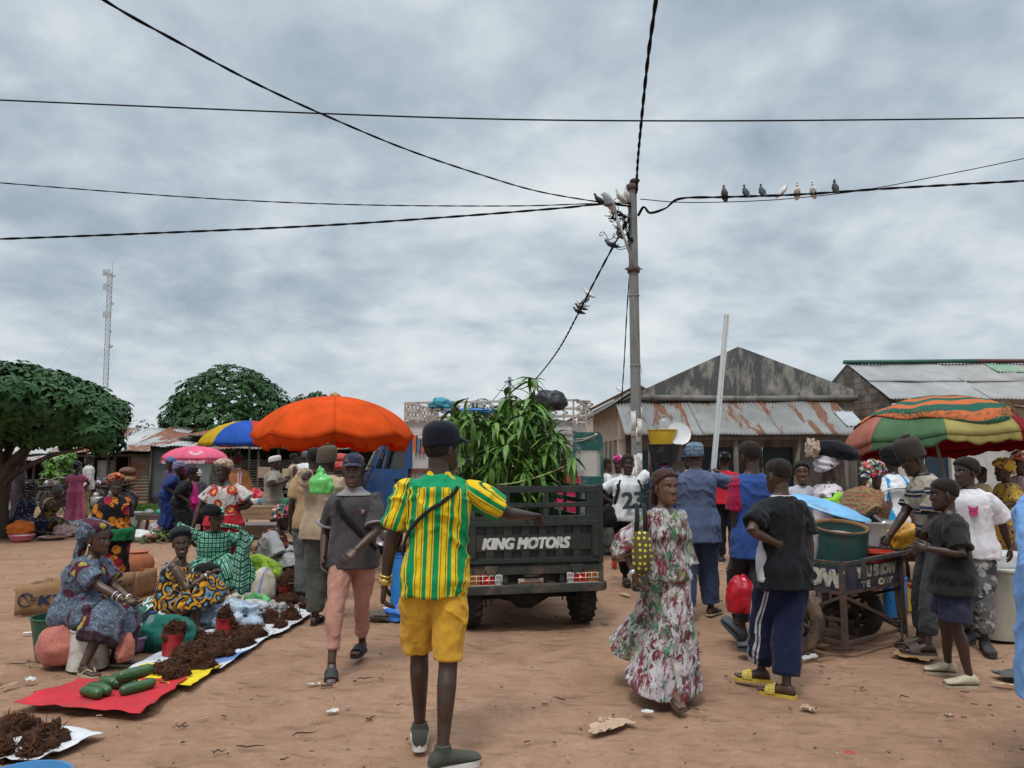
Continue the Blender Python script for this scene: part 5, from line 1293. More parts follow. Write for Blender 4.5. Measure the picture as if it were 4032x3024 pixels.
 for x in (-.5, .5): mb.tube(spline([(x*.9, .25, .30), (x*.86, .22, .22), (x*.93, .22, .21)]), .006, 5)
 mb.build('rear_axle', M_BLACK, t)
 for sx in (-1, 1):
  mt, mr = MB(), MB(); wheel(mt, mr, (sx*.565, .35, .285), (1, 0, 0), .275, .175, .155, 20); w = mt.build('wheel', M_BLACK, t, angle=40); mr.build('rim', M_OLIVE2, w, angle=40)
 mb = MB(); mb.bar((-.2, .4, .42), (-.2, 3.0, .45), .06); mb.bar((.2, .4, .42), (.2, 3.0, .45), .06); mb.bar((0, 2.9, .45), (0, 3.25, 1.0), .07); mb.build('chassis', M_BLACK, t, smooth=False)
 mb = MB(); mb.box((0, 2.35, .82), (.5, .55, .14), None, .04); mb.build('seat', M_BLACK, t)
 mb = MB(); mb.ell((0, 2.85, .88), (.16, .26, .13)); mb.build('fuel_tank', M_OLIVE, t)
 mb = MB(); mb.tube(spline([(-.40, 2.92, 1.12), (-.2, 3.08, 1.12), (0, 3.15, 1.05), (.2, 3.08, 1.12), (.40, 2.92, 1.12)]), .014, 7); mb.build('handlebar', M_BLACK, t)
 mb = MB(); mb.tube([(-.1, 3.15, 1.05), (-.1, 3.42, .28)], .025, 7); mb.tube([(.1, 3.15, 1.05), (.1, 3.42, .28)], .025, 7); mb.build('fork', M_STEEL, t)
 mt, mr = MB(), MB(); wheel(mt, mr, (0, 3.42, .285), (1, 0, 0), .275, .11, .18, 0); w = mt.build('wheel', M_BLACK, t, angle=40); mr.build('rim', M_OLIVE2, w, angle=40)
 return t
TR = truck()
_tm = Matrix.Rotation(R_(TYAW), 4, 'Z'); _tm.translation = Vector((*TRK, 0))
def mango(i, lx, ly, h, seed, label, lean=(0, 0)):
 r = random.Random(seed); p = _tm @ Vector((lx, ly, .625)); t = thing('mango_sapling', label, 'sapling', p, r.uniform(0, 6), 'mango saplings in the truck bed')
 h -= .74; st = [Vector((0, 0, 0)), Vector((r.gauss(0, .03), r.gauss(0, .03), h*.35)), Vector((lean[0]*.6+r.gauss(0, .05), lean[1]*.6, h*.7)), Vector((lean[0]+r.gauss(0, .05), lean[1]+r.gauss(0, .05), h))]
 S = spline(st, 8); mb = MB(); mb.tube(S, [.011-.007*k/(len(S)-1) for k in range(len(S))], 6)
 lf = MB(); tips = [(S[-1], 1.0, (S[-1]-S[-3]).normalized(), 13)]
 nb = r.randint(4, 7)
 for k in range(nb):
  f = r.uniform(.38, .9); b = S[int(f*(len(S)-1))]; a = r.uniform(0, 6.28); L = r.uniform(.14, .34); e = b+Vector((math.cos(a)*L, math.sin(a)*L, r.uniform(.05, .28)))
  mb.tube(spline([b, b.lerp(e, .5)+Vector((0, 0, -.02)), e], 4), .005, 5); tips.append((e, .95, (e-b).normalized(), 10))
 for f in np.arange(.10, .95, .11): tips.append((S[int(f*(len(S)-1))], .8, Vector((0, 0, 1)), 4))
 for c, k, d, n in tips:
  _, u, w = frame_from(d, Vector((r.random()-.5, r.random()-.5, .1)))
  for q in range(n):
   a = q*2.4+r.uniform(-.4, .4); el = r.uniform(-.15, .9) if n > 5 else r.uniform(-.3, .35)
   dd = (u*math.cos(a)+w*math.sin(a)+d*el).normalized(); L = r.uniform(.14, .245)*k
   leaf(lf, c+d*r.uniform(-.07, .02)*(n > 5), dd, Vector((0, 0, 1)) if abs(dd.z) < .9 else Vector((1, 0, 0)), L, L*r.uniform(.25, .33), r.uniform(.5, 1.5), .35, 4)
 mb.build('stem', stained('sapling_stem', (.10, .095, .055), (.05, .045, .03), .3), t); lf.build('leaves', M_MANGO, t); return t
_ml = [(-.42, .35, 2.18, 'sapling at the rear left corner of the truck bed beside the black cap'), (-.50, .95, 2.28, 'sapling against the left side panel, its top just right of the black cap'), (-.20, .30, 2.12, 'sapling just inside the tailgate left of its centre'), (-.22, .75, 2.25, 'bushy sapling left of the middle of the truck load'),
       (.02, .28, 2.22, 'sapling directly behind the tailgate centre with drooping side shoots'), (.06, .85, 2.40, 'tall sapling in the middle of the truck load'), (.24, .35, 2.38, 'sapling right of the middle and close to the tailgate'), (.30, .80, 2.36, 'thick sapling right of the load centre'),
       (.42, .42, 2.30, 'sapling at the rear right corner of the load, stems bare low down'), (.46, .90, 2.34, 'sapling against the right side panel of the truck'), (.34, .60, 2.66, 'tallest sapling whose thin bare tip rises above all the others'), (-.05, 1.30, 2.40, 'sapling at the front of the load, behind the middle ones'), (.38, 1.35, 2.38, 'sapling at the front right of the load near the curved hoop'), (-.42, 1.45, 2.34, 'sapling at the front left of the load seen over the cap'), (.50, .25, 2.05, 'short sapling leaning out over the right end of the tailgate'), (-.58, .40, 2.22, 'sapling leaning left behind the head of the green shirted man')]
for i, (x, y, h, lb) in enumerate(_ml): mango(i, x*(.66 if x > 0 else .84)-.04, y, h-.07, 40+i, lb, ((.0, 0) if i != 15 else (-.08, 0)))
mb = MB(); mb.tube(spline([_tm @ Vector(q) for q in ((-.45, .12, 1.37), (-.15, .08, 1.40), (.2, .10, 1.50), (.50, .5, 1.60), (.62, 1.9, 1.62))]), .008, 5)
tag(mb.build('tie_rope', paint('green_rope', (.30, .33, .12), .8)), 'thin yellow green rope tied across the saplings from tailgate to hoop', 'rope')
M_BLUE = paint('van_blue', (.022, .075, .20), .4, .2, 4, (.16, .11, .08), .35); M_VRED = paint('van_red', (.17, .035, .03), .5, .25, 4, (.12, .08, .06), .45); M_VWHT = paint('van_white', (.50, .50, .48), .5, .15, 4, (.22, .15, .10), .35); M_GLS = paint('dark_glass', (.03, .035, .036), .08, .1, spec=.7, bump=0)
def van():
 t = thing('minibus', 'old minibus with blue cab door, red body and white roof carrying a pierced rack', 'minibus', (-2.58, 13.0, 0), R_(-12)); Ln = 3.66; Wd = 1.75
 def slab(x0, x1, z0, z1, m, name, y=.0, th=.04, out=None):
  mb = MB(); mb.prism(out or [(x0, z0), (x1, z0), (x1, z1), (x0, z1)], th, (0, y, 0), (1, 0, 0), (0, 0, 1)); return mb.build(name, m, t, smooth=False)
 mb = MB(); mb.prism([(-.42, .42), (Ln, .42), (Ln, 1.42), (.20, 1.42), (-.30, 1.12), (-.46, .9)], Wd-.1, (0, Wd/2, 0), (1, 0, 0), (0, 0, 1)); mb.build('body', M_VRED, t, smooth=False)
 mb = MB(); mb.prism([(.42, 2.10), (Ln, 2.10), (Ln, 2.24), (3.4, 2.30), (.8, 2.30), (.50, 2.22)], Wd, (0, Wd/2, 0), (1, 0, 0), (0, 0, 1)); mb.build('roof', M_VWHT, t, smooth=False)
 mb = MB(); mb.prism([(.14, 1.422), (Ln-.05, 1.422), (Ln-.05, 2.098), (.46, 2.098)], Wd-.3, (0, Wd/2, 0), (1, 0, 0), (0, 0, 1)); mb.build('cabin', M_GLS, t, smooth=False)
 slab(0, 0, 0, 0, M_BLUE, 'cab_door', .02, .05, [(-.36, .55), (.80, .55), (.80, 1.46), (.10, 1.46), (-.30, 1.16)])
 for P in ([(.10, 1.46), (.18, 1.46), (.48, 2.1), (.42, 2.1)], [(.74, 1.462), (.86, 1.462), (.86, 2.1), (.74, 2.1)], [(.30, 1.462), (.35, 1.462), (.52, 2.1), (.48, 2.1)]):
  slab(0, 0, 0, 0, M_BLUE, 'pillar', .04, .06, P)
 for x0, x1 in ((1.70, 1.90), (2.6, 2.75), (3.45, Ln)): slab(x0, x1, 1.462, 2.1, M_VWHT, 'pillar', .04, .06)
 slab(.86, 1.15, 1.0, 2.1, M_VWHT, 'pillar', .06, .05)
 slab(.86, Ln, 1.40, 1.47, M_VRED, 'waist_rail', .02, .06); slab(.862, Ln, 2.04, 2.12, M_VWHT, 'roof_rail', .012, .06)
 for k, c in enumerate(((.55, .12, .03), (.05, .20, .42), (.55, .12, .03))):
  slab(.90+.07*k, .95+.07*k, 1.75, 2.04, paint('trim%d' % k, c, .5), 'trim_stripe', -.005, .05)
 mb = MB(); mb.box((.62, -.02, 1.28), (.14, .03, .03), None, .008); mb.build('door_handle', M_BLACK, t)
 mb = MB(); mb.tube([(.16, .0, 1.5), (-.04, -.24, 1.55)], .012, 6); mb.box((-.05, -.27, 1.62), (.05, .15, .26), None, .02); mb.build('mirror', M_BLACK, t)
 mb = MB(); mb.tube([(.28+.17*math.cos(a), .35+.06*math.cos(a), 1.50+.16*math.sin(a)) for a in np.linspace(0, 6.28, 25)], .014, 6); mb.build('steering_wheel', M_BLACK, t)
 mb = MB(); mb.prism([(-.02, 1.44), (.005, 1.44), (.33, 2.08), (.30, 2.08)], Wd-.1, (0, Wd/2, 0), (1, 0, 0), (0, 0, 1)); mb.build('windscreen', glass(), t, smooth=False)
 for x in (.35, 2.95):
  mt, mr = MB(), MB(); wheel(mt, mr, (x, .10, .32), (0, 1, 0), .32, .2, .18); w = mt.build('wheel', M_BLACK, t, angle=40); mr.build('rim', M_STEEL, w, angle=40)
 rk = paint('rack_paint', (.42, .38, .33), .65, .2, 8, (.17, .09, .06), .4); mb = MB(); zr = 2.33
 for z in (zr, zr+.13, zr+.27):
  for y in (-.06, Wd+.06): mb.bar((.75, y, z), (Ln+.1, y, z), .035)
  for x in (.75, Ln+.1): mb.bar((x, -.06, z), (x, Wd+.06, z), .035)
 for x in np.arange(.75, Ln+.1, .42):
  for y in (-.06, Wd+.06): mb.bar((x, y, zr-.1), (x, y, zr+.27), .028)
  for z0 in (zr, zr+.13):
   for k in range(2):
    mb.bar((x+.05+.18*k, -.06, z0+.02), (x+.15+.18*k, -.06, z0+.065), .028, .02, (0, 1, 0)); mb.bar((x+.15+.18*k, -.06, z0+.065), (x+.05+.18*k, -.06, z0+.11), .028, .02, (0, 1, 0))
 for z0 in (zr, zr+.13):
  for y in np.arange(0, Wd, .2):
   mb.bar((.75, y, z0+.02), (.75, y+.1, z0+.11), .028, .02, (1, 0, 0)); mb.bar((.75, y+.1, z0+.11), (.75, y+.2, z0+.02), .028, .02, (1, 0, 0))
 mb.build('roof_rack', rk, t, smooth=False)
 d = thing('hinge_pivot', None, None); bpy.data.objects.remove(d)
 gm = paint('green_door', (.012, .085, .075), .5, .25, 7, (.33, .32, .29), .36); D = 11.9
 o = at(2258, 1800, D); inv = (Matrix.Translation((-2.58, 13.0, 0)) @ Matrix.Rotation(R_(-12), 4, 'Z')).inverted()
 q = lambda px, z, dy=0: inv @ Vector((at(px, 1800, D).x, D+dy, z)); ux = (q(2380, 1)-q(2258, 1)).normalized(); zt, zb = at(0, 1702, D).z, .75; w = at(2376, 1800, D).x-o.x
 O = q(2258, 0); UP = Vector((0, 0, 1)); dr = MB(); zw0, zw1 = at(0, 1875, D).z, at(0, 1775, D).z
 def fr(x0, x1, z0, z1, th=.05): dr.prism([(x0, z0), (x1, z0), (x1, z1), (x0, z1)], th, O, ux, UP)
 fr(0, w, zb, zw0-.002); fr(0, .035, zw0, zw1); fr(w-.05, w, zw0, zw1); dr.prism([(0, zw1+.002), (w, zw1+.002), (w-.01, zt-.08), (w-.06, zt), (.05, zt), (.01, zt-.05)], .05, O, ux, UP)
 do = dr.build('rear_door', gm, t, smooth=False)
 mb = MB(); mb.prism([(.035, zw0), (w-.05, zw0), (w-.05, zw1), (.035, zw1)], .008, O, ux, UP); mb.build('window', glass('door_glass', (.5, .52, .5), .30), do, smooth=False)
 mb = MB(); mb.tube(spline([q(2235, 1.62+78*D/2900), q(2300, 1.62+83*D/2900, -.04), q(2345, 1.62+96*D/2900, -.06)]), .007, 5); mb.tube(spline([q(2235, 1.62+72*D/2900), q(2290, 1.62+74*D/2900, -.04), q(2345, 1.62+98*D/2900, -.06)]), .007, 5); mb.ell(q(2346, 1.62+97*D/2900, -.06), .025); mb.build('tie_rope', paint('pale_rope', (.42, .36, .30), .9), do)
 return t
van()
lump('bundle', 'turquoise plastic bundle lying on the roof rack', 'bundle', at(1735, 1600, 12.4)+Vector((0, .3, -.02)), (.22, .16, .11), paint('turquoise_tarp', (.02, .20, .28), .4), .2, 2.5, 1)
lump('bundle', 'black sack on the roof rack behind the tallest sapling', 'bundle', at(2168, 1600, 11.6)+Vector((0, .2, -.05)), (.26, .2, .20), paint('black_tarp', (.012, .013, .016), .5), .15, 2.5, 2)
lump('bundle', 'blue sheet rolled on the roof rack above the saplings', 'bundle', at(1860, 1622, 12.0)+Vector((0, .3, -.02)), (.45, .16, .06), paint('blue_tarp', (.02, .13, .35), .5), .2, 2.5, 3)
M_BIKER = paint('bike_dark', (.05, .012, .016), .3, .3, 6, (.1, .07, .05), .4); M_CHROME = paint('chrome', (.30, .30, .30), .3, .3, 8, (.10, .07, .05), .5, metal=.7)
def motorbike():
 t = thing('motorbike', 'x', 'motorbike', group='parked motorbikes')
 for y in (-.62, .62):
  mt, mr = MB(), MB(); wheel(mt, mr, (0, y, .30), (1, 0, 0), .30, .085, .22); w = mt.build('wheel', M_BLACK, t, angle=50); mr.build('rim', M_CHROME, w, angle=50)
 mb = MB(); mb.box((0, .02, .38), (.2, .34, .26), None, .03); mb.lathe([(.05, -.12), (.10, -.1), (.10, .1), (.05, .12)], (0, .05, .52), 12); mb.build('engine', M_STEEL, t)
 mb = MB()
 for a, b, r in (((0, .5, .88), (0, -.25, .75), .03), ((0, .5, .85), (0, .1, .3), .025), ((0, -.25, .72), (0, -.1, .3), .025), ((-.06, -.62, .3), (-.06, .0, .34), .02), ((.06, -.62, .3), (.06, .0, .34), .02), ((0, -.25, .74), (0, -.75, .72), .022)): mb.tube([a, b], r, 7)
 mb.build('frame', M_BLACK, t)
 mb = MB(); mb.tube([(-.07, .60, .3), (-.07, .45, .95)], .025, 7); mb.tube([(.07, .60, .3), (.07, .45, .95)], .025, 7); mb.build('fork', M_CHROME, t)
 mb = MB(); mb.tube([(0, .50, .80), (0, .36, .88), (0, .12, .88), (0, -.08, .78)], [(.05, .05), (.13, .10), (.14, .11), (.08, .06)], 14, up=(0, 0, 1)); mb.build('fuel_tank', M_BIKER, t)
 mb = MB(); mb.tube([(0, -.02, .80), (0, -.3, .80), (0, -.6, .84), (0, -.78, .86)], [(.09, .045), (.13, .05), (.13, .05), (.09, .035)], 12, up=(0, 0, 1)); mb.build('seat', M_BLACK, t)
 mb = MB(); mb.tube(spline([(-.36, .28, 1.04), (-.2, .42, 1.06), (0, .46, .99), (.2, .42, 1.06), (.36, .28, 1.04)]), .013, 7); mb.build('handlebar', M_CHROME, t)
 mb = MB(); mb.lathe([(.02, -.08), (.09, -.02), (.095, .04), (.01, .06)], (0, .60, .88), 14, Matrix.Rotation(R_(-80), 3, 'X')); mb.build('headlight', M_CHROME, t)
 for q in (-1, 1): mb = MB(); mb.tube([(q*.2, .42, 1.05), (q*.26, .40, 1.2)], .007, 5); mb.ell((q*.27, .40, 1.24), (.05, .015, .035), 10, 6); mb.build('mirror', M_BLACK, t)
 mb = MB(); mb.tube(spline([(.12, .1, .35), (.13, -.2, .26), (.15, -.75, .34)]), [.03]*17, 8); mb.build('exhaust', M_CHROME, t)
 mb = MB()
 for y in (-.62, .62): mb.tube([(0, y+.34*math.cos(a), .30+.34*math.sin(a)) for a in np.linspace(.3, 2.8, 12)], (.055, .012), 8, up=None)
 mb.build('mudguard', M_BIKER, t); return t
mbk = motorbike()
for i, (px, D, yaw, lb) in enumerate([(455, 23.5, 75, 'motorbike parked side on beside the rusted shed wall, with luggage strapped on'), (300, 24, 40, 'motorbike parked behind the woman in the pink dress'), (235, 23, 60, 'motorbike with shiny handlebar next to the young shrub'), (120, 22, 100, 'motorbike half hidden by the tree trunk and the seated women'), (1000, 21, 80, 'red motorbike behind the stall table and the striped parasol pole'), (395, 22.5, 100, 'motorbike parked in front of the others near the shed doorway')]):
 o = mbk if i == 0 else copy_tree(mbk); o.location = (at(px, 1800, D).x, D, 0); o.rotation_euler = (0, 0, R_(yaw)); o['label'] = lb
for k, (dz, c, lb) in enumerate(((.92, (.20, .12, .055), 'tan soft bag strapped on the motorbike seat beneath the brown one'), (1.16, (.11, .045, .028), 'brown soft bag strapped on top of the tan one on the motorbike'))):
 lump('travel_bag', lb, 'bag', (at(512, 1800, 23.5).x, 23.4, dz), (.26, .19, .14), paint('bag%d' % k, c, .7), .08, 1.5, k, power=3)
def cloth(name, c, trans=.35, var=.2, dirt=(.12, .09, .07), layers=None):
 k = ('um', name)
 if k in _MC: return _MC[k]
 n = NT(name); co = n.coord('Object')
 col = n.ramp(n.noise(co, 3, 6, .6), [(.3, tuple(x*(1-var) for x in c)), (.7, tuple(min(1, x*(1+var)) for x in c))])
 d = n.noise(n.coord('Object', (1.5, 1.5, 4), (3, 1, 2)), 2, 8, .7, .5); col = n.mix(n.mapr(d, .62, .85, 0, .6), col, dirt)
 if layers: col = layers(n, co, col)
 n.bump(n.math('ADD', n.noise(n.coord('Object', (6, 6, 3)), 1, 6, .6, .6), n.math('MULTIPLY', n.noise(co, 120, 2), .1)), .5, .03)
 n.out(col, .85, .1); tr = n.n('BsdfTranslucent', None, Color=col); mx = n.n('MixShader', None, i0=trans, i1=n.b.outputs[0], i2=tr.outputs[0])
 n.t.links.new(mx.outputs[0], n.t.nodes['Material Output'].inputs['Surface']); _MC[k] = n.m; return n.m
def parasol(label, pos, ztop, R, drop, mats, N=8, polez=0.0, tilt=(0, 0), val=.10, sag=.06, rag=.0, seed=0, polemat=None, rz=0, flat=78, valmat=None, bow=.05, inr=None, pole_off=(0, 0), valfold=0.0):
 t = thing('parasol', label, 'parasol', (pos[0], pos[1], 0), 0); rot = Matrix.Rotation(R_(tilt[0]), 3, 'X') @ Matrix.Rotation(R_(tilt[1]), 3, 'Y'); O = Vector((0, 0, ztop))
 cf = 1-math.cos(R_(flat))
 def P(th, u, below=0.0):
  s = abs(math.sin(N*(th-rz)/2)); r = R*math.sin(u*R_(flat))/math.sin(R_(flat))*(1-bow*s*u*u)
  z = -drop*(1-math.cos(u*R_(flat)))/cf - sag*s*u*u + rag*.3*float(nz(np.array([[th*3+seed, u*4, 1.7]]))[0])*u*u
  return O + rot @ Vector((r*math.cos(th), r*math.sin(th), z))
 mb = MB(); K = 10
 for p in range(N):
  a0 = rz+2*math.pi*p/N; mb.mat(p % len(mats)); mb.sheet(lambda a, u: P(a0+a*2*math.pi/N, .02+.98*u), K, 14, .004)
 co = mb.build('canopy', mats, t)
 vb = MB(); vm = valmat or mats
 for p in range(N):
  a0 = rz+2*math.pi*p/N; vb.mat(p % len(vm))
  def fn(a, u):
   th = a0+a*2*math.pi/N; b = P(th, 1.0); dd = rot @ Vector((math.cos(th), math.sin(th), 0)); sc = val*(.75+.25*abs(math.sin(th*14+seed))) + rag*float(nz(np.array([[th*6+seed, 2.2, .3]]))[0])
   return b - dd*(.01+valfold*u+.012*math.sin(th*40+seed)*u) + Vector((0, 0, -sc*u))
  vb.sheet(fn, K*2, 3, .003)
 vb.build('valance', vm, t)
 rb = paint('parasol_rib', (.10, .10, .10), .5)
 for p in range(N):
  th = rz+2*math.pi*p/N; mb = MB(); mb.tube([P(th, u)-Vector((0, 0, .015)) for u in np.linspace(.04, .98, 9)], .006, 5); mb.build('rib', rb, t)
 mb = MB(); a = O + rot @ Vector((0, 0, .06)); b = O + rot @ Vector((0, 0, -ztop+.0)); b.z = 0; mb.tube([a, O+rot @ Vector((0, 0, -drop)), Vector((b.x+pole_off[0], b.y+pole_off[1], 0))], .02, 10); mb.build('pole', polemat or paint('parasol_pole', (.20, .22, .25), .5, .2, 6, (.13, .07, .04), .3), t)
 return t, P
ORG = cloth('orange_cloth', (.80, .115, .018), .45, .2, (.30, .06, .02))
t, P = parasol('big saggy orange red parasol with a ragged scalloped edge over the market path', (at(1315, 1700, 11).x, 11), at(1315, 1562, 11).z, 1.19, .58, [ORG], 8, sag=.08, val=.15, rag=.06, rz=.25, flat=72, bow=.05, valfold=.10)
lump('knot', None, None, (0, 0, at(1315, 1562, 11).z-.02), (.07, .06, .04), paint('faded_rag', (.42, .20, .08), .9), .3, 3, 2, parent=t)
UY = cloth('parasol_yellow', (.55, .36, .02), .3); UB = cloth('parasol_blue', (.03, .10, .42), .3); UR = cloth('parasol_red', (.50, .06, .04), .3); UG = cloth('parasol_green', (.12, .32, .22), .3)
parasol('striped parasol of yellow, blue and red panels left of the big orange one', (at(985, 1700, 15.7).x, 15.7), at(985, 1657, 15.7).z, 1.03, .50, [UY, UB, UR, UG], 8, val=.03, sag=.02, rz=-2.75+math.pi/4*0, flat=76, polemat=paint('pole_bluegrey', (.14, .19, .26), .5))
PK = cloth('parasol_pink', (.80, .17, .27), .35, .12, (.50, .14, .18))
D = 18.0; tp, P = parasol('small pink parasol with white lettering over the seated traders', (at(773, 1700, D).x, D), at(773, 1757, D).z, .80, .30, [PK], 8, val=.115, sag=.015, rz=0, flat=74, polemat=paint('pole_rose', (.40, .25, .22), .6))
MW = paint('lettering_white', (.70, .62, .64), .7, .1, bump=0)
for p in range(8):
 th = 2*math.pi*p/8+math.pi/8; c = P(th, 1.0)
 if c.y > .1: continue
 tg_ = Vector((-math.sin(th), math.cos(th), 0)); nrm = Vector((math.cos(th), math.sin(th), 0))
 text_obj('lettering', 'africell', MW, tp, c+nrm*.032+Vector((0, 0, -.060)), tg_, (0, 0, 1), .075, 0, 0, .42, heavy=.006)
for sgn in (1,):
 mb = MB(); th0 = -1.15
 for r0 in (.16, .11):
  mb.sheet(lambda a, b: P(th0+(r0+.022*b)*math.cos(a*math.pi)*1.3, .62+(r0+.022*b)*math.sin(a*math.pi)*1.2)+Vector((0, -.006, .008)), 14, 1, .002)
 mb.build('emblem', MW, tp)
D = 10.0; c0 = at(3662, 1600, D)
PG = cloth('parasol_faded_green', (.10, .19, .095), .25, .15, (.10, .14, .07)); PY = cloth('parasol_straw', (.40, .34, .12), .25, .15, (.22, .18, .09)); PR = cloth('parasol_faded_pink', (.42, .15, .11), .25, .2, (.25, .12, .09)); PRD = cloth('parasol_deep_red', (.26, .018, .022), .3)
tpr, P = parasol('wide tilted parasol of green, straw and red panels with a striped cloth on top', (c0.x, c0.y), at(3662, 1574, D).z, 1.16, .60, [PG, PY, PRD, PRD, PRD, PRD, PRD, PR], 8, tilt=(-6, -2), val=.11, sag=.03, rag=.03, rz=-2.775, flat=78, bow=.07, seed=3, valmat=[PG, PY, PRD, PRD, PRD, PRD, PRD, PR], pole_off=(.10, -.1))
def stripes(n, co, col):
 q = n.n('SeparateXYZ', None, Vector=n.coord('Object', rot=(0, 0, .5))); rr = n.n('VectorMath', {'operation': 'LENGTH'}); n.put(rr.inputs[0], n.coord('Object', (1, 1, 0), (0, .15, 0)))
 w = n.math('ADD', n.math('MULTIPLY', rr.outputs['Value'], 4.6), n.math('MULTIPLY', n.noise(co, 1.6, 3), .9))
 return n.mix(n.mapr(n.math('PINGPONG', w, .5), .23, .27), col, (.50, .135, .05))
ST = cloth('striped_cover', (.025, .105, .075), .15, .12, (.10, .10, .07), stripes)
def cover():
 mb = MB()
 def fn(a, u):
  th = a*2*math.pi; s = math.cos(th+1.2)*.09 + .10*math.sin(3*th+.6) + .05*math.sin(5*th+2); uu = .01+(.70+s)*u
  p = P(th, min(1.0, uu)); w = float(nz(np.array([[p.x*4, p.y*4, 1.0]]))[0])
  return p + Vector((0, 0, .022+.018*w+.012*math.sin(9*th+3*u)*u))
 mb.sheet(fn, 96, 18, .006); o = mb.build('cover_cloth', ST, None); o.location = (c0.x, c0.y, 0)
 tag(o, 'orange and green striped cloth with frayed edges draped over the right parasol', 'cloth')
 fr = MB(); r = random.Random(2)
 for k in range(260):
  a = r.choice((r.gauss(.62, .03), r.gauss(.80, .025), r.gauss(.90, .02), r.gauss(.70, .06))); u = r.uniform(.85, 1.0); b = Vector(fn(a % 1, u)); e = b+Vector((r.gauss(0, .04), r.gauss(-.02, .03), r.uniform(-.02, .05))); fr.tube([b, (b+e)/2+Vector((0, 0, .02)), e], .003, 4)
 fr.build('fringe', paint('frayed_yarn', (.20, .19, .09), .9), o)
cover()
M_FIB = leafmat('dried_fibre', (.085, .034, .017), rough=.9, var=.7)
def pile(label, loc, r, h, seed, group='heaps of dried brown fibre', n=150, on=0.0):
 rr = random.Random(seed); u = np.linspace(0, 2*np.pi, 26, endpoint=False); ph = np.linspace(-.25, 1.55, 12); T, Pp = np.meshgrid(u, ph)
 d = np.stack([np.cos(Pp)*np.cos(T), np.cos(Pp)*np.sin(T), np.sin(Pp)], -1).reshape(-1, 3)
 k = .82+.30*fbm(d*2.6+seed*1.7, 3); q = d*k[:, None]*np.array((r, r*rr.uniform(.7, .95), h)); mb = MB(); mb.rings([[Vector(q[i*26+j]) for j in range(26)] for i in range(12)])
 for _ in range(n):
  i = rr.randrange(len(q)); b = Vector(q[i])*rr.uniform(.8, 1.05); nn = Vector(d[i]); t = Vector((rr.gauss(0, 1), rr.gauss(0, 1), rr.gauss(0, .7))).normalized(); L = rr.uniform(.05, .13)*(.6+r)
  P3 = [b-t*L*.5, b+nn*L*.22, b+t*L*.5+nn*rr.uniform(-.3, .3)*L]
  if P3[0].z < .004: P3[0].z = .004
  if P3[2].z < .004: P3[2].z = .004
  mb.tube(P3, [.002, .0036, .0015], 4)
 o = mb.build('fibre_pile', M_FIB, None, loc=(loc[0], loc[1], loc[2]+.004)); o.rotation_euler = (0, 0, rr.uniform(0, 6)); return tag(o, label, 'pile', group)
def groundsheet(name, label, pts, mat, z=.006, seed=0, ripple=.010, cat='sheet', curl=.02, text=None, th=.003):
 A, B, C_, D_ = [G(*p) for p in pts]; S = seed
 def fn(u, v):
  p = A.lerp(B, u).lerp(D_.lerp(C_, u), v); e = min(u, 1-u, v, 1-v); w = float(fbm(np.array([[p.x*5+S, p.y*5, S*1.3]]), 3)[0])
  off = (1-min(1, e*8))*.012*float(nz(np.array([[u*9+S, v*9, 4.1]]))[0])
  return Vector((p.x+off, p.y+off*.6, z+.012+ripple*(w+.9)*.7 + curl*max(0, 1-e*12)*max(0, float(nz(np.array([[u*6+S*2, v*6, 1.1]]))[0]))))
 mb = MB(); mb.sheet(fn, 34, 30, th); o = mb.build(name, mat); tag(o, label, cat); return o, fn
def sackcloth(name, c, c2=None, dirtc=(.25, .19, .13), stripes=None):
 n = NT(name); co = n.coord('Object'); col = n.ramp(n.noise(co, 5, 6, .6), [(.3, tuple(x*.82 for x in c)), (.7, tuple(min(1, x*1.12) for x in c))])
 if c2 is not None:
  q = n.n('SeparateXYZ', None, Vector=n.coord('Object', rot=(0, 0, .6))); f = n.mapr(n.math('PINGPONG', n.math('MULTIPLY', q.outputs[0], stripes or 3.0), .5), .36, .40); col = n.mix(f, col, c2)
 col = n.mix(n.mapr(n.noise(n.coord('Object', off=(2, 7, 1)), 6, 9, .72, .6), .52, .66, 0, .7), col, dirtc)
 n.bump(n.noise(co, 14, 6, .6, .5), .5, .012); return n.out(col, .7, .2)
M_SKW = sackcloth('white_sack', (.58, .58, .60)); M_SKB = sackcloth('white_blue_sack', (.56, .58, .62), (.10, .18, .42), stripes=1.4); M_SKR = sackcloth('red_sack', (.46, .025, .035), None, (.16, .05, .04)); M_SKY = sackcloth('yellow_sack', (.66, .50, .015), None, (.30, .2, .05))
SH = {}
_, SH['a'] = groundsheet('ground_sheet', 'long white and blue plastic sack spread under the middle brown heaps', [(488, 2652), (870, 2648), (1085, 2500), (800, 2490)], M_SKB, .010, 1)
_, SH['b'] = groundsheet('ground_sheet', 'white sack spread farther up the row under three brown heaps', [(905, 2500), (1095, 2512), (1245, 2415), (1010, 2405)], M_SKW, .016, 2)
_, SH['y'] = groundsheet('ground_sheet', 'bright yellow sack spread between the white sack and the red one', [(435, 2700), (745, 2722), (868, 2640), (575, 2630)], M_SKY, .022, 3)
_, SH['r'] = groundsheet('ground_sheet', 'red plastic sack carrying big green cucumbers', [(50, 2795), (548, 2838), (738, 2695), (300, 2700)], M_SKR, .028, 4, .008)
_, SH['w'] = groundsheet('ground_sheet', 'white sack with brown fibre cut off by the lower left corner', [(-120, 3010), (150, 3010), (405, 2905), (-40, 2850)], M_SKW, .010, 5)
_, SH['c'] = groundsheet('ground_sheet', 'white sheet at the far end of the row under the last brown heaps', [(1075, 2420), (1250, 2400), (1260, 2330), (1100, 2335)], M_SKW, .008, 6)
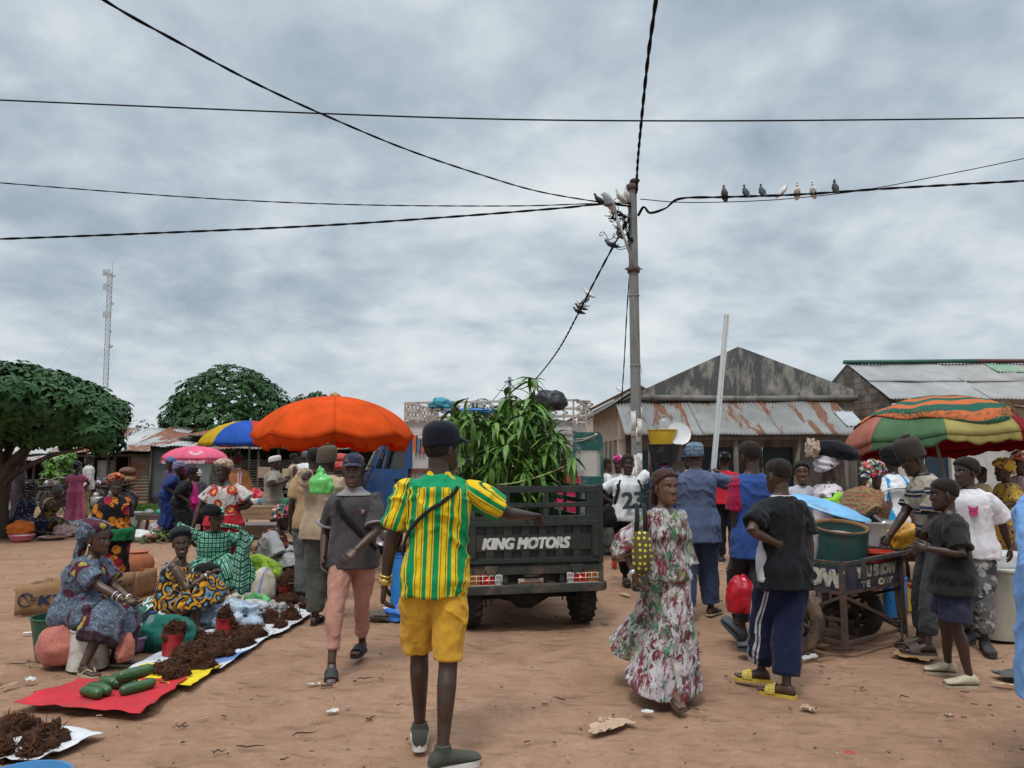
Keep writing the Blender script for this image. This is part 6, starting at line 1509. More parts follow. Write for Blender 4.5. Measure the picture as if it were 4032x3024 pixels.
_, SH['d'] = groundsheet('ground_sheet', 'pale crumpled sack between the two red tins', [(770, 2480), (930, 2500), (1040, 2440), (850, 2415)], M_SKW, .020, 8)
for i, (px, py, r, h, lb) in enumerate([
 (640, 2668, .20, .10, 'wide brown fibre heap on the left of the yellow sack'), (720, 2640, .20, .13, 'brown fibre heap on the right half of the yellow sack'), (690, 2690, .18, .09, 'low brown fibre heap at the front edge of the yellow sack'), (800, 2650, .15, .11, 'brown fibre heap where the yellow sack meets the white one'),
 (760, 2595, .21, .13, 'large brown fibre heap in front of the nearest red tin'), (860, 2590, .20, .13, 'large brown fibre heap on the outer side of the striped sack'), (940, 2555, .20, .13, 'brown fibre heap at the outer corner of the striped sack'), (850, 2545, .17, .11, 'brown fibre heap behind the big ones on the striped sack'),
 (780, 2545, .13, .11, 'small brown fibre heap between the bottle and the second tin'), (990, 2520, .18, .11, 'brown fibre heap reaching onto the farther white sack'), (920, 2510, .16, .12, 'brown fibre heap beside the second red tin'),
 (1060, 2462, .15, .13, 'pointed brown fibre heap on the far white sack, left one'), (1145, 2450, .15, .14, 'pointed brown fibre heap on the far white sack, right one'), (1105, 2480, .12, .08, 'smallest brown fibre heap at the front of the far white sack'),
 (1130, 2385, .20, .12, 'brown fibre heap before the third red tin'), (1190, 2365, .20, .14, 'brown fibre heap nearest the legs of the man in the beige shirt'), (1215, 2400, .16, .10, 'last brown fibre heap at the path edge'), (1165, 2330, .18, .12, 'brown fibre heap right of the metal basin'),
 (55, 2905, .15, .12, 'brown fibre heap at the back of the lower left sack'), (175, 2945, .15, .12, 'brown fibre heap on the right of the lower left sack'), (5, 2985, .12, .10, 'brown fibre heap cut off by the picture edge'), (130, 2985, .10, .07, 'small brown fibre heap in front on the lower left sack')]):
 p = G(px, py); pile(lb, (p.x, p.y, .022), r*(.74 if i < 4 else .86), h, i+1, n=int(1000*r))
M_TIN = paint('tin_red', (.36, .018, .022), .35, .12, 6, (.15, .08, .06), .25)
for i, (px, py, r, h, lb) in enumerate([(678, 2592, .080, .17, 'red tin heaped with brown fibre nearest the cucumbers'), (885, 2515, .080, .16, 'red tin heaped with brown fibre by the black clad foot of the smiling trader'), (1110, 2372, .085, .15, 'red tin heaped with brown fibre farthest along the row')]):
 p = G(px, py); t = thing('tin_can', lb, 'tin', (p.x, p.y, .03), 2+i, 'red measuring tins')
 lathe_part('shell', M_TIN, t, [(r*.97, 0), (r*1.02, .006), (r, .014), (r, h*.3), (r*.985, h*.33), (r, h*.36), (r, h*.62), (r*.985, h*.65), (r, h*.68), (r, h-.012), (r*1.03, h-.004), (r*1.03, h), (r*.96, h), (r*.95, h*.6), (.01, h*.6)])
 mb = MB(); mb.sheet(lambda u, v: (1.004*r*math.cos(-2.3-i+u*.7), 1.004*r*math.sin(-2.3-i+u*.7), h*(.20+.35*v)), 8, 2, .001); mb.build('label_patch', paint('tin_label', (.50, .42, .40), .5, .3, 30), t)
 pile(['heap of brown fibre rising out of the nearest red tin', 'heap of brown fibre rising out of the second red tin', 'heap of brown fibre rising out of the farthest red tin'][i], (p.x, p.y, .03+h-.03), r*1.25, .15, 60+i, 'fibre heaped in the tins', 170)
n = NT('cucumber_skin'); co = n.coord('Object'); q = n.n('TexNoise', None, Vector=n.coord('Object', (60, 60, 6)), Scale=1, Detail=4); M_CUC = n.out(n.ramp(q.outputs['Fac'], [(.35, (.018, .055, .016)), (.6, (.04, .10, .03)), (.8, (.11, .17, .06))]), .32, .45)
def cuke(label, a, b, r, z):
 A, B = G(*a), G(*b); A.z = B.z = 0; m = (A+B)/2; d = (B-A); L = d.length; r *= .78; t = MB(); e = r*.85
 pts = [Vector((0, .012*math.sin(k*math.pi), (k-.5)*L)) for k in (0, .03, .08, .2, .5, .8, .92, .97, 1.0)]
 t.tube(pts, [r*.25, r*.6, r*.82, r*.97, r*1.03, r*.97, r*.82, r*.6, r*.25], 18); o = t.build('cucumber', M_CUC, None, loc=(m.x, m.y, z+r)); o.rotation_euler = Vector((0, 0, 1)).rotation_difference(d.normalized()).to_euler(); return tag(o, label, 'cucumber', 'cucumbers on the red sack')
cuke('long cucumber lying lowest on the right of the red sack', (470, 2772), (610, 2732), .050, .045)
cuke('biggest cucumber resting on top of the other right hand ones', (455, 2752), (600, 2712), .056, .10)
cuke('cucumber tucked under the biggest one', (440, 2742), (540, 2735), .045, .045)
cuke('short cucumber at the front left of the red sack', (318, 2770), (390, 2788), .047, .045)
cuke('short pale tipped cucumber just behind the front left one', (342, 2752), (428, 2775), .047, .045)
cuke('dark short cucumber in the middle behind the left pair', (388, 2732), (452, 2742), .047, .045)
cuke('cucumber farthest back near the yellow sack', (432, 2715), (510, 2716), .042, .045)
def bottle(label, loc, r, h, m, capm, fill=None, name='bottle'):
 t = thing(name, label, 'bottle', loc, 0); lathe_part('shell', m, t, [(r*.85, 0), (r, .01), (r, h*.2), (r*.94, h*.25), (r, h*.3), (r, h*.45), (r*.94, h*.5), (r, h*.55), (r, h*.66), (r*.75, h*.8), (r*.33, h*.92), (r*.33, h*.96)])
 if fill: lathe_part('contents', fill, t, [(r*.8, .006), (r*.93, .012), (r*.93, h*.5), (.01, h*.5)])
 lathe_part('cap', capm, t, [(r*.38, h*.945), (r*.40, h*.95), (r*.40, h*.995), (r*.3, h)]); return t
M_PET = glass('pet_plastic', (.62, .68, .70), .30, .12); M_CAPB = paint('cap_blue', (.02, .06, .35), .4); M_WTR = glass('water', (.45, .52, .52), .22, .02)
bottle('tall clear plastic bottle with blue cap standing beside the green bundle', G(592, 2556), .050, .315, M_PET, M_CAPB, M_WTR)
n = NT('cardboard'); co = n.coord('Object'); w = n.noise(n.coord('Object', (40, 40, 2)), 1, 3); c_ = n.ramp(n.noise(co, 3, 6), [(.3, (.25, .145, .075)), (.7, (.36, .22, .125))]); n.bump(w, .15, .004); M_CARD = n.out(n.mix(n.mapr(n.noise(co, 5, 8, .7), .55, .75, 0, .5), c_, (.15, .09, .06)), .9, .1)
M_NAVY = paint('print_navy', (.012, .025, .06), .8, bump=0); M_DKP = paint('print_dark', (.05, .03, .02), .85, bump=0)
def cardboard():
 A, B, C_, = G(57, 2425), G(330, 2408), G(530, 2362); t = thing('cardboard_box', 'long flattened open carton printed KT in blue behind the grey dressed trader', 'box', A, 0); A0 = A.copy(); h = .31
 def panel(P, Q, h0, h1, name='panel', nn=12):
  P = P-A0; Q = Q-A0; d = (Q-P); nrm = Vector((d.y, -d.x, 0)).normalized(); mb = MB()
  mb.sheet(lambda u, v: P+d*u+Vector((0, 0, (h0+(h1-h0)*u+.008*math.sin(u*17))*v))+nrm*(.012*math.sin(u*5)*v), nn, 4, .006); return mb.build(name, M_CARD, t), d.normalized(), nrm, P, d
 _, d, nn, P0, dv = panel(A, B, h, h+.03); bk = Vector((.06, .55, 0))
 _, d2, n2, P1, dv2 = panel(B, C_, h*.98, h*1.06); panel(A+bk, B+bk, h, h); panel(A, A+bk, h, h); panel(C_, C_+bk*.8, h, h)
 text_obj('lettering', 'KT', M_NAVY, t, P0+d*.335+nn*.016+Vector((0, 0, .145)), d, (0, 0, 1), .095, 0, .15, .25, spacing=1.1, heavy=.008)
 mb = MB(); c = P0+d*.095+nn*.016+Vector((0, 0, .155)); U = Vector((0, 0, 1))
 mb.sheet(lambda u, v: c+d*((.058+.016*v)*math.cos(.5+u*5.0))+U*((.058+.016*v)*math.sin(.5+u*5.0)), 26, 1, .0015)
 mb.sheet(lambda u, v: c+d*(-.05+.075*u)+U*(.035-.07*u+.03*math.sin(u*3)+.022*v*(1-u*.4)), 8, 1, .0015)
 for k in range(4): mb.bar(c+d*.035+U*(.02-.014*k)+nn*.001, c+d*(.12-.015*k)+U*(.026-.014*k)+nn*.001, .002, .006)
 mb.build('emblem', M_NAVY, t)
 mb = MB(); c = P1+d2*(dv2.length*.62)+n2*.016
 for k, x in enumerate((-.14, -.05, .08, .17)):
  for a, b in (((-.03, .16), (.03, .16)), ((.03, .16), (.03, .225)), ((.03, .225), (-.03, .225)), ((-.03, .225), (-.03, .16))):
   mb.bar(c+d2*(x+a[0])+Vector((0, 0, a[1])), c+d2*(x+b[0])+Vector((0, 0, b[1])), .009, .003)
  mb.ell(c+d2*x+Vector((0, 0, .19)), (.018, .002, .018), 10, 6)
 for k in range(4): mb.bar(c+d2*-.2+Vector((0, 0, .05+.028*k)), c+d2*.2+Vector((0, 0, .05+.028*k)), .006, .0025)
 for k in range(8): mb.bar(c+d2*(-.2+.057*k)+Vector((0, 0, .05)), c+d2*(-.2+.057*k)+Vector((0, 0, .134)), .006, .0025)
 mb.tube([c+d2*(.015+.022*math.cos(a))+Vector((0, 0, .245+.010*math.sin(a))) for a in np.linspace(0, 6.28, 20)], .008, 5); mb.build('printed_marks', M_DKP, t)
cardboard()
M_TERRA = stained('terracotta', (.36, .125, .060), (.16, .06, .035), .35, .2)
p = G(533, 2338); t = thing('clay_pot', 'open terracotta bowl standing behind the printed carton', 'pot', (p.x, p.y, 0)); lathe_part('pot', M_TERRA, t, [(.10, 0), (.16, .10), (.185, .22), (.19, .25), (.205, .26), (.205, .275), (.18, .275), (.15, .12), (.01, .03)], wob=.01)
p = G(512, 2300); t = thing('clay_pot', 'closed round terracotta pot behind the open bowl', 'pot', (p.x, p.y+.15, 0)); lathe_part('pot', M_TERRA, t, [(.12, 0), (.20, .12), (.22, .24), (.19, .33), (.13, .38), (.14, .405), (.12, .41), (.01, .40)], wob=.01)
p = G(315, 2632)
M_BKT = paint('dirty_white_plastic', (.52, .50, .46), .45, .08, 5, (.24, .16, .11), .45); M_GRB = PLASTIC('dark_green', (.012, .075, .045)); M_LIL = PLASTIC('lilac', (.42, .30, .52)); M_PNK = PLASTIC('pink', (.60, .16, .22)); M_BLUEP = PLASTIC('blue', (.03, .20, .52)); M_ORP = PLASTIC('orange_red', (.55, .035, .012)); M_YLP = PLASTIC('yellow', (.60, .36, .03)); M_TRN = glass('clear_plastic_tub', (.66, .68, .70), .55, .25)
vessel('bucket', 'upturned white bucket used as a stool by the grey dressed trader', 'bucket', (G(322, 2640).x, G(322, 2640).y+.08, 0), .15, .13, .30, M_BKT)
vessel('bucket', 'dark green bucket behind the white stool bucket', 'bucket', G(222, 2590), .15, .20, .34, M_GRB)
vessel('basin', 'lilac basin just past the grey dressed trader', 'basin', G(515, 2560), .14, .19, .13, M_LIL)
vessel('basin', 'shallow light blue basin with brown smears cut by the lower left corner', 'basin', (G(70, 3200).x, G(70, 3200).y, 0), .15, .21, .15, PLASTIC('smeared_blue', (.05, .20, .42)), fill=.05, fillmat=M_FIB)
lump('cloth_bundle', 'crumpled teal sack behind the clear bottle', 'bundle', G(655, 2550), (.25, .18, .16), fab('teal_sack', (.012, .125, .095), coord='Object', bump=.9), .13, 1.8, 4)
lump('plastic_bag', 'shiny pale grey plastic wrap at the feet of the smiling trader', 'bag', G(790, 2470), (.15, .12, .16), paint('pale_wrap', (.36, .38, .40), .3, .25, 12), .35, 3, 9)
for i, (px, py, r, c, lb) in enumerate([(905, 2470, (.28, .2, .14), (.30, .38, .48), 'blue and tan checked cloth heap by the second tin'), (1000, 2420, (.17, .14, .11), (.06, .38, .08), 'bright green plastic bag on the row of bags'), (960, 2445, (.2, .16, .12), (.40, .40, .40), 'grey white plastic bag next to the green one'), (1040, 2440, (.13, .10, .09), (.22, .22, .22), 'knotted grey bag of goods, left of a pair'), (1080, 2430, (.12, .10, .09), (.25, .24, .23), 'knotted grey bag of goods, right of a pair'), (930, 2395, (.16, .13, .11), (.36, .31, .28), 'beige bag in front of the dark green tub'), (1110, 2300, (.16, .12, .10), (.015, .025, .18), 'dark blue bag under the metal basin')]):
 lump('plastic_bag', lb, 'bag', G(px, py), r, paint('bagc%d' % i, c, .35, .35, 14, (.45, .40, .33), .35, bump=.2), .30, 2.6, i*3.3)
t = lump('woven_bag', 'upright woven bag striped blue, red and cream beside the green tub', 'bag', G(1030, 2385), (.14, .10, .25), sackcloth('striped_woven', (.50, .44, .36), (.20, .22, .40), stripes=9), .12, 2, 7)
vessel('tub', 'dark green plastic tub tilted by the green dressed trader', 'tub', G(965, 2375), .20, .26, .30, M_GRB)
vessel('tub', 'dark green tub in front of the orange striped trader', 'tub', G(1190, 2285), .22, .28, .26, M_GRB, fill=.22, fillmat=M_FIB)
vessel('metal_basin', 'dented metal basin heaped with brown fibre near the path', 'basin', G(1140, 2350), .20, .25, .20, paint('dull_aluminium', (.28, .28, .25), .4, .3, 6, (.15, .13, .10), .3, metal=.5))
p = G(1140, 2350); pile('brown fibre heaped in the metal basin', (p.x, p.y, .19), .24, .12, 91, 'heaps of dried brown fibre', 220)
for i, (px, py, r, h, c, cc, lb) in enumerate([(1155, 2165, .09, .26, (.50, .42, .30), (.60, .45, .03), 'large bottle of yellowish liquid with yellow cap'), (1185, 2160, .055, .28, (.30, .26, .16), (.2, .35, .3), 'slim bottle of murky liquid next to the yellow capped one'), (1210, 2165, .05, .22, (.05, .02, .012), (.02, .06, .3), 'dark brown filled bottle with blue cap')]):
 p = G(px, py+60); bottle(lb, p, r, h, paint('bot%d' % i, c, .2, .15, 5), paint('botcap%d' % i, cc, .4))
vessel('bucket', 'stack of two white lidded buckets behind the orange striped trader', 'bucket', G(1120, 2250), .15, .17, .34, M_BKT, lid=M_BKT)
vessel('bucket', 'dirty white lidded bucket in front of the pink dressed woman', 'bucket', G(528, 2092), .16, .20, .42, M_BKT, lid=M_BKT)
lump('sack', 'white sack with a red stripe lying beside the heap of leaves', 'sack', G(540, 2128), (.42, .2, .13), sackcloth('white_red_sack', (.55, .54, .52), (.42, .08, .08), stripes=1.2), .12, 1.8, 5, rz=-.2)
mb = MB(); r = random.Random(12); p0 = G(630, 2125)
for k in range(420): p = Vector((p0.x+r.gauss(0, .28), p0.y+r.gauss(0, .3), r.uniform(0, .16))); leaf(mb, p, Vector((r.gauss(0, 1), r.gauss(0, 1), .3)), Vector((0, 0, 1)), r.uniform(.08, .16), .06, .6, .3, 3)
tag(mb.build('leaf_heap', leafmat('heaped_leaf', (.085, .11, .035), rough=.6)), 'low heap of green leaves laid out for sale beside the white sack', 'leaves')
vessel('basin', 'pink basin with a white bag at the foot of the left tree', 'basin', G(85, 2130), .17, .23, .12, M_PNK, fill=.1, fillmat=paint('white_bag', (.55, .55, .52), .5))
vessel('basin', 'flat metal tray of reddish food in front of the seated pair', 'tray', G(205, 2122), .22, .26, .05, M_STEEL, fill=.04, fillmat=paint('red_food', (.30, .10, .06), .8))
for i, (px, py, c, lb) in enumerate([(305, 2095, (.50, .48, .46), 'white bag of goods at the hem of the pink dress'), (265, 2110, (.45, .30, .28), 'pinkish bag on the ground right of the seated pair'), (330, 2085, (.4, .42, .46), 'clear bag standing right of the pink dress'), (250, 2090, (.15, .25, .35), 'blue tinted bottle bundle by the seated pair')]):
 lump('plastic_bag', lb, 'bag', G(px, py), (.28, .2, .13), paint('gbag%d' % i, c, .4, .3, 12), .3, 2.5, i+11)
lump('cloth_bundle', 'blue and red patterned bag under the low bench', 'bundle', G(640, 2112), (.26, .2, .2), sackcloth('print_bag', (.40, .38, .42), (.30, .12, .12), stripes=6), .2, 2.5, 31)
M_WOOD = wood('bench_wood', (.12, .09, .07)); M_WOOD2 = wood('table_board', (.26, .17, .10))
def table(label, px, py, w, d, h, m=M_WOOD2, rz=0.0, name='table', skirt=.14, splay=.06):
 t = thing(name, label, 'table', G(px, py), rz); mb = MB(); n = max(3, int(d/.16))
 for k in range(n): mb.box((0, -d/2+d*(k+.5)/n, h-.015), (w, d/n-.008, .03), None, .004)
 mb.build('table_top', m, t, angle=40)
 mb = MB(); mb.box((0, -d/2+.02, h-.03-skirt/2), (w-.01, .025, skirt), None, .003); mb.box((0, d/2-.02, h-.03-skirt/2), (w-.01, .025, skirt), None, .003); mb.build('apron', m, t, angle=40)
 for sx in (-1, 1):
  for sy in (-1, 1): mb = MB(); mb.bar((sx*(w/2-.08), sy*(d/2-.06), h-.04), (sx*(w/2-.08+splay), sy*(d/2-.06+splay*.5), 0), .05, .05, (0, 1, 0)); mb.build('leg', m, t, smooth=False)
 return t
table('low rough bench of goods before the group under the pink parasol', 640, 2100, 1.0, .5, .42, M_WOOD, skirt=.08, name='bench')
for i, (dx, c, lb) in enumerate(((-.3, (.45, .45, .42), 'white tin on the left end of the low bench'), (-.05, (.05, .30, .22), 'green packet on the low bench'), (.2, (.05, .06, .07), 'dark bowl on the low bench'))):
 p = G(640, 2100); lump('goods', lb, 'goods', (p.x+dx, p.y-.05, .42), (.1, .08, .07), paint('lb%d' % i, c, .5), .08, 2, i)
pt = G(1030, 2160); TT = table('wooden stall table of packets under the striped parasol', 1030, 2165, 1.45, .75, .80, M_WOOD2, 0, skirt=.20)
r = random.Random(5)
for i in range(16):
 c = r.choice([(.50, .50, .48), (.08, .28, .14), (.45, .47, .5), (.10, .16, .32), (.42, .44, .40)]); x = -.62+1.24*(i % 8)/7; y = -.2+.32*(i//8)
 mb = MB(); mb.box((0, 0, .06), (.14, .11, .12*r.uniform(.7, 1.2)), Matrix.Rotation(r.uniform(-.4, .4), 3, 'Z'), .01); o = mb.build('packet', paint('pk%d' % (i % 5)+str(c), c, .45, .25, 20), None, loc=(pt.x+x, pt.y+y-.02, .80)); tag(o, 'small carton packet among the rows on the stall table', 'packet', 'packets on the stall table')
lump('plastic_bag', 'bright red shopping bag behind the stall table', 'bag', (at(1010, 1800, 13.9).x, 13.9, .72), (.17, .12, .22), paint('red_bag', (.45, .015, .03), .4, .2, 10), .25, 2.5, 8)
def barrow():
 t = thing('wheelbarrow', 'grey wheelbarrow standing under the stall table', 'wheelbarrow', G(1010, 2200), R_(90)); mb = MB(); mb.rings([[Vector((x, y, z)) for x, y in ((-a, -b), (a, -b), (a, b+c), (-a, b+c))] for a, b, c, z in ((.18, .28, 0, .32), (.30, .42, .1, .56), (.31, .43, .1, .57))]); mb.build('tray', paint('barrow_grey', (.13, .125, .12), .5, .3, 8, (.13, .07, .04), .4), t, smooth=False)
 for s in (-1, 1): mb = MB(); mb.tube([(s*.12, .75, .2), (s*.2, .2, .32), (s*.28, -.85, .52)], .018, 8); mb.build('handle', M_RUSTY, t)
 mt, mr = MB(), MB(); wheel(mt, mr, (0, .75, .2), (1, 0, 0), .2, .08, .12); w = mt.build('wheel', M_BLACK, t); mr.build('rim', M_RUSTY, w)
 mb = MB(); mb.tube([(-.2, -.2, .35), (-.22, -.3, 0), (.22, -.3, 0), (.2, -.2, .35)], .015, 8); mb.build('stand', M_RUSTY, t)
barrow()
table('plank table of vegetables behind the young man in the grey shirt', 1510, 2150, 1.2, .6, .78, M_WOOD2, .1)
p = G(1510, 2150); lump('greens', 'pile of leafy greens on the plank table', 'greens', (p.x, p.y, .78), (.4, .22, .09), leafmat('greens', (.10, .16, .06)), .3, 4, 3)
for i, (px, py, D, lb) in enumerate(((1335, 1845, 12.6, 'red net sack of onions stacked lowest under the orange parasol'), (1340, 1815, 12.7, 'red net sack of onions stacked on top under the orange parasol'))):
 lump('onion_sack', lb, 'sack', at(px, py, D)+Vector((0, 0, -.02)), (.20, .16, .09), fab('onion_net', (.36, .06, .05), [('dot', 22, .2, .45, (.55, .16, .12))], coord='Object', rough=.6), .10, 5, i)
box_p = thing('crate_stand', 'tall dark stand of crates carrying the onion sacks', 'stand', (at(1335, 1800, 12.7).x, 12.7, 0)); mb = MB()
for k in range(5): mb.box((0, 0, .13+.28*k), (.7, .5, .24), None, .01)
mb.build('crates', M_WOOD, box_p, angle=40)
vessel('drum', 'tall bright blue plastic drum half hidden by the green striped shirt', 'drum', G(1598, 2420), .17, .17, .62, M_BLUEP)
lump('plastic_bag', 'bright blue tarpaulin bundle at the foot of the blue drum', 'bundle', G(1600, 2440), (.18, .15, .10), paint('blue_tarp2', (.03, .16, .50), .4, .2), .25, 2.5, 5)
lump('firewood', 'bundle of thin sticks on the ground left of the truck wheel', 'sticks', G(1590, 2440), (.35, .1, .06), M_POST, .2, 6, 3)
CA = R_(35); CO = Vector((2.73, 6.22, 0)); ua = Vector((math.cos(CA), math.sin(CA), 0)); ub = Vector((-math.sin(CA), math.cos(CA), 0)); UZ = Vector((0, 0, 1))
def cart():
 t = thing('push_cart', 'rusty iron two wheeled push cart with faded white letters on dark blue boards', 'cart', CO, CA); X, Y = Vector((1, 0, 0)), Vector((0, 1, 0)); La, Lb = .92, .95; zt, z0 = .76, .52
 mb = MB(); B = lambda a, b, w=.025: mb.bar(a, b, w, w)
 for z in (zt, z0):
  B((0, 0, z), (La, 0, z)); B((0, Lb, z), (La, Lb, z)); B((0, 0, z), (0, Lb, z)); B((La, 0, z), (La, Lb, z))
 for x, y in ((0, 0), (La, 0), (0, Lb), (La, Lb)): B((x, y, .08 if y == 0 else z0), (x, y, zt), .04)
 B((0, 0, .12), (La, 0, .12)); B((0, 0, .12), (0, .55, .12)); B((0, .55, .12), (La, .55, .30)); B((La, 0, .12), (La, .55, .30)); B((0, .0, .50), (0, .75, .14)); B((La, .0, .48), (La, .8, .2)); B((0, 0, .50), (La, .02, .16)); B((.02, .04, .30), (.02, .5, .30), .02); B((0, .35, .12), (0, .35, .52)); B((.45, .0, .12), (.45, 0, .10))
 mb.build('frame', M_RUSTY, t, smooth=False)
 mb = MB(); mb.bar((La*.30, -.03, zt+.012), (La+.16, -.03, zt+.035), .04, .03); mb.bar((La*.30, -.03, zt+.012), (La*.30, -.03, zt-.16), .035, .03); mb.bar((La+.16, -.03, zt+.03), (La+.16, .5, zt+.03), .035, .03); mb.build('push_handle', paint('worn_bar', (.09, .085, .08), .4, .3, metal=.4), t, smooth=False)
 bl = paint('board_navy', (.014, .018, .045), .75, .4, 8, (.06, .045, .04), .55);
 mb = MB(); mb.box((La/2, -.002, (zt+z0)/2-.012), (La-.05, .014, .20)); mb.build('sign_board', bl, t, smooth=False)
 mb = MB(); mb.box((-.002, Lb/2, (zt+z0)/2-.012), (.014, Lb-.05, .20)); mb.build('sign_board', bl, t, smooth=False)
 mb = MB(); mb.box((La-.01, Lb/2, (zt+z0)/2), (.012, Lb-.06, .21)); mb.box((La/2, Lb-.01, (zt+z0)/2), (La-.06, .012, .21)); mb.box((La/2, Lb/2, z0+.07), (La-.05, Lb-.05, .016)); mb.build('tray', paint('tray_floor', (.12, .10, .085), .8, .3, 6), t, smooth=False)
 cl = paint('letter_cream', (.46, .42, .33), .8, .3, 16, (.05, .045, .05), .55)
 text_obj('lettering', 'YKU SHOW', cl, t, (La*.56, -.0105, .672), X, UZ, .085, 0, .05, .62, heavy=.010); text_obj('lettering', 'TE    OEY', cl, t, (La*.56, -.0105, .570), X, UZ, .050, 0, 0, .5, heavy=.007)
 text_obj('lettering', 'ADOW', cl, t, (-.0105, Lb*.30, .635), -Y, UZ, .135, 0, .05, .60, heavy=.014)
 for x, r in ((-.14, .265), (La+.02, .245)):
  mt, mr = MB(), MB(); c = Vector((x if x < 0 else .80, .36, r)); wheel(mt, mr, c, (1, 0, 0), r, .085, r*.66); w = mt.build('wheel', paint('dusty_tyre', (.035, .030, .026), .85, .3, 8, (.16, .10, .065), .6), t, angle=40)
  mr2 = MB(); q = Vector((0, 0, 1)).rotation_difference(X).to_matrix(); mr2.lathe([(r*.66, -.035), (r*.60, -.03), (r*.60, .03), (r*.66, .035)], c, 28, q, cap=False); mr2.lathe([(.03, -.07), (.035, -.06), (.035, .06), (.03, .07)], c, 12, q)
  for k in range(5): a = k*2*math.pi/5; d = q @ Vector((math.cos(a), math.sin(a), 0)); mr2.bar(c+d*.02, c+d*r*.62, .035, .02, X)
  mr2.build('rim', M_RUSTY, w)
 mb = MB(); mb.tube([(-.12, .42, .265), (.82, .36, .245)], .018, 8); mb.build('axle', M_RUSTY, t)
 for x in (La-.06, La+.02): mb = MB(); mb.tube(spline([(x, .02, z0), (x+.02, .0, .3), (x-.0, -.02, .08), (x-.03, -.03, .005)]), .011, 6); mb.build('stand', M_RUSTY, t)
cart()
cw = lambda a, b, z: CO+ua*a+ub*b+UZ*z
M_DRUM = paint('drum_green', (.030, .085, .075), .5, .18, 5, (.07, .06, .05), .35); dr = vessel('drum', 'large green drum with a rusty rim full of pale slush on the cart', 'drum', cw(.50, .34, .60), .225, .235, .43, M_DRUM, rim=.012)
dr.rotation_euler = (R_(11), 0, 0); mb = MB(); mb.lathe([(.239, .429), (.244, .438), (.225, .442), (.210, .435), (.209, .416)], n=30, cap=False); mb.build('rim_rust', stained('rim_rust', (.20, .10, .045), (.05, .035, .03), .5, 0), dr); lathe_part('contents', paint('pale_slush', (.38, .36, .34), .7, .25, 25, bump=.4), dr, [(.01, .34), (.1, .345), (.215, .335), (.22, .32)])
vessel('bucket', 'red plastic bucket with a stirring stick beside the green drum', 'bucket', cw(.86, .18, .60), .105, .155, .19, M_ORP, fill=.10, fillmat=paint('red_drink', (.28, .02, .012), .3))
mb = MB(); mb.tube([cw(.86, .18, .66), cw(.72, .26, .95)], .006, 6); tag(mb.build('stick', M_BLACK), 'thin dark stick standing in the red bucket', 'stick')
vessel('tub', 'translucent white tub behind the green drum', 'tub', at(3420, 2115, 7.35)+Vector((0, 0, -.1)), .18, .24, .26, M_TRN)
t = vessel('tub', 'stack of clear plastic tubs tipped against the left side of the drum', 'tub', cw(.16, .55, .62), .14, .20, .34, M_TRN); t.rotation_euler = (R_(-10), R_(14), 0)
PB = table('low dark table holding the lidded purple basin', 3290, 2420, 1.0, .8, .58, M_WOOD, R_(20)); q = at(3265, 2070, 7.75)
vessel('basin', 'big purple basin under a sky blue lid', 'basin', (q.x, q.y, .585), .26, .33, .32, PLASTIC('purple', (.10, .035, .10)))
mb = MB(); n2 = Matrix.Rotation(R_(12), 3, 'X') @ Matrix.Rotation(R_(14), 3, 'Y'); mb.lathe([(.01, .035), (.20, .032), (.36, .012), (.385, 0), (.385, -.012), (.36, -.004), (.01, .02)], (0, 0, 0), 40, n2); o = mb.build('round_cover', PLASTIC('sky_blue', (.16, .42, .68)), None, loc=at(3270, 1998, 7.45)); tag(o, 'round sky blue lid tilted on the purple basin', 'lid')
for i, (px, py, D, r0, r1, h, m, lid, lb) in enumerate([(3515, 2425, 7.7, .13, .15, .40, M_BLUEP, None, 'tall blue bucket behind the cart wheel'), (3570, 2400, 8.0, .14, .16, .30, M_YLP, None, 'yellow bucket between the blue one and the white pail'), (3610, 2405, 7.9, .12, .14, .28, M_BKT, M_ORP, 'white pail with a red lid behind the cart leg')]):
 vessel('bucket', lb, 'bucket', G(px, py), r0, r1, h, m, lid=lid)
o = lump('carton', 'small blue and red carton on the sand behind the cart', 'carton', G(3640, 2465), (.09, .07, .10), paint('carton_bluered', (.05, .04, .25), .5), .05, 1, 3)
vessel('tub', 'big dirty cream tub beyond the cart with a tray on top', 'tub', G(3940, 2500), .30, .34, .62, paint('cream_tub', (.34, .32, .27), .6, .15, 5, (.2, .15, .1), .4), lid=M_BKT)
vessel('tub', 'squat cream tub left of the bigger one behind the camouflage trousers', 'tub', G(3840, 2460), .26, .28, .45, paint('cream_tub', (.34, .32, .27), .6))
vessel('basin', 'clear plastic basin of packets on the big cream tub', 'basin', (G(3940, 2500).x, G(3940, 2500).y, .635), .20, .26, .12, M_TRN)
lump('plastic_bag', 'orange yellow plastic bag hanging behind the striped man', 'bag', at(3560, 2130, 7.0)+Vector((0, 0, -.1)), (.14, .1, .17), paint('amber_bag', (.55, .26, .02), .35, .25, 12), .2, 2.5, 3)
lump('sack', 'whitish plastic sack slumped at the veranda post', 'sack', G(2855, 2030), (.40, .3, .34), sackcloth('slumped_sack', (.42, .40, .38)), .18, 2.2, 4)
box_p = thing('chair', 'brown leather chair back with a pale piped edge behind the tub traders', 'chair', at(3540, 1985, 8.6)*1.0); box_p.location.z = 0
mb = MB(); mb.box((0, 0, 1.05), (.75, .12, .50), Matrix.Rotation(R_(-8), 3, 'X'), .05); mb.build('backrest', paint('brown_leather', (.10, .042, .025), .45, .2), box_p); mb = MB(); mb.box((0, -.35, .62), (.75, .6, .16), None, .05); mb.build('seat', paint('brown_leather', (.1, .04, .02)), box_p)
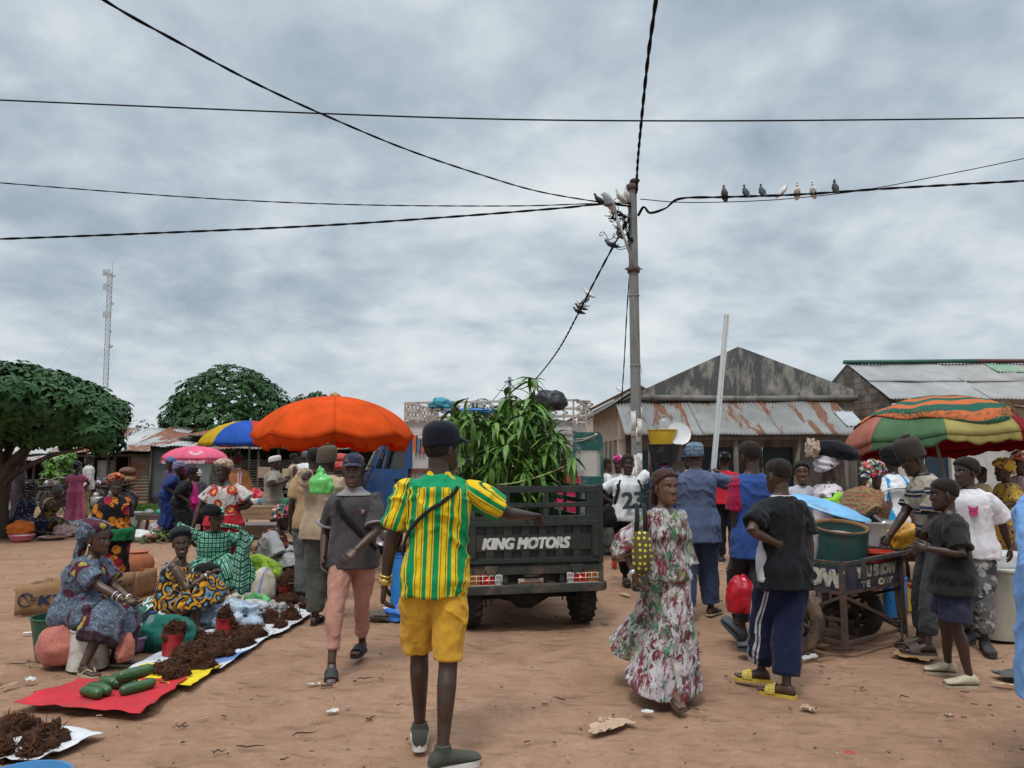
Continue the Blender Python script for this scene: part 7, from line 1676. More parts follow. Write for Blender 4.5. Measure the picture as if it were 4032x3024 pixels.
for x in (-.32, .32):
 for y in (-.6, 0): mb = MB(); mb.box((x, y, .28), (.06, .06, .56)); mb.build('leg', M_WOOD, box_p, smooth=False)
mb = MB(); mb.tube(spline([(-.36, -.075, .82), (-.30, -.085, 1.2), (.0, -.10, 1.30), (.30, -.085, 1.2), (.36, -.075, .82)]), .012, 6); mb.build('piping', M_BKT, box_p)
groundsheet('ground_sheet', 'dark grey sheet lying at the lower right edge', [(3900, 2662), (4080, 2720), (4090, 2650), (3960, 2650)], paint('grey_tarp', (.06, .065, .06), .7, .2), .006, 9)
groundsheet('ground_sheet', 'flattened piece of brown cardboard under the cart leg', [(3505, 2590), (3660, 2615), (3690, 2590), (3560, 2572)], M_CARD, .004, 10)
t = thing('traffic_cone', 'red plastic panel standing beside the legs of the backpack wearer', 'panel', G(2425, 2235)); mb = MB(); mb.box((0, 0, .22), (.05, .25, .44), Matrix.Rotation(R_(8), 3, 'Y'), .02); mb.build('panel', M_ORP, t); t.name = 'plastic_board'
LC = {'paper': paint('litter_paper', (.40, .275, .185), .9, .2, 9), 'white': paint('litter_white', (.55, .55, .55), .7, .15), 'twig': paint('litter_twig', (.05, .035, .026), .9, .3), 'clear': glass('litter_plastic', (.7, .7, .7), .5, .3), 'leafy': paint('litter_leaf', (.09, .06, .035), .8, .3)}
def scrap(label, px, py, L, W, kind, seed, cat='litter', rz=None, lift=.03):
 r = random.Random(seed); mb = MB(); p = G(px, py)
 mb.sheet(lambda u, v: ((u-.5)*L*(1-.3*abs(v-.5)), (v-.5)*W*(1-.5*abs(u-.5)), .014+lift*.38*abs(float(fbm(np.array([[u*3+seed, v*3, seed*.7]]), 2)[0]))), 10, 8, .0015)
 o = mb.build('litter', LC[kind], None, smooth=False, loc=p); o.rotation_euler = (0, 0, r.uniform(0, 6) if rz is None else rz); return tag(o, label, cat, 'litter on the sand')
def twig(label, px, py, L, seed, rz):
 r = random.Random(seed); mb = MB(); mb.tube([((k/5-.5)*L, r.gauss(0, .01), .016+.006*r.random()) for k in range(6)], [.003, .0045, .0045, .004, .003, .002], 6); o = mb.build('twig', LC['twig'], None, loc=G(px, py)); o.rotation_euler = (0, 0, rz); return tag(o, label, 'twig', 'litter on the sand')
for i, a in enumerate([('large torn brown paper lying right of the truck track', 2395, 2865, .26, .14, 'paper', .05), ('folded peak of brown paper standing on the torn sheet', 2385, 2850, .12, .09, 'paper', .08), ('long strip of brown paper at the right end of the torn sheet', 2445, 2848, .20, .07, 'paper', .03), ('brown paper flap at the front of the torn sheet', 2360, 2885, .16, .08, 'paper', .04), ('clear plastic scrap by the foot of the tie dye dress', 2550, 2812, .08, .06, 'clear', .03), ('crumpled pale paper below the yellow sandals', 3185, 2800, .10, .08, 'paper', .06), ('black and white foil packet at the left edge near the red sack', 120, 2688, .08, .07, 'white', .06), ('pale torn wrapper at the left edge', 40, 2705, .15, .04, 'paper', .03), ('yellow and white wrapper under the lifted sandal', 1235, 2700, .10, .03, 'white', .03), ('white plastic scrap in the track left of the truck', 1530, 2398, .14, .07, 'white', .03), ('white paper scrap behind the teal bucket', 130, 2497, .18, .05, 'white', .02), ('clear bag lying under the cart beside the left tyre', 3190, 2595, .20, .08, 'clear', .04), ('cream plastic bag on the sand behind the cart frame', 3285, 2445, .20, .12, 'white', .06), ('crushed paper before the cart frame', 3230, 2548, .16, .09, 'paper', .05), ('pale leaf beside the truck wheel', 2460, 2345, .20, .06, 'paper', .04), ('white scrap in the middle of the path beyond the polo shirt', 1130, 2320, .14, .05, 'white', .03), ('curled clear plastic ring in the path before the polo shirt', 1310, 2808, .08, .06, 'clear', .03), ('brown strip of paper at the lower right edge', 3950, 2700, .15, .05, 'paper', .02), ('pale tissue near the legs of the blue kaftan', 2590, 2420, .16, .07, 'paper', .05), ('white wrapper on the sand left of the veranda sack', 2620, 2045, .3, .1, 'white', .04)]):
 scrap(a[0], a[1], a[2], a[3], a[4], a[5], 5+i*3, lift=a[6])
for i, a in enumerate([('short dark stick in the sand at the centre front', 1460, 2835, .075, 1.0), ('long thin dark stick at the bottom left of the path', 985, 2952, .16, .1), ('dark twig before the red sack', 720, 2870, .07, .4), ('thin twig left of the green shirted man', 1440, 2680, .12, .2), ('twig by the front of the tie dye dress', 2200, 2760, .1, 2.6), ('crooked twig at the left behind the stool bucket', 85, 2620, .2, .3), ('twig between path and yellow sack', 860, 2970, .07, .1), ('dark stick at the lower edge left of the path', 1120, 3000, .05, .6), ('thin straw right of the long dark stick', 1200, 2900, .14, .5), ('dark crooked twigs on the sand right of the cart', 3560, 2752, .07, .1), ('dark twig near the cream clogs', 3800, 2735, .06, 2.9)]):
 twig(a[0], a[1], a[2], a[3], i, a[4])
mb = MB(); c = G(3345, 2973); mb.tube([Vector((.024*math.cos(a), .016*math.sin(a), .014)) for a in np.linspace(0, 6.28, 26)], .003, 6); o = mb.build('rubber_ring', M_ORP, None, loc=c); tag(o, 'small red rubber ring on the sand at the bottom right', 'ring')
def debris():
 r = random.Random(77); mb = MB()
 for k in range(1100):
  D = 3.2+(r.random()**1.6)*14; x = r.uniform(-.8, .8)*D; s = r.uniform(.0025, .008)*(1.0 if D < 7 else 1.5)*(1.6 if r.random() < .06 else 1); a = r.uniform(0, 6.28); L = s*r.choice((1, 1.4, 3.5)); mb.mat(0 if r.random() < .72 else 1)
  rot = Matrix.Rotation(a, 3, 'Z'); mb.box((x, D, .012), (L*2, s*1.4, s*.9), rot @ Matrix.Rotation(r.uniform(-.3, .3), 3, 'X'))
 o = mb.build('ground_debris', [LC['leafy'], paint('pale_crumb', (.36, .27, .20), .9)], smooth=False); tag(o, 'crumbs of bark, chaff and small stones scattered over the sand', 'debris', kind='stuff')
debris()
def pp(label, g, yaw, h=1.7, **k):
 o = G(*g) if len(g) == 2 else Vector((at(g[0], 1800, g[2]).x, g[2], 0)); D = o.y; Mi = Matrix.Rotation(R_(-yaw), 3, 'Z')
 for q in ('LH', 'RH', 'hip'):
  if k.get(q) is not None: a = k[q]; w = at(a[0], a[1], D+(a[2] if len(a) > 2 else 0)); k[q] = Mi @ (w-o)
 for q in ('LF', 'RF'):
  if k.get(q) is not None: a = k[q]; w = G(a[0], a[1]); k[q] = Mi @ (w-o) + Vector((0, 0, .08*h/1.75+(a[2] if len(a) > 2 else 0)))
 return Person(label, (o.x, o.y, 0), yaw, h, **k)
BK = (.010, .010, .012); HAIR = fab('short_hair', (.019, .0145, .012), bump=.7); BLACKC = fab('black_cloth', BK, var=.3); NAVYC = fab('navy_cloth', (.016, .022, .05)); GREYC = fab('grey_cloth', (.10, .10, .10)); WHC = fab('white_cloth', (.60, .60, .60)); TANC = fab('tan_cloth', (.36, .27, .185), fade=(.5, (.28, .20, .13))); DGREY = fab('dark_grey_cloth', (.045, .045, .048)); OLIVEC = fab('olive_trousers', (.055, .055, .045), fade=(.6, (.11, .10, .085)))
SOLE_W = paint('shoe_white', (.60, .58, .54), .6, .1, 8, (.25, .18, .12), .4); SH_G = fab('shoe_olive', (.055, .058, .045), coord='Object'); SH_BK = paint('sandal_black', (.025, .025, .027), .7, .2, 8, (.12, .08, .06), .35); SH_TAN = paint('sandal_cream', (.42, .34, .24), .6, .1, 8, (.2, .13, .09), .3); SH_GREY = paint('clog_grey', (.055, .065, .07), .7, .2); CROC = paint('clog_cream', (.44, .38, .27), .6, .15, 8, (.22, .15, .1), .5); GOLD = paint('gold_band', (.55, .38, .12), .25, .1, metal=.8); SILV = paint('silver_band', (.65, .65, .65), .25, .1, metal=.7); STRAP = fab('strap_black', (.012, .012, .014), coord='Object')
def stripe_jersey():
 n = NT('striped_jersey'); q = n.n('SeparateXYZ', None, Vector=n.coord('rest')); x, z = q.outputs[0], q.outputs[2]
 u = n.math('FRACT', n.math('ADD', n.math('MULTIPLY', x, 7.4), .05))
 col = n.ramp(u, [(0, (.0, .225, .075)), (.22, (.70, .47, .006)), (.28, (.0, .10, .035)), (.31, (.70, .47, .006)), (.50, (.0, .10, .035)), (.53, (.70, .47, .006)), (.58, (.0, .225, .075)), (.74, (.70, .47, .006)), (.90, (.0, .10, .035)), (.93, (.70, .47, .006)), (.98, (.0, .225, .075))], 'CONSTANT')
 yoke = n.math('MULTIPLY', n.mapr(z, 1.462, 1.465), n.mapr(n.math('ABSOLUTE', x), .30, .29)); col = n.mix(yoke, col, (.0, .245, .095))
 n.bump(n.math('ADD', n.noise(n.coord('rest', (22, 22, 8)), 1, 5, .6, .6), n.math('MULTIPLY', n.noise(n.coord('rest', (260, 260, 260)), 1, 2), .15)), .5, .03); n.put(n.b.inputs['Sheen Weight'], .08); return n.out(col, .75, .2)
VM = .006
p = pp('man in green and yellow striped jersey and yellow shorts walking away, arm held out', (1705, 2985), 3, 1.80, LH=(1500, 2368, .05), RH=(2085, 2030, .38), LE=(-1, -.4, .1), RE=(.5, -.6, -.6), LF=(1652, 2938), RF=(1742, 3030), RT=(-62, 0), LT=(4, 0), RK=(.2, 1, .1), head=(-48, 2, 0), lean=2, tone=0, curl=(.75, .55), RP=(.1, -.3, -1), vox=VM, side=2, fat=.84)
SJ = stripe_jersey(); p.shirt(SJ, sleeve=.40, hem=-.10, ease=.034, flare=.008, sf=.026, wr=.020, name='striped_jersey'); p.trousers(fab('mustard_shorts', (.56, .31, .035), fade=(.35, (.42, .22, .03))), f=.96, ease=.022, flare=.006, name='shorts', wr=.015)
mb = MB(); mb.rings(p.torso_rings(.525*p.s, .565*p.s, .010, 0, 30, .008)); mb.build('collar', fab('jersey_collar', (.66, .44, .01), coord='Object'), p.root)
p.hair(HAIR, .010, -.02, .5); p.cap(fab('navy_cap', (.008, .009, .016), coord='Object'), 0, dome=.014, blen=.085, bz=.055, h0=.012, k=.10)
mb = MB(); mb.box(p.H(-.018, -.139, .052), (.034, .006, .020), Matrix.Rotation(R_(-48), 3, 'Z')); mb.build('cap_badge', paint('badge', (.42, .38, .36), .6, .3, 60), p.root)
p.shoes('sneaker', SH_G, SOLE_W); p.band(-1, .955, GOLD, .035, .008, 'wristwatch'); p.band(-1, .90, GOLD, .015, .006)
o = p.straps('s', None, arc_strap(p, (.49, 305, .04), (.10, 172, .06), [(.40, 275, .052), (.30, 240, .054), (.20, 205, .056)]), .022, .005).build('shoulder_strap', STRAP); tag(o, 'black bag strap crossing the back of the striped jersey', 'strap')
p = pp('young man in dark grey polo shirt, navy cap and faded pink trousers striding towards us', (1380, 2628), 180, 1.62, RH=(1272, 2195, -.05), LH=(1398, 2168, -.26), LE=(-1, -.6, .0), RF=(1303, 2672, .02), LF=(1425, 2585), RT=(12, 24), LT=(-8, 0), RK=(0, 1, 0), head=(4, 0, 2), tone=1, curl=(.35, .4), LP=(-.1, -.8, -.4), vox=.0055, lean=2)
PO = fab('polo_grey', (.058, .052, .056), fade=(.5, (.085, .068, .062))); p.shirt(PO, sleeve=.43, hem=-.11, ease=.030, sf=.028, wr=.013, name='polo_shirt'); p.trousers(fab('pink_trousers', (.40, .205, .16), fade=(.7, (.28, .135, .10))), f=1.80, ease=.017, flare=-.004, wr=.016)
COLM = fab('collar_grey', (.22, .21, .21), coord='Object'); mb = MB(); mb.rings(p.torso_rings(.505*p.s, .572*p.s, .052, .0, 30, .008)); mb.build('collar', COLM, p.root)
for k in (-1, 1): p.band(k, .425, COLM, .016, .045, 'sleeve_trim')
mb = MB(); c = p.torso_at(.375, 118, .036); mb.box(c, (.026, .004, .036), None, .003); mb.build('chest_badge', paint('polo_badge', (.30, .12, .12), .8, .6, 80), p.root)
p.hair(HAIR, .006); p.cap(fab('polo_cap', (.020, .024, .050), [('rough', (24, 24, 24), .56, .6, (.22, .12, .06))], coord='Object'), 0, blen=.058, h0=.036, k=.22, bz=.056); p.shoes('slide', SH_BK)
o = p.straps('s', None, arc_strap(p, (.47, 55, .036), (.03, 160, .050), [(.36, 75, .038), (.24, 100, .04), (.12, 130, .046)]), .05, .006).build('shoulder_strap', STRAP); tag(o, 'wide black strap across the grey polo shirt', 'strap')
TD = fab('tie_dye', (.42, .385, .40), [('rough', (11, 11, 5), .48, .56, (.15, .022, .033)), ('rough', (6, 6, 3), .52, .60, (.045, .17, .09), (4, 4, 4)), ('rough', (19, 19, 10), .52, .58, (.10, .018, .025), (8, 1, 2)), ('rough', (8, 8, 4), .56, .62, (.16, .22, .08), (1, 9, 3)), ('rough', (30, 30, 16), .54, .59, (.46, .43, .44), (3, 3, 1)), ('rough', (24, 24, 12), .57, .62, (.025, .075, .05), (6, 2, 9))], var=.08, bump=.4)
p = pp('woman in maroon, green and white tie dye gown and brown headscarf walking right', (2632, 2745), 196, 1.51, fem=True, fat=.97, RH=(2498, 2262, -.16), LH=(2700, 2330, .05), RE=(.9, -.5, .1), LF=(2655, 2792), RF=(2520, 2640, .03), LT=(-12, 0), RT=(0, -22), head=(10, 0, 0), tone=2, curl=(.4, .5), vox=.0055)
p.dress(TD, sleeve=.72, s1=2.07, ease=.022, sf=.066, flare=.012, folds=(7, .026), wr=.013, trail=(.105, (1, -.55, 0)), name='gown'); BRN = fab('brown_scarf', (.045, .022, .020), coord='Object'); p.wrap(BRN, t=.013, h0=.026, k=.78, crown=.004, amp=.002, knot=[((0, -.12, -.07), (.045, .03, .06))], name='headscarf'); p.shoes('flipflop', SH_BK, paint('sole_brown', (.09, .055, .035), .7)); p.band(1, .97, SILV, .03, .007)
hb = thing('handbag', 'olive shoulder bag with yellow polka dots on long black straps', 'handbag', p.W(p.spine(.0)[0])); c = at(2528, 2165, p.root.location.y-.25)-hb.location
mb = MB(); mb.tube([c+Vector((0, 0, z)) for z in (.12, .115, .06, -.02, -.10, -.15, -.165)], [(.045, .02), (.052, .030), (.060, .042), (.068, .05), (.064, .048), (.045, .035), (.02, .015)], 20, up=(0, 1, 0)); hbb = mb.build('bag_body', fab('dotted_bag', (.085, .070, .035), [('dot', (25, 1, 25), .20, .26, (.55, .52, .05))], coord='Object'), hb)
for q in (0, 1): a = at(2505+q*28, 1985, p.root.location.y-.12)-hb.location; mb = MB(); mb.tube(spline([a+Vector((0, .10, -.03)), a, a.lerp(c+Vector((-.04+.06*q, 0, .12)), .5)+Vector((0, -.05, 0)), c+Vector((-.04+.06*q, 0, .10))]), (.016, .004), 8); mb.build('bag_strap', STRAP, hb)
KB = fab('blue_kaftan', (.075, .095, .165), var=.12); p = pp('tall man in slate blue kaftan and knitted cap, back turned, holding a long pole', (2752, 2430), -8, 1.77, fat=1.02, RH=(2838, 1868, .22), LH=(2716, 2060, .34), RE=(1, -.3, -.5), LF=(2705, 2440), RF=(2800, 2420), RT=(-35, 0), LT=(-12, 0), head=(-14, 0, 0), tone=1, curl=(.4, .95), vox=.008, RP=(-1, .3, 0))
p.shirt(KB, sleeve=(.50, .60), hem=-.18, ease=.040, flare=.035, sf=.045, wr=.014, name='kaftan'); p.trousers(fab('blue_trousers', (.040, .060, .115), var=.2), f=1.93, ease=.040, flare=.012, wr=.014); mb = MB(); mb.rings(p.torso_rings(.52*p.s, .565*p.s, .012, 0, 30, .008)); mb.build('collar', KB, p.root); p.hair(HAIR, .004); p.kufi(fab('blue_kufi', (.13, .19, .24), [('bz', (1, 1, 26), .30, .36, (.30, .36, .42)), ('edge', (60, 60, 60), .10, .16, (.06, .09, .13))], coord='rest'), .010, .142, .012, .12); p.shoes('flipflop', SH_BK, SH_TAN)
t = thing('pole', 'long white plastic conduit held upright, taller than the veranda roof', 'pole', p.W(p.wr[1])+p.root.matrix_basis.to_3x3() @ Vector((-.01, .08, .05))); a = at(2862, 1240, t.location.y+.1)-t.location; b = at(2805, 1890, t.location.y-.02)-t.location; mb = MB(); sd = Vector((.019, 0, 0)); mb.bar(a-sd*.6, b-sd*.6, .026, .05, (0, 1, 0)); mb.bar(a+sd*.9, b+sd*.9, .020, .036, (0, 1, 0)); mb.build('conduit', paint('white_conduit', (.52, .53, .52), .45, .08), t, smooth=False)
CR = fab('blue_crimson_shirt', (.026, .062, .21), [('gx', 1, .30, .302, (.26, .012, .045)), ('gx', -1, .30, .302, (.26, .012, .045)), ('gz', -1, -1.20, -1.195, (.026, .062, .21))]); p = pp('slim tall youth in blue shirt with crimson sleeves, red bag in his hand', (2985, 2560), 12, 1.76, fat=.9, LH=(2918, 2190, .0), RH=(3070, 2100, .25), LE=(-1, -.3, 0), LF=(2925, 2540, .06), RF=(3010, 2605), LT=(20, -35), RT=(48, 0), LK=(0, 1, 0), head=(8, 6, 0), tone=0, curl=(.9, .4), vox=.008)
p.shirt(CR, sleeve=.42, hem=-.17, ease=.040, flare=.02, sf=.038, wr=.013); p.trousers(fab('dark_trousers', (.030, .032, .032)), f=1.86, ease=.028, wr=.013); p.hair(HAIR, .011); p.shoes('clog', SH_GREY)
lump('plastic_bag', 'shiny faceted red bag hanging from the hand of the blue and crimson youth', 'bag', at(2918, 2400, p.root.location.y-.12)+Vector((0, 0, -.02)), (.115, .10, .19), paint('glossy_red', (.42, .010, .022), .25, .2, 5), .14, 1.7, 6)
BT = fab('black_tee', (.011, .012, .014), var=.3); p = pp('boy in black shirt and navy track trousers with white stripes, one hand on his back', (3105, 2728), 14, 1.60, LH=(3058, 2140, -.13), RH=(3190, 2300, .05), LE=(-1, -.2, .3), LF=(2998, 2690), RF=(3098, 2745), LT=(58, 0), RT=(40, 0), head=(10, 4, 0), tone=1, curl=(.15, .4), LP=(.3, .9, .1), vox=.006)
p.shirt(BT, sleeve=.40, hem=-.16, ease=.032, flare=.014, sf=.032, wr=.015); TP = fab('track_trousers', (.010, .014, .042), [('gx', -1, .150, .152, (.42, .42, .45)), ('gx', -1, .158, .160, (.01, .014, .042)), ('gx', -1, .164, .166, (.42, .42, .45)), ('gx', -1, .172, .174, (.01, .014, .042))]); p.trousers(TP, f=1.86, ease=.036, flare=.022, wr=.014); p.hair(HAIR, .004)
mb = MB(); c = p.spine(.545*p.s)[0]; R2 = p.torso_rings(.538*p.s, .552*p.s, .014, 0, 30, .008); mb.rings(R2); mb.build('neck_trim', fab('trim_white', (.45, .45, .46), coord='Object'), p.root); p.shoes('slide', fab('yellow_strap', (.50, .38, .08), [('dot', 70, .25, .35, (.16, .10, .05))], coord='Object'), paint('yellow_sole', (.52, .36, .05), .6))
lump('cloth', 'white striped cloth tucked at the waist of the boy in black', 'cloth', at(3000, 2290, p.root.location.y-.05), (.035, .05, .16), fab('white_rag', (.5, .5, .54), coord='Object'), .2, 2, 3)
p = pp('woman in white shirt printed 23 with a black backpack strap, standing beside the truck', (2478, 2310), 184, 1.66, fem=True, fat=1.12, RH=(2420, 1985, .02), LH=(2555, 1930, .1), RE=(1, -.5, .2), LE=(-1, -.6, .2), RF=(2462, 2300), LF=(2500, 2315), head=(0, 0, 0), tone=0, curl=(.5, .5), vox=.008)
p.shirt(WHC, sleeve=.34, hem=-.06, ease=.036, sf=.03, wr=.012); p.trousers(BLACKC, f=1.85, ease=.028); p.hair(HAIR, .010); p.shoes('slide', SH_BK); M23 = paint('print_23', (.035, .045, .048), .9, .3, 30)
rw = p.root.matrix_basis.inverted(); text_obj('printed_number', '23', M23, p.root, p.torso_at(.22, 92, .115), (-1, 0, .05), (0, -.12, 1), .20, 0, 0, .26, heavy=.012)
for k in (-1, 1): o = p.straps('s', None, arc_strap(p, (.49, 90-k*48, .03), (.16, 90-k*75, .05), [(.38, 90-k*42, .055), (.27, 90-k*55, .055)]), .045, .012).build('backpack_strap', STRAP); tag(o, 'black backpack strap over the %s of the white shirt printed 23' % ('near edge beside the truck' if k > 0 else 'side away from the truck'), 'strap')
b = p.W(p.spine(.2)[0]); lump('backpack', 'black backpack bulging behind the woman in the 23 shirt', 'backpack', b+Vector((-.12, .22, -.24)), (.20, .14, .24), BLACKC, .06, 2, 4); lump('shoulder_bag', 'black cloth bag hanging at the truck side of the 23 shirt woman', 'bag', at(2395, 2075, p.root.location.y-.1), (.12, .10, .17), BLACKC, .12, 2, 5)
DP = fab('mixed_print', (.35, .30, .34), [('cell', (40, 40, 40), .5, .52, (.35, .03, .05)), ('cell', (55, 55, 55), .6, .62, (.02, .03, .12), (3, 3, 3))], coord='rest')
p = pp('woman in bright blue carrying a black basin on her head behind the tie dye woman', (2618, 0, 9.3), 178, 1.50, fem=True, RH=(2566, 1772, .05), RE=(1, -.3, -.6), tone=0, vox=.010, hs=1.1); p.dress(fab('bright_blue', (.02, .05, .32)), sleeve=.40, s1=1.9); p.wrap(DP, t=.03, h0=-.02, k=.62, crown=.015, amp=.008); Zb = p.W(p.H(0, 0, .155)).z
vessel('basin', 'black plastic basin balanced on a printed headwrap', 'basin', (p.W(p.hc).x, p.W(p.hc).y, Zb), .165, .215, .235, PLASTIC('basin_black', (.022, .024, .028))); vessel('bucket', 'yellow bucket carried inside the black head basin', 'bucket', (p.W(p.hc).x-.03, p.W(p.hc).y, Zb+.17), .145, .185, .25, M_YLP, handle=(.07, 0)); X0 = p.W(p.hc); o = lathe_part('plate', paint('dish_white', (.60, .60, .60), .3, .05), None, [(.01, 0), (.09, .004), (.145, .024), (.15, .03), (.09, .014), (.01, .012)], X0+Vector((.16, -.06, Zb-X0.z+.36)), 24, rot=Matrix.Rotation(R_(72), 3, 'X')); tag(o, 'white plate standing on edge in the head basin', 'plate'); bottle('small clear bottle sticking out of the yellow bucket on the head basin', (X0.x-.02, X0.y-.06, Zb+.40), .05, .18, M_PET, paint('cap_black', BK))
p = pp('man in navy bucket hat and dark jacket over a yellow collar, near the veranda', (2708, 0, 11), 165, 1.74, tone=0, vox=.011, head=(8, 0, 0)); p.shirt(fab('dark_jacket', (.018, .022, .035)), sleeve=.95, hem=-.12, ease=.035); p.trousers(BLACKC); p.bucket(fab('navy_hat', (.020, .035, .075), coord='Object')); p.shoes('clog', SH_BK)
mb = MB(); mb.box(p.torso_at(.47, 90, .032), (.10, .012, .14)); mb.build('shirt_front', fab('yellow_front', (.45, .28, .04), coord='Object'), p.root)
p = pp('person in red top and black cap standing beyond the blue kaftan', (2865, 2215), -25, 1.70, fem=True, tone=0, vox=.010, head=(40, 0, 0), LT=(0, 0), RH=(2890, 1880, .3), RE=(1, -.3, -.4)); p.shirt(fab('red_top', (.42, .016, .030)), sleeve=.34, hem=.0, ease=.022); p.trousers(BLACKC, f=1.9, ease=.02, flare=.01); p.hair(HAIR, .008); p.cap(fab('black_cap', BK, [('dot', 12, .2, .3, (.4, .4, .4))], coord='Object'), 60); p.shoes('sneaker', SH_BK, SOLE_W)
p = pp('person in white shirt half hidden behind the open green door', (2385, 0, 13), -80, 1.62, tone=1, vox=.013); p.shirt(WHC, sleeve=.4); p.trousers(GREYC); p.hair(HAIR, .006); p.shoes('clog', SH_BK)
p = pp('woman in magenta and white headwrap seen beside the 23 shirt shoulder', (2437, 0, 13.5), 150, 1.62, fem=True, tone=0, vox=.014); p.dress(fab('pale_dress', (.4, .33, .36)), s1=1.8); p.wrap(fab('magenta_wrap', (.36, .02, .13), [('noise', 20, .55, .6, (.6, .5, .52))], coord='rest'), t=.03, crown=.03)
p = pp('person in crimson shirt standing between the saplings and the green door', (2222, 0, 10.9), 20, 1.72, tone=0, vox=.010, head=(30, 0, 0)); p.shirt(fab('crimson_tee', (.44, .022, .07)), sleeve=.42, hem=-.1, ease=.035); p.trousers(BLACKC); p.hair(HAIR, .008); p.shoes('clog', SH_BK)
p = pp('woman in white lace blouse and black headband sitting behind the purple basin', (3165, 0, 8.6), 172, 1.62, fem=True, fat=1.1, tone=2, vox=.009, head=(-8, 0, 0), hip=(3165, 2085, 0), LF=(3190, 2300), RF=(3130, 2300)); p.dress(fab('lace_white', (.52, .51, .55), [('edge', 60, .08, .16, (.35, .35, .42))]), sleeve=.4, s1=1.6); p.wrap(BLACKC, t=.016, h0=.03, k=.6, crown=.0, amp=.002)
MP = fab('maroon_white_print', (.20, .025, .06), [('ringv', (19, 19, 15), .12, .2, (.56, .50, .53), (0, 0, 0), (0, 0, 0), 1.1), ('dot', (19, 19, 15), .16, .24, (.56, .5, .53), (0, 0, 0), (0, 0, 0), .6)])
p = pp('woman in maroon and white oval print balancing a stuffed black bag on her head', (3255, 0, 8.2), -70, 1.60, fem=True, fat=1.1, tone=0, vox=.008, LH=(3330, 2000, .0), RH=(3320, 1985, -.25), RE=(.3, -.8, -.6)); p.dress(MP, sleeve=.45, s1=1.9, ease=.03); p.wrap(MP, t=.028, h0=.03, k=.5, crown=.03, amp=.01, back=.02); X0 = p.W(p.H(0, -.01, .15))
lump('sack', 'stuffed black bag with a pale knotted end carried on a maroon headwrap', 'bag', X0+Vector((.05, 0, -.015)), (.25, .15, .12), BLACKC, .12, 1.6, 8, rz=-.15).rotation_euler = (0, .18, -.12); lump('cloth', 'pale cloth and dry leaves poking from the black head bag', 'cloth', X0+Vector((-.19, -.05, -.01)), (.07, .07, .11), fab('leafy_rag', (.40, .34, .32), [('rough', 20, .5, .55, (.26, .13, .04))], coord='Object'), .35, 3, 2)
lump('cloth', 'neon green and black cloth tied at the waist of the maroon print woman', 'cloth', at(3300, 2010, 7.95), (.20, .10, .10), fab('neon_cloth', (.25, .50, .05), [('noise', (9, 9, 9), .52, .56, (.012, .03, .012))], coord='Object'), .3, 2.4, 5)
TW = fab('woven_brown', (.17, .095, .045), [('bz', (1, 1, 16), .30, .36, (.26, .03, .045)), ('bz', (1, 1, 23), .36, .42, (.03, .03, .025), (0, 0, 4)), ('rough', 60, .5, .6, (.28, .22, .08))])
p = pp('stout woman in brown and red woven wrapper with a flowered headwrap bending over the cart', (3350, 0, 7.6), -64, 1.62, fem=True, fat=1.2, tone=0, vox=.008, lean=34, head=(-12, 14, 0), LH=(3520, 2060, .05), RH=(3490, 2075, -.35), RE=(.4, -.6, -.6)); p.dress(TW, sleeve=.66, s1=1.9, ease=.05, sf=.05); FL = fab('flower_wrap', (.02, .028, .07), [('cell', 26, .55, .57, (.42, .03, .05)), ('cell', 34, .72, .74, (.55, .50, .42), (5, 2, 1)), ('cell', 40, .78, .8, (.12, .22, .10), (1, 7, 3))], coord='rest'); p.wrap(FL, t=.030, h0=.02, k=.62, crown=.03, amp=.010, knot=[((.06, -.08, -.09), (.03, .03, .07))]); p.band(1, .93, SILV, .03, .008)
p = pp('person in white top with a sky blue band behind the flowered headwrap', (3515, 0, 8.7), 25, 1.70, fem=True, fat=1.15, tone=0, vox=.009, head=(20, 0, 0)); p.shirt(fab('white_blue_band', (.62, .62, .63), [('bx', (4.2, 1, 1), .36, .40, (.03, .25, .50), (.35, 0, 0))]), sleeve=.46, hem=-.1, ease=.032); p.trousers(BLACKC); p.wrap(BLACKC, t=.022, h0=-.02, k=.4, crown=.05, amp=.003, name='hat')
RS = fab('rugby_stripes', (.33, .29, .23), [('bz', (1, 1, 6.2), .30, .31, (.022, .035, .095)), ('bz', (1, 1, 6.2), .41, .42, (.012, .012, .016)), ('bz', (1, 1, 6.2), .465, .470, (.4, .36, .28))])
p = pp('man in brown knitted hat and striped polo leaning left over the red bucket', (3680, 0, 6.45), 82, 1.76, tone=0, vox=.0065, lean=14, head=(8, 22, 0), RH=(3498, 2118, .15), LH=(3610, 2150, -.15), RE=(.2, -.9, -.5), LE=(-.2, -1, -.3), LF=(3650, 2588), RF=(3625, 2545), curl=(.5, .5)); p.shirt(RS, sleeve=.42, hem=-.10, ease=.036, sf=.03, wr=.014, name='polo_shirt'); p.trousers(DGREY, f=1.85, ease=.028, wr=.013); p.hair(HAIR, .004); p.kufi(fab('brown_knit', (.062, .050, .038), [('bz', (1, 1, 55), .25, .4, (.035, .028, .022)), ('edge', 85, .1, .25, (.03, .025, .02))], coord='rest'), .018, .195, .016, .10, 'knit_hat', pom=((.0, -.03, .20), (.03, .045, .018))); p.shoes('slide', paint('sandal_brown', (.07, .05, .04), .7)); mb = MB(); mb.rings(p.torso_rings(.51*p.s, .56*p.s, .014, 0, 30, .008)); mb.build('collar', fab('collar_dark', (.02, .025, .03), coord='Object'), p.root)
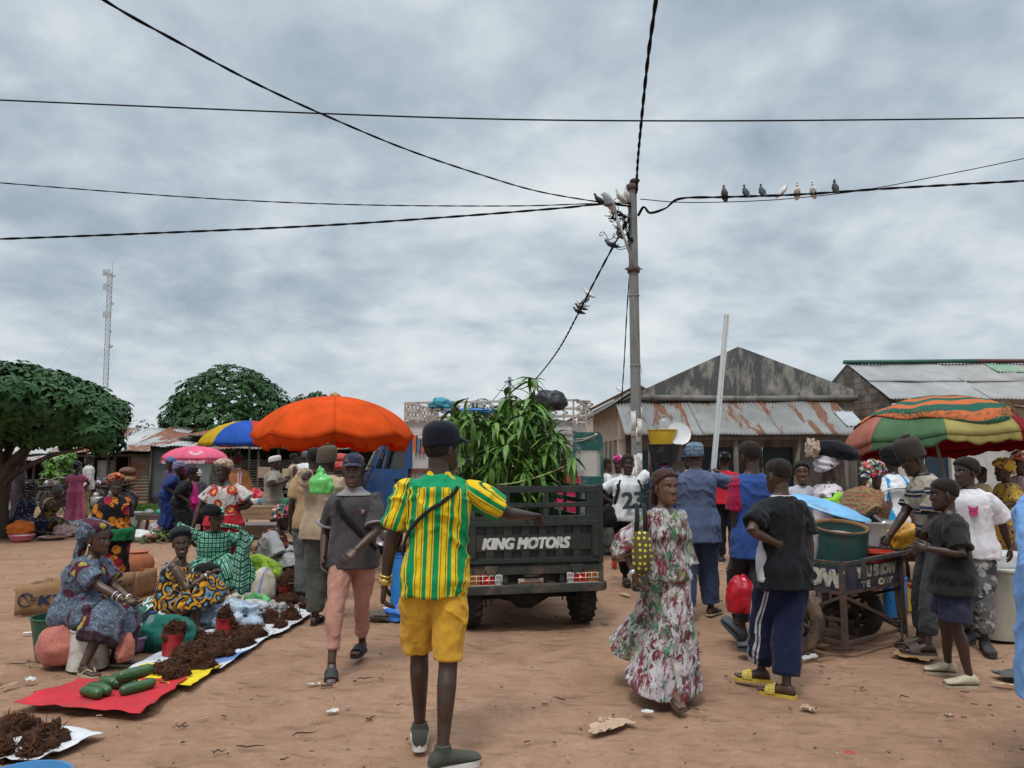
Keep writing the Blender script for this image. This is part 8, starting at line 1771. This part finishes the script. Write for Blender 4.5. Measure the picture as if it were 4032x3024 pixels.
p = pp('boy in plain black shirt, navy shorts and cream clogs standing at the cart', (3775, 2690), 62, 1.44, tone=0, vox=.006, LH=(3655, 2160, -.12), RH=(3650, 2120, .12), LE=(-.3, -1, -.4), LF=(3820, 2700), RF=(3735, 2655), LT=(22, 0), RT=(12, 0), head=(12, 4, 0), fat=.95); p.shirt(fab('washed_black', (.017, .016, .016), fade=(.4, (.035, .03, .026))), sleeve=.44, hem=-.16, ease=.046, flare=.03, sf=.04, wr=.016); p.trousers(fab('navy_shorts', (.028, .032, .062)), f=.86, ease=.038, flare=.02, name='shorts', wr=.014); p.hair(HAIR, .008); p.shoes('clog', CROC)
CAMO = fab('camouflage', (.12, .12, .12), [('noise', 13, .52, .55, (.035, .035, .038)), ('noise', 16, .56, .59, (.30, .30, .29), (5, 2, 1))])
p = pp('youth in white shirt with a pink horned face and grey camouflage trousers', (3850, 2550), 128, 1.60, tone=0, vox=.007, LH=(3985, 2180, 0), RH=(3800, 2150, .1), LF=(3880, 2560), RF=(3820, 2530), head=(-28, -2, 0), LT=(35, 0)); p.shirt(fab('emblem_white', (.60, .58, .61)), sleeve=.44, hem=-.10, ease=.042, sf=.045, wr=.013); p.trousers(CAMO, f=1.80, ease=.036, wr=.013); p.hair(HAIR, .020); p.shoes('sneaker', SH_BK, paint('sole_black', (.03, .03, .03)))
c = p.torso_at(.34, 112, .058); mb = MB(); dx = Vector((-1, .25, 0)).normalized(); uz = Vector((0, -.05, 1)); mb.prism([(.040*math.cos(a), .038*math.sin(a)) for a in np.linspace(0, 6.0, 20)], .006, c, dx, uz); mb.prism([(-.038, .015), (-.046, .056), (-.012, .034)], .006, c, dx, uz); mb.prism([(.038, .015), (.046, .056), (.012, .034)], .006, c, dx, uz); mb.build('printed_emblem', paint('print_pink', (.55, .06, .20), .8), p.root, smooth=False)
mb = MB()
nn_ = dx.cross(uz).normalized()
for q in (-1, 1): mb.ell(c+dx*(.015*q)+uz*.006+nn_*.003, (.006, .006, .006), 8, 6); mb.ell(c+dx*(.015*q)+uz*.006-nn_*.003, (.006, .006, .006), 8, 6)
mb.build('emblem_eyes', paint('print_plum', (.12, .01, .05), .8), p.root)
YP = fab('yellow_print', (.58, .34, .03), [('cell', (26, 26, 20), .70, .72, (.20, .07, .05)), ('edge', (16, 16, 13), .04, .07, (.62, .50, .18))]); p = pp('woman in yellow and brown print under the right parasol, child on her lap', (3965, 0, 9.6), 70, 1.66, fem=True, fat=1.2, tone=1, vox=.010, hip=(3975, 2060, 0), LF=(3880, 2260), RF=(3890, 2240), RH=(3890, 1985, .2), LH=(3900, 2000, -.25), head=(0, 4, 0)); p.dress(YP, sleeve=.5, s1=1.6, ease=.05); p.wrap(YP, t=.03, h0=.02, k=.6, crown=.02)
p = pp('small child in pale yellow held by the woman in yellow print', (3868, 0, 9.5), -60, .85, tone=0, vox=.009, hip=(3868, 1985, 0), hs=1.12, LF=(3900, 2160), RF=(3890, 2165)); p.shirt(fab('child_yellow', (.50, .42, .22)), sleeve=.3, ease=.02); p.trousers(TANC, f=1.5); p.hair(HAIR, .008)
p = pp('woman in coral and white headwrap and pink striped dress at the right edge', (4020, 0, 9.9), 120, 1.66, fem=True, tone=0, vox=.011); p.dress(fab('pink_stripe', (.46, .36, .38), [('bx', (18, 1, 1), .36, .42, (.36, .16, .17))]), sleeve=.5, s1=1.9); p.wrap(fab('coral_wrap', (.52, .12, .06), [('noise', 26, .5, .55, (.62, .5, .45))], coord='rest'), t=.03, crown=.03)
p = pp('person in long light blue robe cut off by the right edge of the view', (4176, 0, 3.75), 5, 1.74, fat=1.1, tone=0, vox=.009, LH=(4140, 2420, -.22), LE=(-1, -.4, 0)); p.shirt(fab('light_blue_robe', (.16, .32, .60), var=.10, bump=.4), sleeve=.85, hem=-.50, ease=.055, flare=.016, sf=.03, name='robe', wr=.012); p.trousers(fab('light_blue_trousers', (.15, .30, .56)), f=1.95, ease=.05, wr=.016); p.hair(HAIR, .006); p.shoes('slide', SH_BK)
BG = fab('steel_print', (.075, .095, .135), [('rough', (70, 70, 30), .52, .60, (.21, .25, .29)), ('dot', (5.2, 1, 4.2), .24, .27, (.07, .012, .022)), ('dot', (5.2, 1, 4.2), .10, .13, (.30, .25, .05)), ('gz', -1, -.30, -.28, (.030, .012, .018)), ('rough', (30, 30, 14), .56, .62, (.03, .04, .065), (3, 1, 2))])
BGB = fab('border_print', (.025, .012, .016), [('edge', (16, 16, 13), .06, .12, (.50, .48, .03)), ('rough', 8, .56, .58, (.13, .165, .225))])
p = pp('woman in steel blue printed dress and headwrap sitting on the white bucket', (305, 2605), -92, 1.52, fem=True, fat=1.12, tone=1, vox=.006, hip=(300, 2418, 0), lean=16, head=(-6, 2, 0), RH=(492, 2368, -.22), LH=(515, 2362, .0), RE=(.5, -.7, -.6), LE=(-.5, -.7, -.6), RF=(330, 2650), LF=(452, 2612), RK=(.10, 1, .4), LK=(-.10, 1, .4), RT=(-28, 0), LT=(0, 0), curl=(.55, .55), RP=(-.3, 0, 1), LP=(.3, 0, 1)); p.dress(BG, sleeve=(.40, .42), s1=1.72, ease=.04, sf=.04, flare=.05, folds=(8, .03), wr=.016, soft=.3); p.wrap(BG, t=.020, h0=.042, k=.72, crown=.022, amp=.005, back=.045, knot=[((.0, -.14, -.05), (.045, .045, .10)), ((.03, -.15, -.12), (.03, .03, .08))])
for f in (.93, .84): p.band(1, f, SILV, .008, .006)
p.band(-1, .93, SILV, .014, .006); mb = MB(); mb.ell(p.H(.076, -.012, -.036), .010, 8, 6); mb.build('earring', SILV, p.root); p.shoes('flipflop', SH_TAN, SH_TAN)
lump('cloth', 'salmon pink wrapper bunched over the lap and hip of the steel blue dress', 'cloth', at(255, 2600, p.root.location.y-.12), (.20, .20, .18), fab('salmon_cloth', (.46, .155, .12), coord='Object', bump=.9), .09, 1.6, 5); lump('cloth', 'salmon pink wrapper end hanging between the knees of the steel blue dress', 'cloth', at(490, 2600, p.root.location.y-.16), (.06, .09, .12), fab('salmon_cloth', (.5, .17, .13)), .2, 2, 7)
mb = MB(); q = [at(255, 2330, 5.45), at(300, 2385, 5.35), at(345, 2440, 5.25), at(300, 2470, 5.3), at(235, 2460, 5.42), at(190, 2440, 5.6)]
o = p.straps('s', None, arc_strap(p, (.49, 40, .05), (.06, 120, .10), [(.36, 60, .065), (.22, 90, .085)]), .022, .005).build('shoulder_strap', STRAP); tag(o, 'thin dark strap across the chest of the steel blue dress', 'strap')
BP = fab('peacock_print', (.012, .012, .016), [('ringv', (8, 8, 7), .20, .26, (.52, .24, .02), (0, 0, 0), (0, 0, 0), 3.4), ('ringv', (8, 8, 7), .40, .44, (.08, .22, .34), (0, 0, 0), (0, 0, 0), 2.2), ('rough', 9, .55, .58, (.012, .012, .016), (2, 2, 7))])
p = pp('smiling woman in black turban and black, orange and blue printed dress sitting low', (672, 2478), -82, 1.54, fem=True, fat=1.04, tone=1, vox=.006, hip=(660, 2392, 0), lean=14, head=(-72, 2, 6), smile=True, RH=(822, 2262, -.10), LH=(838, 2400, .18), RE=(.35, -.3, -1), LE=(-.3, -.3, -1), RF=(775, 2492), LF=(850, 2452), RK=(.05, .6, 1), LK=(-.05, .6, 1), curl=(.5, .45), RP=(0, .4, -1)); p.dress(BP, sleeve=0, s1=1.50, ease=.03, folds=(7, .02), wr=.014, soft=.3, neck=.48); p.wrap(fab('black_turban', (.016, .017, .020), coord='rest'), t=.026, h0=.044, k=.66, crown=.03, amp=.004); mb = MB(); mb.ell(p.H(-.078, -.005, -.04), .009, 8, 6); mb.build('earring', GOLD, p.root); p.band(1, .95, SILV, .012, .006); p.shoes('flipflop', SH_BK)
lump('cloth', 'green black and white wrapper tied round the hips of the smiling trader', 'cloth', at(625, 2492, p.root.location.y-.02), (.22, .24, .20), fab('green_white_print', (.02, .12, .075), [('edge', (12, 12, 8), .07, .12, (.50, .52, .48)), ('cell', 15, .6, .62, (.012, .02, .02))], coord='Object'), .10, 2, 4)
GD = fab('green_diamond', (.015, .13, .075), [('checks', (17, 17, 14), .14, .17, (.26, .46, .36), (0, 0, 0), (0, .785, 0)), ('checks', (17, 17, 14), .32, .34, (.008, .085, .05), (0, 0, 0), (0, .785, 0)), ('rough', 5, .57, .6, (.01, .16, .05))])
p = pp('woman in green diamond print dress and matching cap looking down, seated', (842, 2372), 200, 1.64, fem=True, fat=1.08, tone=1, vox=.007, hip=(840, 2262, 0), lean=10, head=(14, 16, 0), RH=(760, 2140, -.1), LH=(955, 2095, -.05), RE=(1, -.2, -.3), LE=(-1, -.2, -.6), RF=(850, 2400), LF=(915, 2385), RK=(.3, 1, .3), LK=(-.3, 1, .3)); p.dress(GD, sleeve=.55, s1=1.7, ease=.034, sf=.05, wr=.014, soft=.3, folds=(7, .03)); p.wrap(GD, t=.014, h0=.045, k=.5, crown=.006, amp=.002, name='headscarf'); p.shoes('flipflop', SH_BK)
mb = MB(); mb.tube(spline([at(868, 2068, 7.85), at(915, 2072, 7.75), at(955, 2084, 7.70)]), [(.005, .020)]*17, 8); mb.sheet(lambda u, v: at(940+34*u+(u-.5)*60*v+6*math.sin(v*9), 2082+14*u+(215+40*math.sin(u*4))*v, 7.72+.05*math.sin(u*7+v*3)), 10, 12, .004); o = mb.build('scarf', fab('green_diamond_cloth', (.015, .13, .075), [('checks', (13, 13, 11), .14, .17, (.26, .46, .36), (0, 0, 0), (0, .785, .3)), ('checks', (13, 13, 11), .32, .34, (.008, .085, .05), (0, 0, 0), (0, .785, .3))], coord='Object')); tag(o, 'end of the green print scarf pulled out by the raised hand', 'scarf'); lump('waist_bag', 'black waist bag on the lap of the green dress', 'bag', at(815, 2262, 7.78), (.14, .08, .07), BLACKC, .1, 2, 4)
RD = fab('red_sunburst', (.46, .42, .40), [('dot', (7, 1, 6), .34, .42, (.36, .022, .025), (0, 0, 0), (0, 0, 0), .8), ('dot', (7, 1, 6), .14, .20, (.55, .28, .06), (0, 0, 0), (0, 0, 0), .8), ('rough', (20, 20, 18), .55, .6, (.12, .05, .05)), ('gz', -1, -.97, -.96, (.40, .018, .028))])
p = pp('standing woman with hand on hip in white and red sunburst blouse over a red skirt', (868, 2352), 172, 1.58, fem=True, fat=1.18, tone=0, vox=.007, head=(-20, 8, 0), RH=(762, 2070, -.1), LH=(912, 2010, -.03), RE=(1, -.2, 0), LE=(-1, -.3, .1)); p.dress(RD, sleeve=.36, s1=1.85, ease=.034, sf=.045, wr=.014, neck=.50); p.wrap(fab('red_white_wrap', (.42, .36, .33), [('dot', 22, .3, .36, (.34, .05, .04)), ('edge', 40, .05, .1, (.3, .2, .05))], coord='rest'), t=.020, h0=.046, k=.55, crown=.012, amp=.004); p.band(-1, .93, SILV, .03, .007); lump('waist_bag', 'black bag hung in front of the red skirt', 'bag', at(830, 2030, 8.38), (.11, .06, .08), BLACKC, .1, 2, 9)
BO = fab('black_orange_print', (.010, .009, .012), [('dot', (7, 1, 6), .32, .37, (.48, .16, .012), (0, 0, 0), (0, 0, 0), .9), ('dot', (5, 1, 4), .22, .25, (.26, .012, .03), (4, 2, 6), (0, 0, 0), .9), ('rough', (26, 26, 26), .54, .57, (.02, .01, .01)), ('cell', (8, 8, 7), .0, .40, (.010, .009, .012))][:3])
p = pp('standing woman in black dress with big orange flowers and green waist cloth', (430, 2338), 205, 1.38, fem=True, fat=1.22, tone=0, vox=.007, head=(22, 2, 0), RH=(385, 2160, -.08), LH=(478, 2150, -.06), RE=(1, -.5, 0), LE=(-1, -.5, 0)); p.dress(BO, sleeve=.46, s1=1.9, ease=.04, sf=.05, wr=.014, folds=(7, .025)); p.wrap(fab('orange_wrap', (.36, .07, .015), [('cell', 24, .55, .57, (.012, .01, .012)), ('cell', 30, .8, .82, (.40, .20, .14), (3, 3, 3))], coord='rest'), t=.026, h0=.035, k=.6, crown=.02, amp=.006); o = p.g_skirt and None
mb = MB(); mb.rings(p.torso_rings(-.13*p.s, .05*p.s, .055, .01, 36)); p.garment('waist_cloth', fab('green_waist', (.012, .13, .05), bump=.6), mb, wr=.02); lump('waist_bag', 'black pouch on the green waist cloth of the orange flowered dress', 'bag', at(408, 2125, 8.72), (.10, .06, .08), BLACKC, .08, 2, 2)
BS = fab('braid_stripes', (.022, .020, .030), [('bz', (1, 1, 14), .40, .43, (.42, .20, .035)), ('rough', 9, .56, .58, (.34, .045, .03)), ('gx', 1, .13, .15, (.30, .29, .30))]); p = pp('woman in navy and orange striped print sitting in profile over a dark tub', (1060, 2318), -84, 1.60, fem=True, fat=1.18, tone=0, vox=.008, hip=(1035, 2232, 0), lean=24, head=(0, 14, 0), RH=(1170, 2165, -.15), LH=(1185, 2160, .1), RE=(.3, -.7, -.5), LE=(-.3, -.7, -.5), RF=(1150, 2330), LF=(1165, 2310), RK=(.1, .9, .6), LK=(-.1, .9, .6)); p.dress(BS, sleeve=.55, s1=1.5, ease=.04, sf=.04, wr=.014, soft=.3); p.wrap(FL, t=.03, h0=.02, k=.6, crown=.02, amp=.012, name='headwrap', back=.02); p.band(1, .93, SILV, .03, .008); p.band(-1, .93, SILV, .03, .008); lump('cloth', 'lime green wrapper round the hips of the striped print woman', 'cloth', at(1005, 2310, 9.0), (.30, .24, .22), fab('lime_cloth', (.26, .40, .035), [('rough', 14, .5, .55, (.12, .2, .02))], coord='Object', bump=.6), .12, 2, 5)
p = pp('man in beige shirt and brown knit cap with a green bag over his shoulder', (1265, 2450), -6, 1.72, tone=0, vox=.008, head=(-14, 6, 0), fat=1.05, LH=(1248, 1862, -.02), LE=(-1, -.3, -1), RH=(1330, 2150, .2), LF=(1240, 2455), RF=(1320, 2425), curl=(.9, .4)); p.shirt(TANC, sleeve=.46, hem=-.10, ease=.044, sf=.035, wr=.014); p.trousers(OLIVEC, f=1.92, ease=.040, flare=.01, wr=.016); p.kufi(fab('brown_cap', (.085, .065, .045), [('rough', 40, .5, .6, (.045, .034, .025))], coord='rest'), -.01, .155, .014, .22, 'knit_cap', pom=((0, -.01, .16), (.022, .022, .016))); p.shoes('slide', SH_BK)
lump('carrier_bag', 'translucent bright green carrier bag with a pale loaf slung at the beige shoulder', 'bag', at(1265, 1945, 6.95), (.11, .07, .115), glass('green_film', (.12, .52, .12), .82, .35), .16, 2.2, 3); lump('bag_handles', 'twisted green handles of the carrier bag gripped at the shoulder', 'bag', at(1262, 1882, 6.98), (.035, .03, .06), glass('green_film', (.1, .5, .1)), .25, 3, 5)
p = pp('person in tan shirt hidden behind the beige shirted man, only one sleeve showing', (1236, 0, 8.6), 10, 1.74, tone=0, vox=.011); p.shirt(fab('tan_shirt', (.34, .22, .12)), sleeve=.42, hem=-.1, ease=.04); p.trousers(GREYC, f=1.9, ease=.035); p.hair(HAIR, .006); p.shoes('clog', SH_BK)
p = pp('man in long white robe and grey cap seen from behind at the stalls', (1195, 2062), -20, 1.80, tone=0, vox=.013, fat=1.05, head=(20, 0, 0)); p.shirt(WHC, sleeve=.9, hem=-.36, ease=.06, flare=.05, sf=.05, name='robe'); p.trousers(BLACKC); p.kufi(GREYC, .02, .15, .012); p.shoes('slide', SH_BK)
p = pp('man in sleeveless beige vest and brown trousers beside the white robe', (1148, 2070), -60, 1.76, tone=0, vox=.013, head=(0, 0, 0)); p.shirt(TANC, sleeve=0, hem=-.05); p.trousers(fab('brown_trousers', (.085, .058, .035))); p.hair(HAIR, .008); p.shoes('slide', SH_BK)
p = pp('man in grey brown tunic and white cap standing at the stall table in profile', (1080, 0, 13.6), -70, 1.66, tone=0, vox=.011, fat=1.05, RH=(1118, 1895, -.2), LH=(1122, 1890, 0)); p.shirt(fab('tunic_grey', (.20, .175, .145)), sleeve=.5, hem=-.30, ease=.06, flare=.03, sf=.04, name='tunic'); p.trousers(GREYC); p.hair(HAIR, .004); p.kufi(fab('cap_pale', (.50, .47, .45)), .035, .135, .010); p.shoes('slide', SH_BK)
p = pp('person in orange brown robe with a pink and white scarf, back to us', (935, 0, 15.2), 15, 1.68, tone=0, vox=.013, fat=1.05, head=(-20, 0, 0)); p.shirt(fab('orange_robe', (.40, .175, .065)), sleeve=.9, hem=-.45, ease=.07, flare=.05, sf=.05, name='robe'); p.trousers(GREYC); p.kufi(fab('maroon_cap', (.10, .015, .02)), .02, .15, .012); mb = MB(); mb.rings(p.torso_rings(.43*p.s, .57*p.s, .045, 0, 30, .02)); mb.ell(p.torso_at(.34, 285, .06), (.05, .03, .16)); p.garment('scarf', fab('pink_scarf', (.55, .40, .42), [('bx', (22, 1, 1), .3, .36, (.42, .10, .15))]), mb, wr=.02)
SEAT = [('woman in deep blue top and lilac headwrap, leftmost of the pink parasol group', 655, 15.6, -60, 1960, (.012, .025, .11), (.16, .15, .26)), ('person all in black bending forward in the middle of the pink parasol group', 705, 15.2, -70, 1985, BK, (.02, .02, .03)), ('woman in magenta headscarf and shawl under the pink parasol', 760, 15.9, 100, 1985, (.42, .015, .17), (.36, .008, .10)), ('child in white cap at the right of the pink parasol group', 805, 16.4, 120, 1965, (.06, .05, .07), (.52, .5, .48)), ('woman in navy and lilac headtie at the back of the pink parasol group', 690, 16.6, 170, 1935, (.10, .06, .12), (.10, .12, .28))]
for i, (lb, px, D, yw, hy, c1, c2) in enumerate(SEAT):
 p = pp(lb, (px, 0, D), yw, 1.60 if 'child' not in lb else 1.3, fem=True, fat=1.1, tone=0, vox=.014, hip=(px, hy, 0), lean=22, head=(0, 12, 0), RH=(px+ (30 if yw < 0 else -30), hy-15, -.2)); p.dress(fab('seat%d' % i, c1, [('rough', 12, .58, .62, tuple(min(1, x*2.2+.03) for x in c1))]), sleeve=.6, s1=1.6, ease=.05, wr=.012); p.wrap(fab('seatw%d' % i, c2, coord='rest'), t=.028, h0=.02, k=.6, crown=.02)
p = pp('woman in long pink dress and polka dot headwrap standing with her back turned', (290, 2068), 15, 1.50, fem=True, fat=1.02, tone=0, vox=.012, LH=(262, 1925, .2), RH=(330, 1920, .15), RE=(1, -.5, 0), LE=(-1, -.5, 0)); p.dress(fab('pink_dress', (.52, .125, .235), bump=.5), sleeve=.32, s1=2.0, ease=.03, sf=.045, flare=.09, folds=(9, .035), neck=.50); p.wrap(fab('polka_wrap', (.012, .016, .035), [('dot', 34, .24, .3, (.6, .6, .58))], coord='rest'), t=.03, h0=-.02, k=.35, crown=.025, amp=.004)
p = pp('man in pale shirt and khaki trousers facing the pink dressed woman', (338, 2050), 120, 1.72, tone=0, vox=.013); p.shirt(fab('pale_shirt', (.46, .46, .44)), sleeve=.9, hem=-.1, ease=.035); p.trousers(fab('khaki', (.26, .19, .09))); p.hair(HAIR, .004); p.shoes('clog', SH_BK)
ND = fab('navy_dot', (.014, .018, .045), [('dot', (24, 24, 18), .24, .30, (.46, .44, .28))]); p = pp('woman in navy dress with cream dots sitting on an upturned pail by the tree trunk', (90, 2108), -75, 1.62, fem=True, fat=1.2, tone=0, vox=.012, hip=(88, 2052, 0), lean=14, LF=(205, 2118), RF=(190, 2128)); p.dress(ND, sleeve=.55, s1=1.6, ease=.05); p.wrap(ND, t=.03, crown=.03); lump('cloth', 'bright orange wrapper bundled under the navy dotted dress', 'cloth', at(80, 2102, 15.3), (.26, .2, .16), fab('orange_bundle', (.52, .12, .02), coord='Object', bump=.6), .14, 2, 3); vessel('bucket', 'upturned white pail under the navy dotted dress', 'bucket', G(92, 2118), .20, .17, .34, M_BKT)
p = pp('woman in dark flowered dress and grey headscarf seated, leaning on her knees', (195, 2100), -60, 1.60, fem=True, fat=1.1, tone=1, vox=.012, hip=(180, 2050, 0), lean=22, head=(-20, 0, 0), RH=(235, 1992, -.2), LH=(240, 1985, .1), LF=(240, 2105), RF=(225, 2112)); p.dress(fab('dark_flower', (.022, .022, .022), [('cell', 16, .6, .62, (.22, .15, .03)), ('cell', 14, .8, .82, (.12, .15, .04), (3, 3, 3)), ('cell', 14, .85, .87, (.11, .04, .14), (7, 1, 2))]), sleeve=.5, s1=1.7, ease=.045); p.wrap(fab('grey_scarf', (.16, .16, .16), coord='rest'), t=.02, crown=.02)
p = pp('person in mottled grey top standing just behind the left tree trunk', (82, 0, 17.5), -30, 1.66, fem=True, tone=0, vox=.013); p.dress(fab('mottled_grey', (.17, .15, .17), [('rough', 30, .5, .56, (.06, .05, .07))]), sleeve=.4, s1=1.9); p.wrap(GREYC, t=.025, crown=.03)
p = pp('passenger in white scarf and striped shirt behind the minibus window', (1640, 0, 13.3), 40, 1.50, tone=0, vox=.014); p.shirt(fab('thin_stripes', (.5, .5, .5), [('bz', (1, 1, 30), .25, .3, (.05, .15, .18))]), sleeve=.4); p.trousers(GREYC); p.wrap(WHC, t=.02, h0=-.05, k=.5)
for o in list(COL.objects):
 if o.parent is not None:
  for q in ('category', 'group'):
   if q in o: del o[q]
